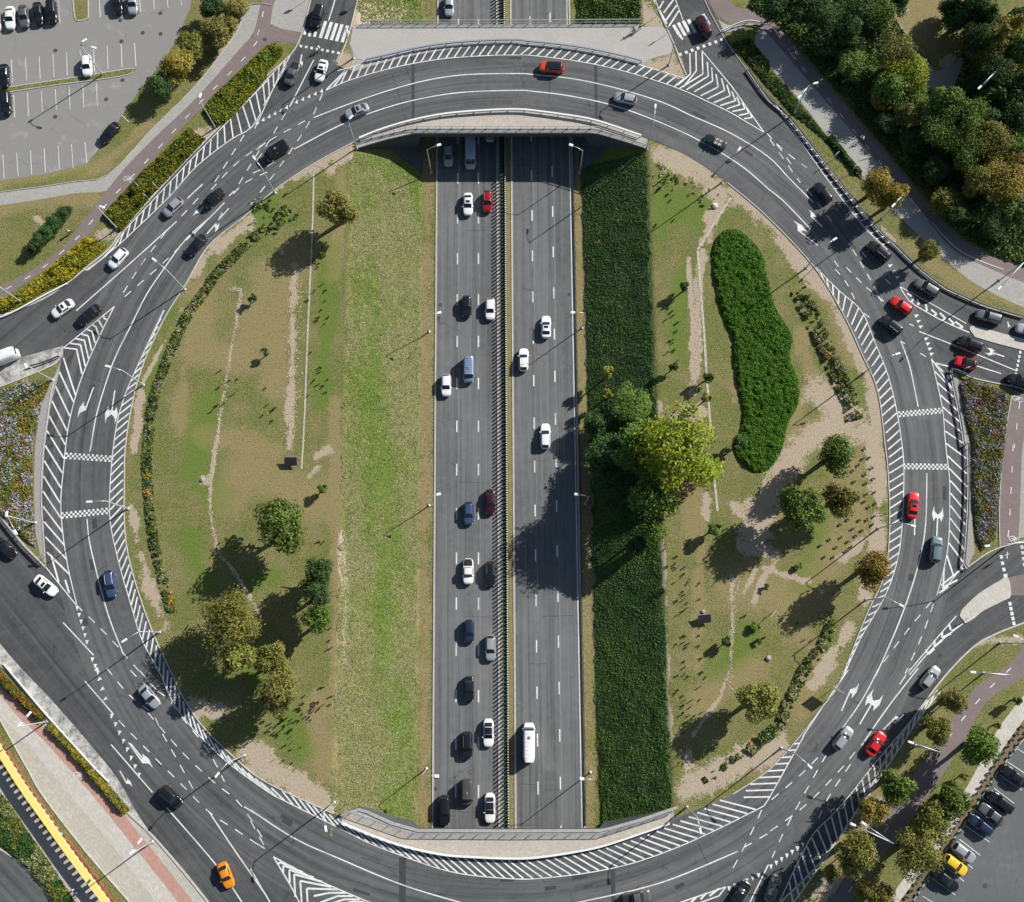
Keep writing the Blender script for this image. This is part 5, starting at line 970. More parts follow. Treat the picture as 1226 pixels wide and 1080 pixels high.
for a in ((t1('a2', 232, 305), (-1, -.06), 'suv', 'redorange', 'red orange car with black roof on the northern bridge', 'dark', None), (t1('a2', 570, 450), (-1, -.22), 'hatch', 'silver', 'silver grey car on the northern bridge, right of the red orange one', None, None),
    (t1('a2', 983, 650), (-1, -.48), 'open', 'darkgreen', 'dark green open convertible with pale seats, north east of the roundabout', None, None), (t1('a1', 487, 507), (-1, .38), 'sedan', 'silver', 'silver sedan on the roundabout just left of the northern bridge', 'sun', None),
    (t1('a1', 117, 690), (-1, .62), 'van', 'black', 'long black van beside the north west dashed lanes', None, 4.9), (t1('a1', 190, 335), (-.42, 1), 'pickup', 'grey', 'grey car waiting left of the white one at the north west give way line', None, 4.6),
    (t1('a1', 324, 322), (-.3, 1), 'sedan', 'white', 'white sedan at the north west give way line', 'sun', 4.4), (t1('a1', 307, 70), (-.3, 1), 'suv', 'black', 'black car entering the zebra crossing at the top left', None, 4.6),
    (t1('a0', 978, 908), (-.8, .68), 'pickup', 'black', 'dark boxy car following the silver one on the north west arc', None, 4.5), (t1('a0', 793, 948), (-.78, .75), 'hatch', 'silver', 'silver hatchback beside the green hedge on the north west arc', 'rails', 4.3),
    (t1('b0', 900, 128), (-.7, .78), 'sedan', 'black', 'black sedan nearest the inner kerb on the north west arc', None, 4.7), (t1('b0', 540, 188), (-.68, .76), 'hatch', 'white', 'white hatchback leaving west above the long divider line', 'rails', 4.3),
    (t1('b0', 286, 418), (-.85, .6), 'sedan', 'white', 'white sedan with sunroof on the western exit', 'sun', 4.4), (t1('b0', 407, 447), (-.8, .64), 'sedan', 'black', 'black sedan at the tip of the western chevrons', None, 4.8), (t1('b0', 12, 640), (-1, .38), 'minibus', 'white', 'white van cut by the left edge of the picture', None, 5.2),
    (t1('c0', 505, 647), (.13, 1), 'hatch', 'blue', 'blue hatchback going down the western arc', 'rails', 4.8), (t1('c0', 208, 655), (.75, .62), 'sedan', 'white', 'white sedan passing the tip of the western flower bed', 'sun', 4.7), (t1('c0', 22, 482), (.75, .66), 'sedan', 'black', 'black car cut by the left edge beside the flower bed rail', None, None),
    (t1('d0', 684, 130), (.62, .75), 'sedan', 'silver', 'silver sedan in tree shade on the south west arc', None, 4.5), (t1('d0', 782, 590), (.72, .66), 'suv', 'black', 'black car on the south west road near the paved apron', None, 4.4), (t1('d0', 1035, 950), (.36, .95), 'sedan', 'orange', 'orange sedan heading out at the bottom left', None, 4.3),
    (t1('d2', 622, 1052), (1, -.2), 'pickup', 'grey', 'dark grey car on the southern bridge cut by the bottom edge', None, 4.6), (t1('d2', 1098, 1035), (.5, -.85), 'sedan', 'black', 'black car waiting at the southern give way triangles', None, 4.6), (t1('d3', 75, 1012), (.38, -1), 'sedan', 'grey', 'dark grey sedan beside the shaded hatching at the bottom', None, 4.7),
    (t1('d3', 397, 322), (.62, -.8), 'hatch', 'silver', 'silver hatchback left of the red car on the south east arc', 'rails', 4.4), (t1('d3', 547, 347), (.58, -.82), 'sedan', 'red', 'bright red sedan on the south east arc', None, 4.5), (t1('d3', 797, 42), (.62, -.78), 'hatch', 'silver', 'silver hatchback on the inner side of the eastern exit', 'rails', 4.4),
    (t1('c3', 825, 490), (.1, -1), 'suv', 'teal', 'grey teal car below the white turn arrow on the east side', 'rails', 4.6), (t1('c3', 718, 287), (.1, -1), 'sedan', 'red', 'bright red sedan beside the eastern inner hatching', 'sun', 4.7),
    (t1('b3', 618, 495), (-.8, -.62), 'suv', 'black', 'dark car just below the red hatchback in the eastern merge', 'rails', 4.4), (t1('b3', 665, 405), (-.84, -.6), 'hatch', 'red', 'red hatchback on the east merge left of the chevrons', None, 4.2), (t1('b3', 782, 322), (-.84, -.5), 'hatch', 'grey', 'long grey estate in the slip lane above the chevrons', None, 4.8),
    (t1('b3', 562, 155), (-.78, -.64), 'suv', 'black', 'black car with roof rails between two tree shadows in the north east', 'rails', 4.7), (t1('a3', 305, 882), (-.6, -.8), 'hatch', 'black', 'black hatchback beside the upper right guard rail', None, 4.3), (t1('a2', 930, 118), (-.4, -.85), 'suv', 'maroon', 'dark red car crossing the north east zebra', None, 4.6),
    (t1('b3', 1067, 455), (-1, -.28), 'hatch', 'grey', 'grey green estate in the slip lane near the arrow', None, 4.9), (t1('b3', 982, 580), (-1, -.36), 'suv', 'black', 'black car alone in the middle eastern entry lane', None, 4.6), (t1('b3', 960, 668), (-1, -.28), 'hatch', 'red', 'small red car with dark roof above the eastern flower bed', 'dark', 3.9),
    (t1('b3', 1215, 748), (-1, -.22), 'suv', 'black', 'dark car at the right edge beside the square road marks', None, None), (t1('b3', 1245, 515), (-1, -.2), 'hatch', 'silver', 'silver car cut by the right edge above the island', None, None)):
    car(a[0], a[1], a[2], a[3], a[4], rg, 0, a[5], a[6])
for a in ((t1('a1', 907, 713), 1, 'hatch', 'silver', 'silver car in bridge shade in the leftmost southbound lane', 'rails', 4.3), (t1('a1', 1008, 697), 1, 'minibus', 'whitegrey', 'pale minibus in the shade below the northern bridge', None, 6.2), (t1('a1', 1098, 600), 1, 'hatch', 'silver', 'silver car mostly hidden under the northern bridge', None, None),
    (t1('a1', 997, 935), 1, 'sedan', 'white', 'white sedan just out of the northern bridge shadow', 'sun', 4.5), (t1('a1', 1087, 922), 1, 'hatch', 'crimson', 'red hatchback with roof rails beside the median fence', 'rails', 4.3), (t1('b1', 991, 408), 1, 'hatch', 'black', 'black hatchback beside the white one in the middle southbound lane', None, 4.2), (t1('b1', 1099, 420), 1, 'hatch', 'white', 'white hatchback next to the median, upper half of the motorway', None, 4.2),
    (t1('b1', 1000, 697), 1, 'van', 'paleblue', 'tall light blue van in the middle southbound lane', None, 5.0), (t1('b1', 897, 770), 1, 'hatch', 'white', 'white compact car in the leftmost lane beside the blue van', None, 4.2), (t1('c1', 1098, 272), 1, 'sedan', 'maroon', 'maroon car next to the median fence', None, 4.6), (t1('c1', 1001, 323), 1, 'hatch', 'blue', 'blue hatchback left of the maroon car', None, 4.2),
    (t1('c1', 998, 590), 1, 'pickup', 'white', 'white pickup with dark cargo bed', None, 4.6), (t1('c1', 1099, 602), 1, 'hatch', 'black', 'black car right of the white pickup', 'rails', 4.5), (t1('c1', 1002, 865), 1, 'hatch', 'navy', 'navy blue car above the silver estate', None, 4.1), (t1('c1', 1101, 942), 1, 'hatch', 'silver', 'white silver estate beside the median in the lower half', 'rails', 4.5),
    (t1('d1', 1001, 96), 1, 'sedan', 'black', 'black sedan alone in the middle lane near the lower slope', 'dark', 4.4), (t1('d1', 1091, 297), 1, 'sedan', 'white', 'white sedan with dark roof, upper one of the two by the median', 'dark', 4.8), (t1('d1', 993, 353), 1, 'suv', 'black', 'black estate with silver roof rails in the middle lane', 'rails', 4.6), (t1('d1', 993, 570), 1, 'van', 'brown', 'dark brown van in the middle lane close to the southern bridge', None, 4.4),
    (t1('d1', 890, 652), 1, 'suv', 'black', 'black pickup like car in the leftmost lane at the southern bridge', None, 5.0), (t1('d1', 1098, 642), 1, 'sedan', 'white', 'white sedan with black roof nearest the southern bridge', 'dark', 5.0), (t1('a1', 911, 25), 1, 'sedan', 'silver', 'silver sedan on the motorway north of the bridge', None, 4.4),
    (t1('b2', 206, 503), -1, 'sedan', 'white', 'white northbound car with black sunroof', 'sun', 4.3), (t1('b2', 103, 653), -1, 'hatch', 'white', 'white northbound hatchback nearest the median', 'rails', 4.3), (t1('b2', 203, 1004), -1, 'hatch', 'white', 'white northbound estate beside the big tree shadow', 'rails', 4.7), (t1('d2', 128, 343), -1, 'minibus', 'white', 'long white minibus in the northbound lane', None, 6.7)):
    car(a[0], (0.0, a[1]), a[2], a[3], a[4], mg, ZM+.03, a[5], a[6])
for a in ((t1('d3', 1182, 495), (-.85, -.62), 'sedan', 'black', 'black parked car topmost in the right parking row'), (t1('d3', 1122, 617), (-.85, -.65), 'suv', 'black', 'black parked estate with red tail lights, right parking row'), (t1('d3', 1080, 672), (-.85, -.65), 'sedan', 'grey', 'dark grey parked sedan between black and blue cars'), (t1('d3', 1030, 722), (-.85, -.65), 'hatch', 'navy', 'blue grey parked car left of the empty bay'),
    (t1('d3', 950, 845), (.85, .65), 'hatch', 'silver', 'silver brown parked car beside the yellow one'), (t1('d3', 912, 902), (.85, .65), 'hatch', 'yellow', 'yellow parked car in the right parking row'), (t1('d3', 870, 973), (.85, .65), 'sedan', 'black', 'black parked car left of the yellow one'),
    (t1('a0', 45, 80), (0, 1), 'sedan', 'white', 'white parked sedan in the top left row'), (t1('a0', 108, 72), (.1, 1), 'sedan', 'grey', 'dark grey parked car right of the white one in the top row'), (t1('a0', 173, 60), (.08, 1), 'sedan', 'black', 'black parked car in the middle of the top left row'), (t1('a0', 235, 50), (.08, 1), 'suv', 'black', 'black parked car rightmost of the top left row'), (t1('a0', -22, 92), (.1, 1), 'sedan', 'silver', 'silver parked car cut by the left edge'),
    (t1('a0', 538, 14), (.08, 1), 'hatch', 'black', 'black parked car at the top edge left of the silver one'), (t1('a0', 608, 14), (.0, 1), 'hatch', 'silver', 'silver parked car at the top edge of the car park'), (t1('a0', 397, 298), (.05, 1), 'hatch', 'white', 'white parked car backed against the grass strip beside the lamp'), (t1('a0', 18, 345), (0, 1), 'sedan', 'black', 'black parked car above the grass strip at the left edge'), (t1('a0', 24, 468), (.05, 1), 'suv', 'black', 'black parked car below the grass strip at the left edge'),
    (t1('a0', 502, 607), (-.65, .72), 'sedan', 'black', 'black car parked askew by the brown slope of the car park')):
    car(a[0], a[1], a[2], a[3], a[4], pg, .01)

# ------------------------------------------------------------------ foliage
def quads(P, size, seed, up=.6, elong=1.0, out=None):
    r_ = np.random.RandomState(seed); n = len(P); N = r_.normal(size=(n, 3)); N /= np.linalg.norm(N, axis=1)[:, None]; N[:, 2] = np.abs(N[:, 2])+up
    if out is not None: N = N*.6+out
    N /= np.linalg.norm(N, axis=1)[:, None]; A = np.cross(N, r_.normal(size=(n, 3))); A /= np.linalg.norm(A, axis=1)[:, None]; B = np.cross(N, A)
    s = (size*r_.uniform(.6, 1.3, n))[:, None]*.5; A = A*s*elong; B = B*s
    V = np.stack([P-A, P-B*.8, P+A, P+B*.8], 1).reshape(-1, 3); return V
def qmesh(name, Vs, mats, mi=None):
    n = len(Vs)//4; me = bpy.data.meshes.new(name); me.vertices.add(len(Vs)); me.vertices.foreach_set('co', Vs.astype('f').ravel())
    me.loops.add(n*4); me.loops.foreach_set('vertex_index', np.arange(n*4, dtype='i')); me.polygons.add(n); me.polygons.foreach_set('loop_start', np.arange(0, n*4, 4, dtype='i'))
    for m in mats: me.materials.append(m)
    if mi is not None: me.polygons.foreach_set('material_index', np.asarray(mi, 'i'))
    me.update(); return me
def crown_mesh(name, seed, n, leaf, nb=22, conic=False, flat=.8, gap=.0):
    r_ = np.random.RandomState(seed); C = []; 
    while len(C) < nb:
        p = r_.uniform(-1, 1, 3)
        if np.linalg.norm(p) < 1 and np.linalg.norm(p) > .35: C.append(p*np.array([.74, .74, .70])*r_.uniform(.8, 1.12))
    C = np.array(C); rad = r_.uniform(.20, .42, nb)
    if conic:
        t = r_.uniform(0, 1, nb); a = r_.uniform(0, 6.28, nb); C = np.c_[np.cos(a)*(1-t)*.75, np.sin(a)*(1-t)*.75, t*1.8-.8]; rad = .35*(1-t)+.14
    w_ = rad**2/np.sum(rad**2); idx = r_.choice(nb, n, p=w_); D_ = r_.normal(size=(n, 3)); D_ /= np.linalg.norm(D_, axis=1)[:, None]
    P = C[idx]+D_*rad[idx][:, None]*r_.uniform(.55, 1.18, n)[:, None]; P[:, 2] = P[:, 2]*flat+.0
    return qmesh(name, quads(P, leaf*.88, seed+5, .15, 1.3, D_*.65), [M['leaf_green']])
CR = {'A': crown_mesh('crown', 11, 5200, .10, 24), 'B': crown_mesh('crown', 12, 5200, .105, 18), 'C': crown_mesh('crown', 13, 5200, .10, 30), 'D': crown_mesh('crown', 14, 9500, .065, 48), 'E': crown_mesh('crown', 15, 9500, .068, 40),
      'S': crown_mesh('crown', 16, 1300, .19, 9), 'K': crown_mesh('crown', 17, 4200, .12, 22, True), 'T': crown_mesh('crown', 18, 420, .34, 6)}
def trunk_mesh(seed):
    mb = MB(); r_ = random.Random(seed); mb.tube([(0, 0, 0), (.01, 0, .25), (.0, .02, .55), (.02, 0, .8)], [.055, .04, .03, .012], 7)
    for i in range(6):
        a = i*1.1+r_.random(); z0 = .3+.07*i; mb.tube([(0, 0, z0), (math.cos(a)*.14, math.sin(a)*.14, z0+.12), (math.cos(a)*.30, math.sin(a)*.30, z0+.22)], [.02, .013, .005], 5)
    return mb.mesh('trunk', [M['bark']], True)
TRK = [trunk_mesh(i) for i in range(3)]
tn = [0]
def tree(p, rpx, h, kind, mat, label, cat='tree', group=None, zg=None, name=None, sq=1.0):
    tn[0] += 1; r_ = random.Random(tn[0]*7)
    if zg is None:
        X_, Y_ = G(p, h*.6); zg = float(hgt(np.array(X_), np.array(Y_)))
    X_, Y_ = G(p, zg+h*.6); zg = float(hgt(np.array(X_), np.array(Y_))); rw = rpx/6.8*1.04
    root = empty(name or {'shrub': 'shrub', 'tree': 'tree', 'conifer': 'conifer_tree', 'bush': 'bush'}[cat], (X_, Y_, zg), r_.uniform(0, 6.28)); tag(root, label, cat, group)
    if kind in 'SKT' and h < 2: lo = 0
    else: lo = h*.22
    cz = (h+lo)/2; o = child('crown', CR[kind], root, (0, 0, cz), 0, (rw, rw*sq, (h-lo)/2*1.12 if kind != 'K' else h*.5)); o.material_slots[0].link = 'OBJECT'; o.material_slots[0].material = M[mat]
    o2 = child('trunk', TRK[tn[0] % 3], root, (0, 0, 0), 0, (h*.8, h*.8, h)) if h > 2 else None
    return root
gi = 'trees inside the roundabout'
for a in (((401, 250), 25, 8, 'C', 'leaf_brown', 'brownish green tree beside the thin drain in the upper west lawn'), ((338, 628), 34, 9, 'A', 'leaf_green', 'round olive green tree in the middle of the west lawn'),
    ((381, 682), 18, 7.5, 'C', 'leaf_dark', 'dark feathery tree, topmost of the three by the western slope'), ((379, 708), 20, 7.5, 'A', 'leaf_dark', 'middle tree of the dark three by the western slope'), ((380, 742), 19, 7, 'C', 'leaf_green', 'lowest of the three dark trees by the western slope'),
    ((274, 742), 35, 9, 'D', 'leaf_olive', 'large olive yellow tree at the top of the south west cluster'), ((285, 788), 24, 8, 'B', 'leaf_olive', 'yellowish tree below the largest one in the south west cluster'), ((327, 787), 21, 7, 'C', 'leaf_olive', 'olive tree on the right of the south west cluster'), ((333, 828), 26, 8, 'A', 'leaf_brown', 'brownish tree at the bottom of the south west cluster'),
    ((812, 540), 50, 11, 'D', 'leaf_bright', 'huge bright yellow green tree on top of the eastern slope'), ((786, 522), 26, 6.5, 'B', 'leaf_bright', 'bright crown tucked into the upper left side of the huge tree'), ((838, 562), 24, 6, 'A', 'leaf_bright', 'bright crown at the lower right side of the huge tree'), ((757, 482), 25, 4, 'E', 'leaf_green', 'mid green tree above the huge one on the eastern slope'), ((768, 535), 36, 5, 'E', 'leaf_green', 'dark wide tree beside the huge bright one on the slope'),
    ((748, 590), 36, 4.5, 'D', 'leaf_dark', 'very dark spreading tree low on the eastern slope in shade'), ((725, 545), 30, 5, 'A', 'leaf_dark', 'dark tree at the foot of the eastern slope'), ((788, 588), 32, 7.5, 'C', 'leaf_green', 'green tree below the huge bright tree'), ((782, 632), 19, 6, 'B', 'leaf_green', 'small leafy tree at the lower end of the eastern slope clump'), ((760, 655), 16, 4, 'S', 'leaf_dark', 'low dark shrub at the lower end of the slope clump'),
    ((728, 447), 10, 4, 'S', 'leaf_yellow', 'small yellowish bush high on the dark slope'), ((726, 474), 9, 4, 'S', 'leaf_yellow', 'small yellowish bush above the slope clump'), ((716, 505), 20, 5, 'B', 'leaf_dark', 'loose dark tree at the left edge of the slope clump'),
    ((1000, 545), 25, 8, 'A', 'leaf_green', 'green tree topmost of the eastern group of three'), ((963, 610), 29, 9, 'C', 'leaf_green', 'large dull green tree left in the eastern group of three'), ((1006, 597), 23, 7.5, 'B', 'leaf_olive', 'yellow green tree right in the eastern group of three'),
    ((1044, 681), 23, 8, 'A', 'leaf_gold', 'round golden green tree at the eastern kerb'), ((907, 843), 25, 8, 'C', 'leaf_olive', 'olive tree beside the south eastern plant border'), ((884, 532), 12, 4, 'S', 'leaf_dark', 'small dark tree under the tip of the long green bed')):
    a = list(a); a[2] = a[2]*1.38 if a[2] > 6 else a[2]*1.15; tree(*a, group=gi)
gs = 'young small trees on the lawns'
for a in (((387, 584), 8, 3.2, 'S', 'leaf_green', 'small bright green tree above the row of three dark ones'), ((847, 452), 9, 4, 'S', 'leaf_green', 'small tree on the stony patch, upper of two'), ((847, 476), 8, 4, 'S', 'leaf_olive', 'small tree on the stony patch, lower of two'), ((857, 632), 11, 4.5, 'S', 'leaf_green', 'small tree on the worn path left of the eastern group'),
    ((871, 769), 8, 3, 'S', 'leaf_dark', 'small dark tree right of the dark panel on the east lawn'), ((318, 422), 5, 2.6, 'T', 'leaf_dark', 'tiny tree in the dry middle of the west lawn'), ((302, 358), 6, 2.5, 'T', 'leaf_dark', 'tiny tree beside the pale stepping line top'), ((820, 344), 8, 4, 'S', 'leaf_dark', 'slim dark tree in the upper east lawn'), ((806, 440), 6, 3.2, 'T', 'leaf_dark', 'slim dark tree beside the worn eastern path'),
    ((906, 750), 8, 1.6, 'S', 'leaf_green', 'low green shrub in the dry south east lawn'), ((918, 703), 4, 1.3, 'T', 'leaf_dark', 'tiny dark shrub below the forked dirt path'), ((909, 768), 4, 1.2, 'T', 'leaf_dark', 'tiny shrub in the lower east lawn'), ((956, 678), 5, 1.2, 'T', 'leaf_green', 'tiny green shrub right of the forked dirt path')):
    tree(*a, group=gs)
gp = 'shrubs beside the north west car park'
for a in (((264, 38), 27, 5.5, 'B', 'leaf_brown', 'rusty brown tree at the edge of the north west car park'), ((282, 12), 18, 5, 'A', 'leaf_brown', 'brown tree at the top edge beside the footpath'), ((229, 52), 20, 4.5, 'C', 'leaf_olive', 'olive tree left of the rusty brown one'), ((213, 78), 24, 5, 'A', 'leaf_gold', 'golden green tree beside the car park'), ((192, 102), 20, 4.5, 'B', 'leaf_dark', 'dark green tree lowest in the car park group'), ((205, 92), 14, 4, 'C', 'leaf_olive', 'small olive tree inside the car park group'), ((255, 5), 18, 5, 'C', 'leaf_dark', 'shaded tree at the top edge of the car park')):
    a = list(a); a[2] *= 1.2; tree(*a, group=gp)
for i, (x, y, r_) in enumerate(((78, 255, 12), (66, 265, 13), (58, 277, 13), (47, 287, 12), (38, 296, 8))):
    tree((x, y), r_, 3.0, 'B', 'leaf_dark', ['dense dark conifer at the top of the slanted row', 'second conifer from the top of the slanted row', 'middle conifer of the slanted row beside the bike path', 'fourth conifer of the slanted row', 'smallest conifer at the bottom of the slanted row'][i], 'conifer', 'slanted conifer row beside the north west bike path')
gn = 'woodland trees in the north east'
NEl = [(480, 60, 100, 11, 'D', 'leaf_dark', 'tall dark tree at the top of the wood'), (560, 40, 95, 12, 'E', 'leaf_green', 'green tree crown beside the bare clearing'), (420, 150, 85, 10, 'A', 'leaf_dark', 'dark tree above the north east bike path'), (300, 60, 95, 10, 'D', 'leaf_dark', 'wide dark tree near the top road'), (200, 20, 85, 10, 'B', 'leaf_dark', 'dark tree at the top edge left in the wood'), (330, 200, 85, 8, 'A', 'leaf_dark', 'shaded tree left of the golden one'), (90, 20, 75, 9, 'C', 'leaf_dark', 'dark tree nearest the north east road'),
    (430, 290, 85, 8, 'C', 'leaf_green', 'shaded tree over the bike path edge'), (640, 240, 100, 13, 'D', 'leaf_olive', 'tall golden olive tree right of the shaded wood'), (690, 330, 105, 13, 'E', 'leaf_bright', 'bright green tree below the golden olive one'), (620, 400, 90, 11, 'A', 'leaf_green', 'green tree left of the bright one'), (560, 470, 50, 6, 'B', 'leaf_gold', 'small yellow tree at the wood edge'), (720, 450, 85, 9, 'D', 'leaf_green', 'green tree above the dappled gap'), (700, 520, 75, 8, 'A', 'leaf_olive', 'olive tree inside the wood'),
    (870, 470, 90, 12, 'B', 'leaf_green', 'green tree right of the gravel path end'), (960, 540, 105, 13, 'D', 'leaf_green', 'big bright topped tree in the middle of the wood'), (860, 590, 105, 11, 'E', 'leaf_green', 'broad green tree left of the big middle one'), (1060, 650, 105, 13, 'E', 'leaf_olive', 'large olive green tree above the golden corner tree'), (960, 700, 95, 11, 'D', 'leaf_green', 'green tree below the big middle one'), (1130, 820, 115, 12, 'E', 'leaf_gold', 'golden tree near the right edge'), (1010, 830, 80, 10, 'A', 'leaf_olive', 'olive tree left of the golden corner tree'), (1200, 760, 80, 11, 'B', 'leaf_gold', 'golden tree cut by the right edge'),
    (1180, 950, 90, 9, 'C', 'leaf_green', 'green tree at the right edge below the golden one'), (860, 920, 75, 6, 'A', 'leaf_olive', 'low olive tree beside the brown bike path'), (930, 980, 70, 6, 'B', 'leaf_dark', 'dark tree lowest beside the bike path'), (1080, 1010, 85, 7, 'D', 'leaf_dark', 'dark tree above the path at the right'), (1100, 190, 105, 12, 'K', 'leaf_olive', 'pointed olive tree at the upper right'), (1170, 140, 95, 12, 'K', 'leaf_gold', 'pointed golden tree at the upper right corner'), (1050, 90, 90, 11, 'K', 'leaf_dark', 'dark conifer beside the clearing'), (950, 60, 70, 10, 'K', 'leaf_dark', 'dark conifer shading the clearing'), (1220, 240, 95, 12, 'A', 'leaf_green', 'green tree at the upper right edge'),
    (1180, 400, 110, 12, 'K', 'leaf_dark', 'big dark conifer in the shaded east wood'), (1090, 460, 95, 10, 'K', 'leaf_dark', 'dark conifer below the lamp in the wood'), (1190, 560, 95, 11, 'A', 'leaf_dark', 'shaded tree right of the big middle one'), (1000, 380, 60, 7, 'C', 'leaf_dark', 'shaded low tree beside the gravel path'), (820, 770, 70, 6, 'C', 'leaf_dark', 'dark undergrowth tree above the bike path'), (700, 640, 65, 5, 'A', 'leaf_dark', 'low dark tree on the bike path side'), (600, 560, 60, 5, 'B', 'leaf_dark', 'low shaded tree beside the bike path bend'), (900, 30, 55, 8, 'K', 'leaf_dark', 'dark tree cutting into the clearing from the right'), (1010, 20, 80, 12, 'D', 'leaf_dark', 'dark tree at the top edge right of the clearing'), (1010, 170, 70, 12, 'E', 'leaf_dark', 'dark tree right below the clearing'), (650, 10, 60, 9, 'A', 'leaf_dark', 'dark tree on the left rim of the clearing'), (1100, 320, 90, 12, 'E', 'leaf_dark', 'dark tree between the lamp and the pointed olive tree'), (1180, 660, 80, 10, 'C', 'leaf_green', 'green tree at the right edge above the golden ones'), (1060, 560, 80, 9, 'A', 'leaf_dark', 'dark tree behind the big middle tree')]
for x, y, r_, h, k_, m_, lb in NEl: tree(t1('a3', x, y), r_/3.83, h*(.75 if x < 760 and y > 180 else .9), k_, m_, lb, group=gn)
for x, y, r_, h, k_, m_, lb in ((545, 850, 84, 9, 'A', 'leaf_gold', 'golden tree between the guard rail and the path, left one'), (630, 900, 76, 9, 'B', 'leaf_gold', 'golden tree partly over the path, right one of the pair')): tree(t1('a3', x, y), r_/3.83, h, k_, m_, lb, group='verge trees beside the north east slip road')
tree(t1('b3', 787, 152), 14, 7.5, 'C', 'leaf_olive', 'single olive tree on the verge above the slip road', group='verge trees beside the north east slip road')
gse = 'trees beside the south east bike path'
for x, y, r_, h, k_, m_, lb in ((905, 150, 66, 6, 'A', 'leaf_brown', 'pale brown tree at the top of the south east row'), (825, 275, 68, 6, 'C', 'leaf_olive', 'yellow green tree below the pale brown one'), (1028, 365, 88, 8, 'A', 'leaf_green', 'dark green tree between bike path and pale footpath, topmost'), (640, 540, 88, 8, 'B', 'leaf_green', 'green tree left of the bike path, middle of the row'), (530, 660, 66, 7, 'C', 'leaf_gold', 'rust tinted yellow tree left of the bike path'),
    (895, 612, 84, 8, 'B', 'leaf_green', 'bright green tree beside the planting strip'), (450, 850, 98, 9, 'A', 'leaf_olive', 'large olive green tree in the lower left of the row'), (805, 725, 88, 8, 'C', 'leaf_olive', 'brownish green tree above the widest one'), (735, 850, 105, 9, 'D', 'leaf_olive', 'widest olive tree beside the parked black car'), (580, 1055, 66, 6, 'B', 'leaf_brown', 'orange brown tree at the bottom edge'), (490, 1010, 45, 5, 'A', 'leaf_brown', 'small brown tree at the bottom edge'), (345, 950, 50, 3.5, 'S', 'leaf_brown', 'low brown bush beside the shaded hatching'),
    (1192, 150, 25, 3.5, 'S', 'leaf_green', 'young green tree beside the pale footpath'), (1102, 265, 20, 3.0, 'S', 'leaf_brown', 'young brown tree beside the pale footpath'), (955, 495, 22, 3, 'S', 'leaf_brown', 'tiny rusty tree beside the pale footpath')):
    tree(t1('d3', x, y), r_/3.83, h*1.35 if h > 4 else h, k_, m_, lb, group=gse)
# small round shrubs: east field and the strip by the parking row
for x, y in ((497, 28), (518, 67), (489, 72), (468, 103), (443, 128), (529, 115), (497, 145), (538, 165), (449, 178), (501, 187), (542, 226), (505, 237), (494, 270), (545, 277), (515, 295), (540, 337), (507, 352), (473, 355), (420, 352), (532, 376), (485, 402), (440, 396), (388, 435), (457, 427), (420, 453), (365, 480), (335, 443), (294, 471), (433, 478), (352, 525), (311, 523), (385, 375), (410, 497)):
    tree(t1('c3', x, y), 1.9, .5, 'T', 'leaf_dark', 'small round dark shrub in the field between the eastern trees and kerb', 'shrub', 'small round shrubs in the eastern field')
for off in (-.55, .55):
    P = offset(resamp(GL(T('d3', (1226, 280), (1110, 440), (990, 625), (890, 780), (780, 940), (700, 1060))), 1.35), off)
    for q in P:
        px_ = PX(q[0], q[1], .4); tree(px_, 2.0, .7, 'T', 'leaf_dark', 'low dark shrub planted in the soil strip beside the parking row', 'shrub', 'shrubs in the soil strip beside the parking row')

def scatter(poly_px, n, zfun=None, seed=1, ztop=1.0, zg=0.0, zlo=.1, pref=None):
    """random points in a bed (given by its outline), filling a low rounded volume"""
    W = np.array(GL(poly_px)); r_ = np.random.RandomState(seed); lo = W.min(0); hi = W.max(0); out = []
    while sum(len(o) for o in out) < n:
        c = r_.uniform(lo, hi, (n*3, 2)); c = c[inpoly(c[:, 0], c[:, 1], W)]; out.append(c)
    P = np.concatenate(out)[:n]; e = sdist(P[:, 0], P[:, 1], [tuple(v) for v in W]+[tuple(W[0])]); lump = .55+.45*vnoise(P[:, 0], P[:, 1], .9, seed+3)*1.0+.25*(vnoise(P[:, 0], P[:, 1], 2.3, seed+4)-.5)
    z = zg+ztop*np.clip(np.sqrt(np.clip(e/.7, .08, 1)), 0, 1)*lump*r_.uniform(.55, 1.0, n); return np.c_[P, z]
def bed(name, poly, n, size, mats, ztop, label, cat, seed, mfun=None, up=.4, kind=None, underlay=None):
    P = scatter(poly, n, seed=seed, ztop=ztop); c = P.mean(0); c[2] = 0
    if mfun is None: mi = np.zeros(n, int)
    else: mi = mfun(P)
    root = link(name, qmesh(name, quads(P-c, size, seed, up, 1.2), [M[m] for m in mats], mi), loc=c); tag(root, label, cat, kind=kind)
    if underlay:
        W = GL(poly); o = sheet('bed_soil', W, M[underlay], .03+seed*.0011)
    return root
def flow(names_scales, seed):
    def f(P):
        mi = np.zeros(len(P), int)
        r_ = np.random.RandomState(seed)
        for i, (s, th_, pr) in enumerate(names_scales): 
            v = vnoise(P[:, 0], P[:, 1], s, seed+11*i); mi[(v > th_) & (r_.rand(len(P)) < pr)] = i+1
        return mi
    return f
bed('hedge', T('a0', (1240, 200), (1100, 330), (980, 440), (930, 512), (1000, 585), (1060, 545), (1226, 358), 'a1', (75, 330), (145, 255), (150, 225), (110, 198), (60, 230)), 15000, .34, ['hedge', 'leaf_green'], 1.3, 'yellow green clipped hedge above the gap with a lamp post', 'hedge', 21, flow([(.8, .72, .7)], 5), underlay='soil')
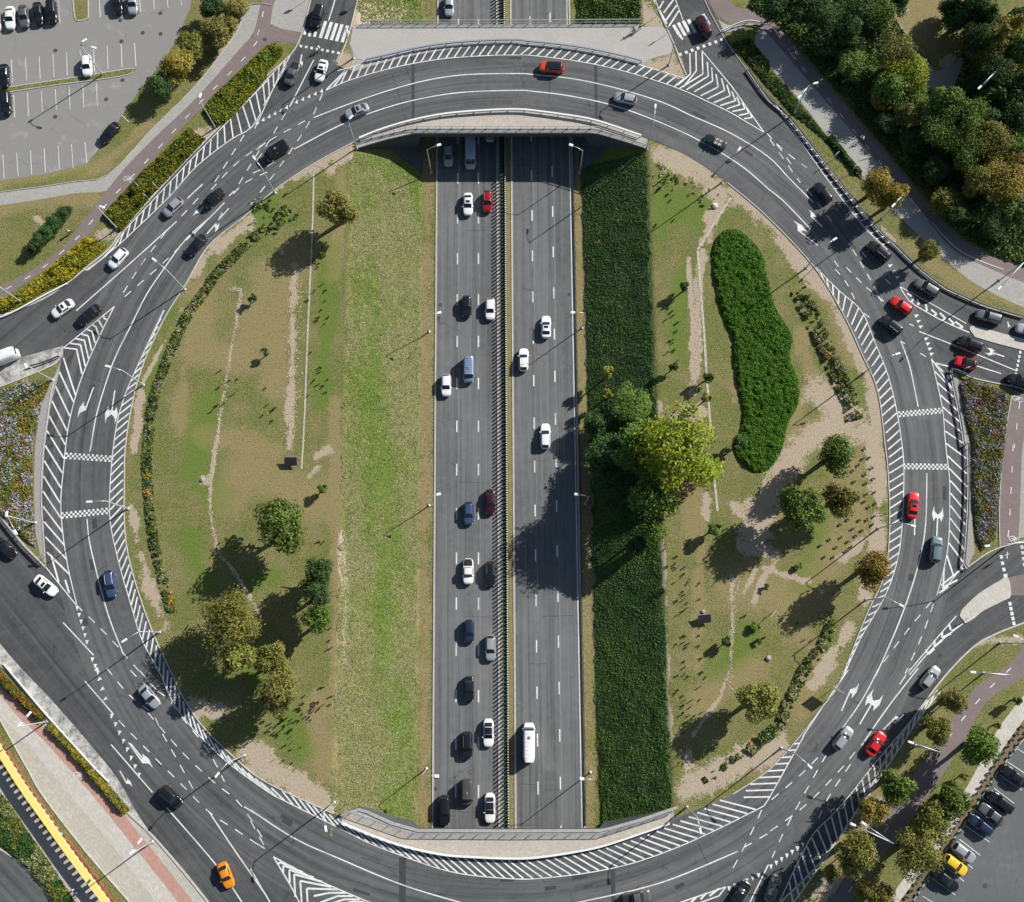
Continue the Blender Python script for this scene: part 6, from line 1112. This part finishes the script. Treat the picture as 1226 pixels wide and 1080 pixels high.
bed('hedge', T('a0', (870, 588), (650, 795), (475, 985), (505, 1030), (560, 1062), (700, 895), (945, 640), (900, 615)), 12000, .34, ['hedge', 'leaf_green'], 1.25, 'long yellow green hedge between bike path and north west hatching', 'hedge', 22, flow([(.8, .7, .7)], 6), underlay='soil')
bed('hedge', T('b0', (395, 90), (290, 180), (190, 265), (80, 350), (-60, 395), (-60, 450), (60, 428), (200, 340), (330, 285), (495, 130), (440, 105)), 11000, .32, ['hedge_gold', 'hedge'], 1.2, 'golden yellow hedge curving along the west road', 'hedge', 23, flow([(.5, .45, .6)], 7), underlay='soil')
bedf = flow([(.6, .38, .55), (1.0, .62, .5), (.9, .88, .2), (.5, .58, .4)], 31)
bed('flower_bed', T('b0', (-60, 815), (0, 790), (120, 745), (235, 755), (195, 850), (160, 1000), (148, 1060), 'c0', (150, 200), (160, 400), (165, 480), (100, 430), (0, 325), (-60, 260)), 21000, .30, ['leaf_brown', 'lilac', 'rust', 'orange_fl', 'leaf_green'], .9, 'triangular bed of lilac, rust and orange flowers at the left edge', 'flower bed', 24, bedf, underlay='soil')
bed('flower_bed', T('b3', (930, 765), (960, 742), (1050, 765), (1150, 810), (1150, 900), (1132, 1070), 'c3', (1118, 150), (1105, 330), (1092, 440), (1030, 500), (1005, 430), (985, 250), (985, 0), 'b3', (975, 1000), (945, 880)), 17000, .28, ['leaf_olive', 'lilac', 'rust', 'orange_fl', 'leaf_green'], .9, 'narrow bed of lilac and rusty plants on the right beside the bike path', 'flower bed', 25, flow([(.7, .36, .5), (1.0, .64, .5), (1.2, .93, .3), (.6, .5, .4)], 41), underlay='soil')
def stroke_poly(px, wpx):
    P = np.array(smooth(px, 4)); a = offset(P, wpx/2); b = offset(P, -wpx/2); return [tuple(p) for p in a]+[tuple(p) for p in b[::-1]]
def border(px, wpx, n, seed, label, ztop=.9, dens=.45, fl=True):
    kd = None if fl else 'stuff'
    P = scatter(stroke_poly(px, wpx), n, seed=seed, ztop=ztop); v = vnoise(P[:, 0], P[:, 1], 1.9, seed)*.7+vnoise(P[:, 0], P[:, 1], .4, seed+9)*.3; P = P[v > dens]; c = P.mean(0); c[2] = 0
    r_ = np.random.RandomState(seed); mi = np.zeros(len(P), int); v1 = vnoise(P[:, 0], P[:, 1], .8, seed+1); v2 = vnoise(P[:, 0], P[:, 1], .9, seed+2); v3 = vnoise(P[:, 0], P[:, 1], .55, seed+5)
    mi[v1 > .72] = 1; mi[(v1 < .30) | (r_.rand(len(P)) < .22)] = 2; mi[(v2 > .84) & (r_.rand(len(P)) < .4)] = 4; mi[(v3 > .83) & (r_.rand(len(P)) < .35)] = 3 if fl else 1
    tag(link('plant_border', qmesh('plant_border', quads(P-c, .30, seed, .2, 1.5), [M[m] for m in ('leaf_green', 'leaf_dark', 'straw', 'orange_fl', 'lilac')], mi), loc=c), label, 'plant border', kind=kd)
border(T('b0', (1226, 50), (1140, 115), (1060, 195), (990, 265), (930, 355), (870, 435), (825, 520), (790, 605), (750, 705), (715, 800), (695, 900), (685, 1000), (678, 1070), 'c0', (675, 100), (680, 200), (690, 330), (705, 450), (730, 550), (755, 650), (790, 780)), 12, 15000, 51, 'long curved border of wild plants with orange flowers in the west', .5, dens=.38)
border(T('b3', (190, 330), (240, 430), (290, 540), (340, 650), (390, 760), (430, 850), (450, 930)), 20, 7000, 52, 'plant border with yellow flowers between the green bed and eastern hatching', dens=.5)
border(T('c3', (370, 770), (330, 870), (290, 950), (220, 1040), 'd3', (180, 90), (140, 170), (110, 250), (60, 300), (0, 345), 'd2', (1130, 390)), 15, 6000, 53, 'plant border with orange flowers in the south east', dens=.5)
border(T('d2', (1110, 385), (1060, 420), (1020, 460), (930, 520)), 9, 900, 54, 'broken row of dark plants on sand in the south east', .5, .55, False)
border(T('a1', (60, 1060), (130, 1000), (200, 950)), 26, 2600, 55, 'planted clumps with pale gaps on the north west lawn', .4, .62, False)
border(T('a2', (700, 770), (800, 860), (900, 890), (980, 930)), 24, 1900, 56, 'rows of young leafy plants at the north east lawn corner', .35, .66, False)
border(T('a1', (0, 960), (60, 930), (110, 960)), 14, 700, 57, 'small leafy patch by the inner kerb in the north west', .4, .5, False)
for i, (pl, sd_, lb) in enumerate(((T('d0', (-40, -10), (20, 60), (110, 150), (200, 235)), 61, 'row of rusty yellow shrubs above the double lamp post'), (T('d0', (225, 258), (330, 370), (450, 510), (580, 660)), 62, 'long row of rusty yellow shrubs beside the red lane'))):
    n = 6500; P = scatter(stroke_poly(pl, 10), n, seed=sd_, ztop=1.25); c = P.mean(0); c[2] = 0; v = vnoise(P[:, 0], P[:, 1], 1.2, sd_); mi = (v > .55).astype(int)+(v > .8)
    tag(link('shrub_row', qmesh('shrub_row', quads(P-c, .36, sd_, .1, 1.7), [M[m] for m in ('leaf_gold', 'leaf_olive', 'leaf_brown')], mi), loc=c), lb, 'shrub row')
# undergrowth: north east wood, slip road island, south-west verge
def wild(name, poly, n, size, mats, ztop, seed, fn=None):
    P = scatter(poly, n, seed=seed, ztop=ztop); c = P.mean(0); c[2] = 0
    mi = fn(P) if fn else None; tag(link(name, qmesh(name, quads(P-c, size, seed, .3, 1.4), [M[m] for m in mats], mi), loc=c), kind='stuff')
wild('undergrowth', T('a3', (-40, 30), (110, 110), (230, 260), (430, 490), (620, 720), (800, 930), (880, 1040), 'b3', (960, 100), (1100, 180), (1300, 250), 'a3', (1300, 1060), (1250, 700), (1000, 560), (800, 430), (760, 400), (740, 250), (640, 100), (560, -60), (0, -60)), 26000, .42, ['leaf_dark', 'leaf_green'], 1.1, 71, flow([(.4, .66, .7)], 72))
wild('wood_floor_plants', T('a3', (1300, 560), (1100, 560), (980, 470), (900, 420), (960, 240), (1060, 150), (1180, 40), (1300, 20)), 9000, .4, ['leaf_dark', 'leaf_olive'], .6, 73, flow([(.4, .7, .6)], 74))
wild('island_plants', T('a2', (1050, 200), (1140, 175), (1226, 290), 'a3', (60, 320), (180, 450), (250, 540), (320, 625), (480, 790), (480, 830), (300, 640), (150, 520), (0, 350)), 6500, .3, ['leaf_dark', 'leaf_green', 'straw'], .6, 75, flow([(.5, .62, .7), (.4, .72, .5)], 76))
wild('roadside_weeds', T('d0', (-100, 490), (30, 600), (125, 745), (225, 885), (350, 1080), (250, 1080), (190, 990), (120, 910), (20, 820), (-100, 770)), 11000, .38, ['leaf_dark', 'straw', 'leaf_olive'], .7, 77, flow([(.3, .5, .6), (.5, .6, .6)], 78))
wild('clipped_shrubs', stroke_poly(T('a3', (330, 630), (400, 720), (470, 800)), 9), 2600, .3, ['leaf_dark', 'leaf_olive'], 1.1, 79, flow([(.9, .6, .5)], 80))
# long dense green bed
BP = smooth(T('b2', (1000, 80), (1040, 55), (1090, 60), (1140, 100), (1190, 160), (1220, 230), 'b3', (30, 200), (55, 300), (80, 400), (110, 460), (150, 520), (165, 570), (150, 620), (160, 680), (190, 750), (190, 860), (150, 930), (130, 1000), 'c3', (118, 20), (95, 75), (50, 125), (0, 135), 'c2', (1150, 130), (1090, 80), (1065, 20), 'b2', (1070, 1050), (1095, 980), (1110, 900), (1090, 800), (1065, 680), (1065, 570), (1035, 500), (1005, 420), (985, 330), (970, 240), (968, 160), (980, 110)), 2, True)
BW = np.array(GL(BP)); lo = BW.min(0); hi = BW.max(0); stp = .3
bx, by = np.meshgrid(np.arange(lo[0], hi[0], stp), np.arange(lo[1], hi[1], stp)); ins = inpoly(bx, by, BW); ed = sdist(bx, by, [tuple(v) for v in BW]+[tuple(BW[0])])
def bedh(x, y, e): return .72*np.clip(np.sqrt(e/.8), 0, 1)*(.35+.65*vnoise(x, y, 1.5, 91)+.3*vnoise(x, y, 3.2, 92)*1.0+.35*(vnoise(x, y, .35, 93)-.4))
bz = np.where(ins, bedh(bx, by, ed), 0); cc = BW.mean(0); vid = -np.ones(bx.shape, int); keep = ins; vid[keep] = np.arange(keep.sum())
V = np.c_[bx[keep]-cc[0], by[keep]-cc[1], bz[keep]]; F = []
for i in range(bx.shape[0]-1):
    for j in range(bx.shape[1]-1):
        q = (vid[i, j], vid[i, j+1], vid[i+1, j+1], vid[i+1, j])
        if min(q) >= 0: F.append(q)
root = empty('green_bed', (*cc, 0)); tag(root, 'long kidney shaped bed of dense dark green plants on the east lawn', 'plant bed')
child('foliage_mat', mesh('foliage_mat', V, F, simple('dense_bed_base', (.018, .06, .005), .9, .1, 0, .3, 3), smooth_=True), root)
P = scatter(BP, 38000, seed=94, ztop=1); e = sdist(P[:, 0], P[:, 1], [tuple(v) for v in BW]+[tuple(BW[0])]); P[:, 2] = bedh(P[:, 0], P[:, 1], e)+.06; P[:, :2] -= cc
child('leaves', qmesh('leaves', quads(P, .22, 95, .5, 1.2), [M['bed_green'], M['leaf_dark'], M['leaf_green']], (vnoise(P[:, 0], P[:, 1], .9, 96)+np.random.RandomState(97).uniform(-.2, .2, len(P)) > .98).astype(int)+2*(np.random.RandomState(98).rand(len(P)) > .985)*(vnoise(P[:, 0], P[:, 1], .9, 96) < .5)), root)  # sparse dark leaf patches paint shading into the knobbly bed
# slopes: coarse grass left, dark scrub right; tufts over verges
def slope_tufts(name, fa, fb, y0, y1, n, size, mats, seed, mf, zt=.35, up=.3, el=1.8):
    r_ = np.random.RandomState(seed); Y = r_.uniform(y0, y1, n); t = r_.uniform(-.05, 1.04, n); jt = (vnoise(Y, Y*0+t*9, .8, seed+2)-.5)*.12; kp = (t > jt) & (t < 1+jt*.6); Y = Y[kp]; t = t[kp]; n = len(Y); X = fa(Y)*(1-t)+fb(Y)*t; Z = hgt(X, Y)+r_.uniform(.03, zt, n)*(.5+vnoise(X, Y, .6, seed))
    P = np.c_[X, Y, Z]; tag(link(name, qmesh(name, quads(P, size, seed, up, el), [M[m] for m in mats], mf(P))), kind='stuff')
def mfL(P):
    r_ = np.random.RandomState(5); qx, qy = PX(P[:, 0], P[:, 1], P[:, 2])
    g_ = np.zeros(len(P))
    for pts, rr_ in (([(437, 345), (445, 450), (452, 540), (462, 600), (455, 650)], 30), ([(470, 640), (455, 700), (460, 800)], 20), ([(470, 820), (485, 900), (480, 960)], 34), ([(498, 190), (502, 260)], 12), ([(440, 190), (470, 200)], 18)): g_ = np.maximum(g_, np.clip(1.3-sdist(qx, qy, pts)/rr_, 0, 1))
    v = vnoise(P[:, 0], P[:, 1], .15, 6)*.6+vnoise(P[:, 0], P[:, 1], .9, 7)*.4; v = v+.5*(vnoise(P[:, 0]*2.5, P[:, 1]*.6, .5, 17)-.5); return ((g_*.55+v*1.3+r_.uniform(-.38, .38, len(P))) < .92).astype(int)
def mfR(P): 
    v = vnoise(P[:, 0], P[:, 1], .5, 8); r_ = np.random.RandomState(9); a = (v > .80).astype(int)*(r_.rand(len(P)) < .18); a[(r_.rand(len(P)) < .006)] = 1; b_ = ((vnoise(P[:, 0], P[:, 1], .3, 10)*.7+vnoise(P[:, 0], P[:, 1], 1.2, 11)*.4+np.clip(.34-(P[:, 1]+25)/130, -.15, .36)) > .66) & (r_.rand(len(P)) < .55); a[b_] = 2; return a  # lighter blades denser southward, painting in the brighter-lit end of the slope
yS, yN = Y_bot-1, Y_top-4
slope_tufts('slope_grass', lambda y: sLt(y)+.3, lambda y: sLb(y)-.1, yS, yN, 120000, .17, ['blade', 'straw'], 101, mfL, .12, 1.6)
slope_tufts('slope_scrub', lambda y: sRb(y)+.2, lambda y: sRt(y)-.3, yS, yN, 120000, .21, ['scrub', 'straw', 'scrub2'], 102, mfR, .15, 1.7)
slope_tufts('slope_grass_north', lambda y: sLt(y)+.5, lambda y: sLb(y), Y_topN+1, Y_topN+16, 8000, .22, ['straw', 'blade'], 103, mfL, .15, 1.2)
slope_tufts('slope_scrub_north', lambda y: sRb(y)+.2, lambda y: sRt(y)-.3, Y_topN+1, Y_topN+16, 9000, .28, ['leaf_green', 'scrub', 'straw'], 104, mfR, .3, 1.0)
# short stakes and seedlings dotted over the lawns
P = []
r_ = np.random.RandomState(110)
for (pts, rr_, n) in (([(385, 300), (385, 400), (380, 480)], 14, 26), ([(320, 880), (360, 850), (390, 830)], 22, 45), ([(330, 820), (345, 900)], 18, 30), ([(812, 660), (825, 740), (820, 900)], 22, 70), ([(800, 360), (810, 430)], 10, 14), ([(790, 210), (800, 270)], 12, 12), ([(270, 450), (330, 480), (250, 500)], 28, 16), ([(880, 730), (960, 760)], 20, 8), ([(385, 620), (395, 780)], 8, 14)):
    Q = np.array(resamp(pts, 2.)); k_ = r_.choice(len(Q), n); P.append(Q[k_]+r_.normal(size=(n, 2))*rr_*.5)
P = np.concatenate(P); mb = MB()
for q in P:
    X_, Y_ = G(q); z_ = float(hgt(np.array(X_), np.array(Y_)))
    for s in range(3):
        a = r_.uniform(0, 6.28); h_ = r_.uniform(.35, .8); mb.add([(X_, Y_, z_), (X_+math.cos(a)*.16, Y_+math.sin(a)*.16, z_), (X_+math.cos(a)*.3, Y_+math.sin(a)*.3, z_+h_), (X_+math.cos(a)*.05, Y_+math.sin(a)*.05, z_+h_*.9)], [(0, 1, 2, 3)])
tag(link('lawn_seedlings', mb.mesh('lawn_seedlings', [M['leaf_dark']])), kind='stuff')
# pale rubble along the worn lines
mb = MB()
for pl, wd, n in ((T('b0', (1045, 330), (1105, 335), (1085, 480), (1060, 600), (1045, 700), (1030, 800), (1010, 900), (990, 1070), 'c0', (965, 190), (960, 300), (1000, 490), (1080, 600), (1130, 680), (1190, 800)), 1.1, 520), ([(356, 320), (352, 430), (347, 535)], 5, 420), (T('c2', (1090, 620), (1070, 760), (1055, 950), 'd2', (1050, 100)), 1.2, 160), ([(834, 330), (836, 400), (833, 440)], 3, 160), ([(410, 650), (413, 800)], 3, 150)):
    Q = np.array(resamp(smooth(pl, 4), .6))
    for q in Q[r_.choice(len(Q), n)]+r_.normal(size=(n, 2))*wd:
        X_, Y_ = G(q); z_ = float(hgt(np.array(X_), np.array(Y_))); s = r_.uniform(.08, .24); a = r_.uniform(0, 3); mb.box((X_, Y_, z_+.02), (s, s*r_.uniform(.5, 1.3), .08), 0, a, .7)
tag(link('pale_rubble', mb.mesh('pale_rubble', [simple('pale_stone', (.50, .44, .34), var=.3)])), kind='stuff')

# ------------------------------------------------------------------ small things
def rock(p, r_, label):
    X_, Y_ = G(p); rr_ = np.random.RandomState(int(p[0])); V = []; F = []
    import bmesh
    bm = bmesh.new(); bmesh.ops.create_icosphere(bm, subdivisions=2, radius=r_)
    for v in bm.verts: v.co *= 1+rr_.uniform(-.18, .18); v.co.z *= .6
    me_ = bpy.data.meshes.new('rock'); bm.to_mesh(me_); bm.free(); me_.materials.append(M['concrete_pale'] if 'white' in label else M['gravel']); tag(link('rock', me_, loc=(X_, Y_, r_*.3)), label, 'rock')
rock(t1('a2', 980, 945), .55, 'white rock beside the drain in the north east lawn'); rock(t1('b1', 143, 165), .5, 'pale rock in the tree shade of the upper west lawn'); rock((920, 788), .5, 'pale boulder in the dry south east lawn')
rock(t1('c2', 925, 775), .35, 'small pale rock beside the eastern dark panel'); rock(t1('c0', 930, 170), .4, 'pale boulder at the side of the stony line in the west')
def panel(p, label, rz):
    X_, Y_ = G(p, .9); root = empty('dark_panel', (X_, Y_, 0), rz); tag(root, label, 'panel')
    mb = MB(); mb.box((0, 0, 0), (2.2, 1.5, .08)); o = child('board', mb.mesh('board', [M['trim']]), root, (0, 0, .95)); o.rotation_euler = (R(18), 0, 0)
    mb = MB(); mb.box((0, 0, 0), (2.3, .06, .1)); o = child('frame', mb.mesh('frame', [M['metal']]), root, (0, .74, 1.2))
    mb = MB(); mb.box((0, 0, .45), (.08, .08, .9)); pm = mb.mesh('leg', [M['metal_dark']])
    for sx in (-.8, .8): child('leg', pm, root, (sx, 0, 0))
panel((348, 552.5), 'tilted dark panel on legs beside the thin drain on the west lawn', 0); panel((843.5, 741), 'tilted dark panel on legs on the east lawn', .1)
def sign(p, rz, label, w_=.9, h_=.9, H_=2.6, mat='lamp_white', arm=0):
    X_, Y_ = G(p); root = empty('road_sign', (X_, Y_, 0), rz); tag(root, label, 'road sign')
    mb = MB(); mb.tube([(0, 0, 0), (0, 0, H_)], .045, 6); child('pole', mb.mesh('pole', [M['metal']]), root)
    mb = MB(); mb.box((0, .06, H_-h_/2), (w_, .04, h_)); child('sign_panel', mb.mesh('sign_panel', [M[mat]]), root)
    if arm: mb = MB(); mb.tube([(w_/2-.1, 0, 0), (w_/2-.1, 0, H_)], .045, 6); child('pole', mb.mesh('pole', [M['metal']]), root)
for p, rz, lb, kw in ((t1('a0', 650, 870), 2.4, 'pair of panels on a post inside the green hedge', dict(w_=1.2)), (t1('a0', 728, 870), 2.4, 'small sign at the road side of the green hedge', {}), (t1('a0', 685, 918), 2.4, 'small sign below the others in the green hedge', dict(w_=.7, h_=.7)), (t1('a2', 710, 78), .4, 'sign post on the sandy corner near the pedestrians', {}), (t1('a2', 758, 158), .4, 'sign post where the footway meets the zebra', {}),
    (t1('a1', 400, 315), -.3, 'sign post on the small sandy wedge at the top left', {}), (t1('a1', 490, 20), -.3, 'tall sign post beside the top road', {}), (t1('c0', 210, 525), .6, 'sign post at the tip of the triangular flower bed', dict(H_=2)), (t1('d0', 447, 462), .8, 'small sign post on the south west kerb', dict(H_=1.6)), (t1('b3', 1045, 655), .2, 'sign above the eastern flower bed', dict(w_=1.6, h_=1.2, H_=3.5)),
    (t1('b3', 945, 705), .2, 'smaller sign left above the eastern flower bed', dict(w_=.8)), (t1('d3', 345, 95), -.6, 'large square sign beside the south east inner kerb', dict(w_=2.2, h_=1.6, H_=3.6, arm=1)), (t1('a3', 350, 735), .7, 'blue edged sign post by the clipped shrubs', dict(H_=3)), (t1('a3', 435, 790), .7, 'sign post at the lower end of the clipped shrubs', dict(H_=3)), (t1('c3', 965, 805), .3, 'sign post on the tip of the south east island', dict(H_=2.2)), (t1('c3', 1120, 520), .3, 'sign post at the square marks of the eastern crossing', dict(H_=2.5)),
    (t1('c3', 70, 785), .9, 'open frame standing on the dry south east lawn', dict(w_=1.6, H_=1.5, h_=.15, arm=1)), (t1('a1', 250, 5), 0, 'blue sign post on the paved corner at the top left', dict(H_=3)), (t1('b1', 20, 20), 0, 'small board on the north west lawn', dict(H_=1, w_=.5, h_=.4))):
    sign(p, rz, lb, **kw)
# yellow topped rail structure and flower planters, bottom left
yc = smooth(T('d0', (-200, 90), (-60, 290), (15, 410), (110, 560), (210, 700), (330, 870), (450, 1030), (560, 1180)), 4); YW = np.array(resamp(GL(yc, 2.3), 1.)); c = YW[len(YW)//2]
root = empty('yellow_canopy', (*c, 0)); tag(root, 'long narrow yellow topped structure on close set posts at the bottom left', 'canopy'); off = (-c[0], -c[1], 0)
mb = MB(); rail(mb, YW, 1.12, 2.0, 2.22, 0, 2.); child('top', mb.mesh('top', [M['yellow']]), root, off)
mb = MB(); Q = np.array(resamp(YW, 1.2)); T_ = np.gradient(Q, axis=0)
mb.box((0, 0, 1.0), (.34, .2, 2.0), 0, 0, 2.6); pm = mb.mesh('post', [M['concrete']])
for q, t_ in list(zip(Q, T_))[8:100]: child('post', pm, root, (q[0]-c[0], q[1]-c[1], 0), math.atan2(t_[1], t_[0]))
mb = MB(); mb.box((0, 0, .2), (.95, .5, .4), 0, 0, 1.1); pl_m = mb.mesh('box', [M['redbox']])
r_ = np.random.RandomState(3); pp = np.c_[r_.uniform(-.45, .45, 150), r_.uniform(-.28, .28, 150), r_.uniform(.38, .62, 150)]
fl_m = qmesh('flowers', quads(pp, .16, 4, .4), [M['leaf_green'], M['red_fl']], (r_.rand(150) < .4).astype(int)*(pp[:, 1] > -.1))
PW = np.array(resamp(GL(T('d0', (-100, 190), (0, 335), (60, 425), (130, 540), (200, 640), (270, 745))), 1.15)); PW2 = np.array(resamp(GL(T('d0', (305, 785), (380, 880), (470, 1000), (560, 1130))), 1.15)); k_ = 0
for PWi in (PW, PW2):
    T_ = np.gradient(PWi, axis=0)
    for q, t_ in zip(PWi, T_):
        o = empty('planter', (*q, 0), math.atan2(t_[1], t_[0])); tag(o, 'red planter box of green and red flowers in the row beside the yellow structure', 'planter', 'flower planters along the yellow structure'); child('box', pl_m, o); child('flowers', fl_m, o)
sheet('verge_beside_planters', GL(smooth(T('d0', (-60, 130), (30, 290), (130, 470), (200, 590), (400, 850), (600, 1080)), 3)+T('d0', (540, 1080), (440, 950), (300, 770), (150, 560), (0, 350), (-60, 250))), M['ground'], .022)

# ------------------------------------------------------------------ people
def skin_fig(name, joints, bones, rad, mats, parent=None):
    me_ = bpy.data.meshes.new(name); me_.from_pydata(joints, bones, []); o = bpy.data.objects.new(name, me_); col.objects.link(o)
    o.modifiers.new('s', 'SKIN'); sb = o.modifiers.new('d', 'SUBSURF'); sb.levels = 1; sb.render_levels = 1
    bpy.context.view_layer.objects.active = o
    for i, v in enumerate(me_.skin_vertices[0].data if me_.skin_vertices else []): v.radius = (rad[i], rad[i])
    if not me_.skin_vertices: return o
    me_.skin_vertices[0].data[0].use_root = True
    dg = bpy.context.evaluated_depsgraph_get(); dg.update(); m2 = bpy.data.meshes.new_from_object(o.evaluated_get(dg)); o.modifiers.clear(); o.data = m2; m2.materials.clear()
    for m in mats: m2.materials.append(m)
    for p_ in m2.polygons:
        c_ = p_.center; p_.material_index = 0 if c_.z > 1.48 else (1 if c_.z > .95 else 2)
        p_.use_smooth = True
    return o
M['skin'] = simple('skin', (.50, .32, .24), .6); M['hair'] = simple('brown_hair', (.05, .03, .02), .8)
def person(p, rz, shirt, trou, label, sit=False, zoff=0):
    X_, Y_ = G(p); m1 = simple('shirt', shirt, .9); m2 = simple('trousers', trou, .9)
    if not sit:
        J = [(0, 0, .95), (0, 0, 1.2), (0, 0, 1.42), (0, .01, 1.52), (0, .03, 1.63), (0, .02, 1.73), (.19, 0, 1.40), (.24, -.08, 1.14), (.23, .10, .93), (-.19, 0, 1.40), (-.24, .06, 1.14), (-.22, .16, .94), (.1, 0, .88), (.11, .16, .48), (.11, .12, .08), (.11, .26, .03), (-.1, 0, .88), (-.11, -.06, .48), (-.11, -.22, .10), (-.11, -.10, .04), (.23, .14, .86), (-.22, .2, .87)]
    else:
        J = [(0, -.25, .98), (0, -.12, 1.2), (0, .06, 1.40), (0, .10, 1.50), (0, .15, 1.60), (0, .14, 1.70), (.19, .06, 1.38), (.24, .22, 1.18), (.22, .46, 1.06), (-.19, .06, 1.38), (-.24, .22, 1.18), (-.22, .46, 1.06), (.1, -.24, .92), (.12, .12, .75), (.12, .04, .32), (.12, .18, .28), (-.1, -.24, .92), (-.12, .10, .62), (-.12, -.02, .18), (-.12, .12, .14), (.22, .54, 1.05), (-.22, .54, 1.05)]
    B_ = [(0, 1), (1, 2), (2, 3), (3, 4), (4, 5), (2, 6), (6, 7), (7, 8), (8, 20), (2, 9), (9, 10), (10, 11), (11, 21), (0, 12), (12, 13), (13, 14), (14, 15), (0, 16), (16, 17), (17, 18), (18, 19)]
    Rr = [.15, .145, .15, .06, .10, .085, .075, .05, .035, .075, .05, .035, .09, .065, .045, .04, .09, .065, .045, .04, .03, .03]
    o = skin_fig('person', J, B_, Rr, [M['skin'], m1, m2]); o.location = (X_, Y_, zoff+.03); o.rotation_euler = (0, 0, rz); tag(o, label, 'person')
    mb = MB(); hc = J[5]; P_ = []
    for i in range(60):
        a = i*2.4; z_ = i/60; rr_ = math.sqrt(max(0, 1-z_*z_)); P_.append((hc[0]+math.cos(a)*rr_*.095, hc[1]-.02+math.sin(a)*rr_*.105, hc[2]-.02+z_*.10))
    h_ = child('hair', qmesh('hair', quads(np.array(P_), .07, 3, .8), [M['hair']]), o)
    return o
def bike(p, rz, label, colr='black'):
    X_, Y_ = G(p); root = empty('bicycle', (X_, Y_, .03), rz); tag(root, label, 'bicycle')
    mb = MB(); mb.tube([(0, math.cos(t)*.34, .35+math.sin(t)*.34) for t in np.linspace(0, 2*math.pi, 19)], .022, 5); wm = mb.mesh('wheel', [M['tyre']])
    for y in (-.52, .52): child('wheel', wm, root, (0, y, 0))
    mb = MB()
    for a, b2 in (((0, -.52, .35), (0, -.15, .85)), ((0, -.15, .85), (0, .42, .9)), ((0, .42, .9), (0, .52, .35)), ((0, -.12, .35), (0, -.15, .85)), ((0, -.12, .35), (0, .42, .85)), ((0, -.52, .35), (0, -.12, .35))): mb.tube([a, b2], .02, 5)
    child('frame', mb.mesh('frame', [PC[colr]]), root)
    mb = MB(); mb.tube([(-.28, .40, 1.02), (0, .45, 1.05), (.28, .40, 1.02)], .016, 5); mb.tube([(0, .45, 1.05), (0, .42, .88)], .016, 5); child('handlebar', mb.mesh('handlebar', [M['metal']]), root)
    mb = MB(); mb.box((0, -.2, .95), (.15, .26, .06)); child('saddle', mb.mesh('saddle', [M['trim']]), root)
for p, rz, sh, tr, lb, cl in ((t1('a1', 316, 232), 1.2, (.5, .5, .52), (.05, .05, .06), 'person in grey riding across the top left crossing', 'red'), (t1('b0', 325, 75), 2.3, (.28, .3, .34), (.04, .04, .05), 'cyclist in grey on the north west bike path', 'black'), (t1('a3', 478, 645), .6, (.65, .62, .6), (.06, .06, .08), 'cyclist in a light top on the shaded north east path', 'navy'), (t1('a2', 605, 150), 1.9, (.04, .04, .05), (.03, .03, .05), 'person in black riding on the northern bridge footway', 'black')):
    person(p, rz, sh, tr, lb, True); bike(p, rz, 'bicycle ridden by the '+lb, cl)
person(t1('a2', 634, 136), 2.0, (.16, .05, .05), (.02, .02, .03), 'pedestrian in dark red walking right of the black clad rider'); person(t1('d0', 345, 1012), .8, (.6, .6, .62), (.05, .06, .12), 'pedestrian in a pale top beside the yellow structure'); person(t1('d0', 365, 1025), .8, (.05, .08, .2), (.03, .03, .04), 'pedestrian in blue beside the yellow structure')
print('objects', len(bpy.data.objects))
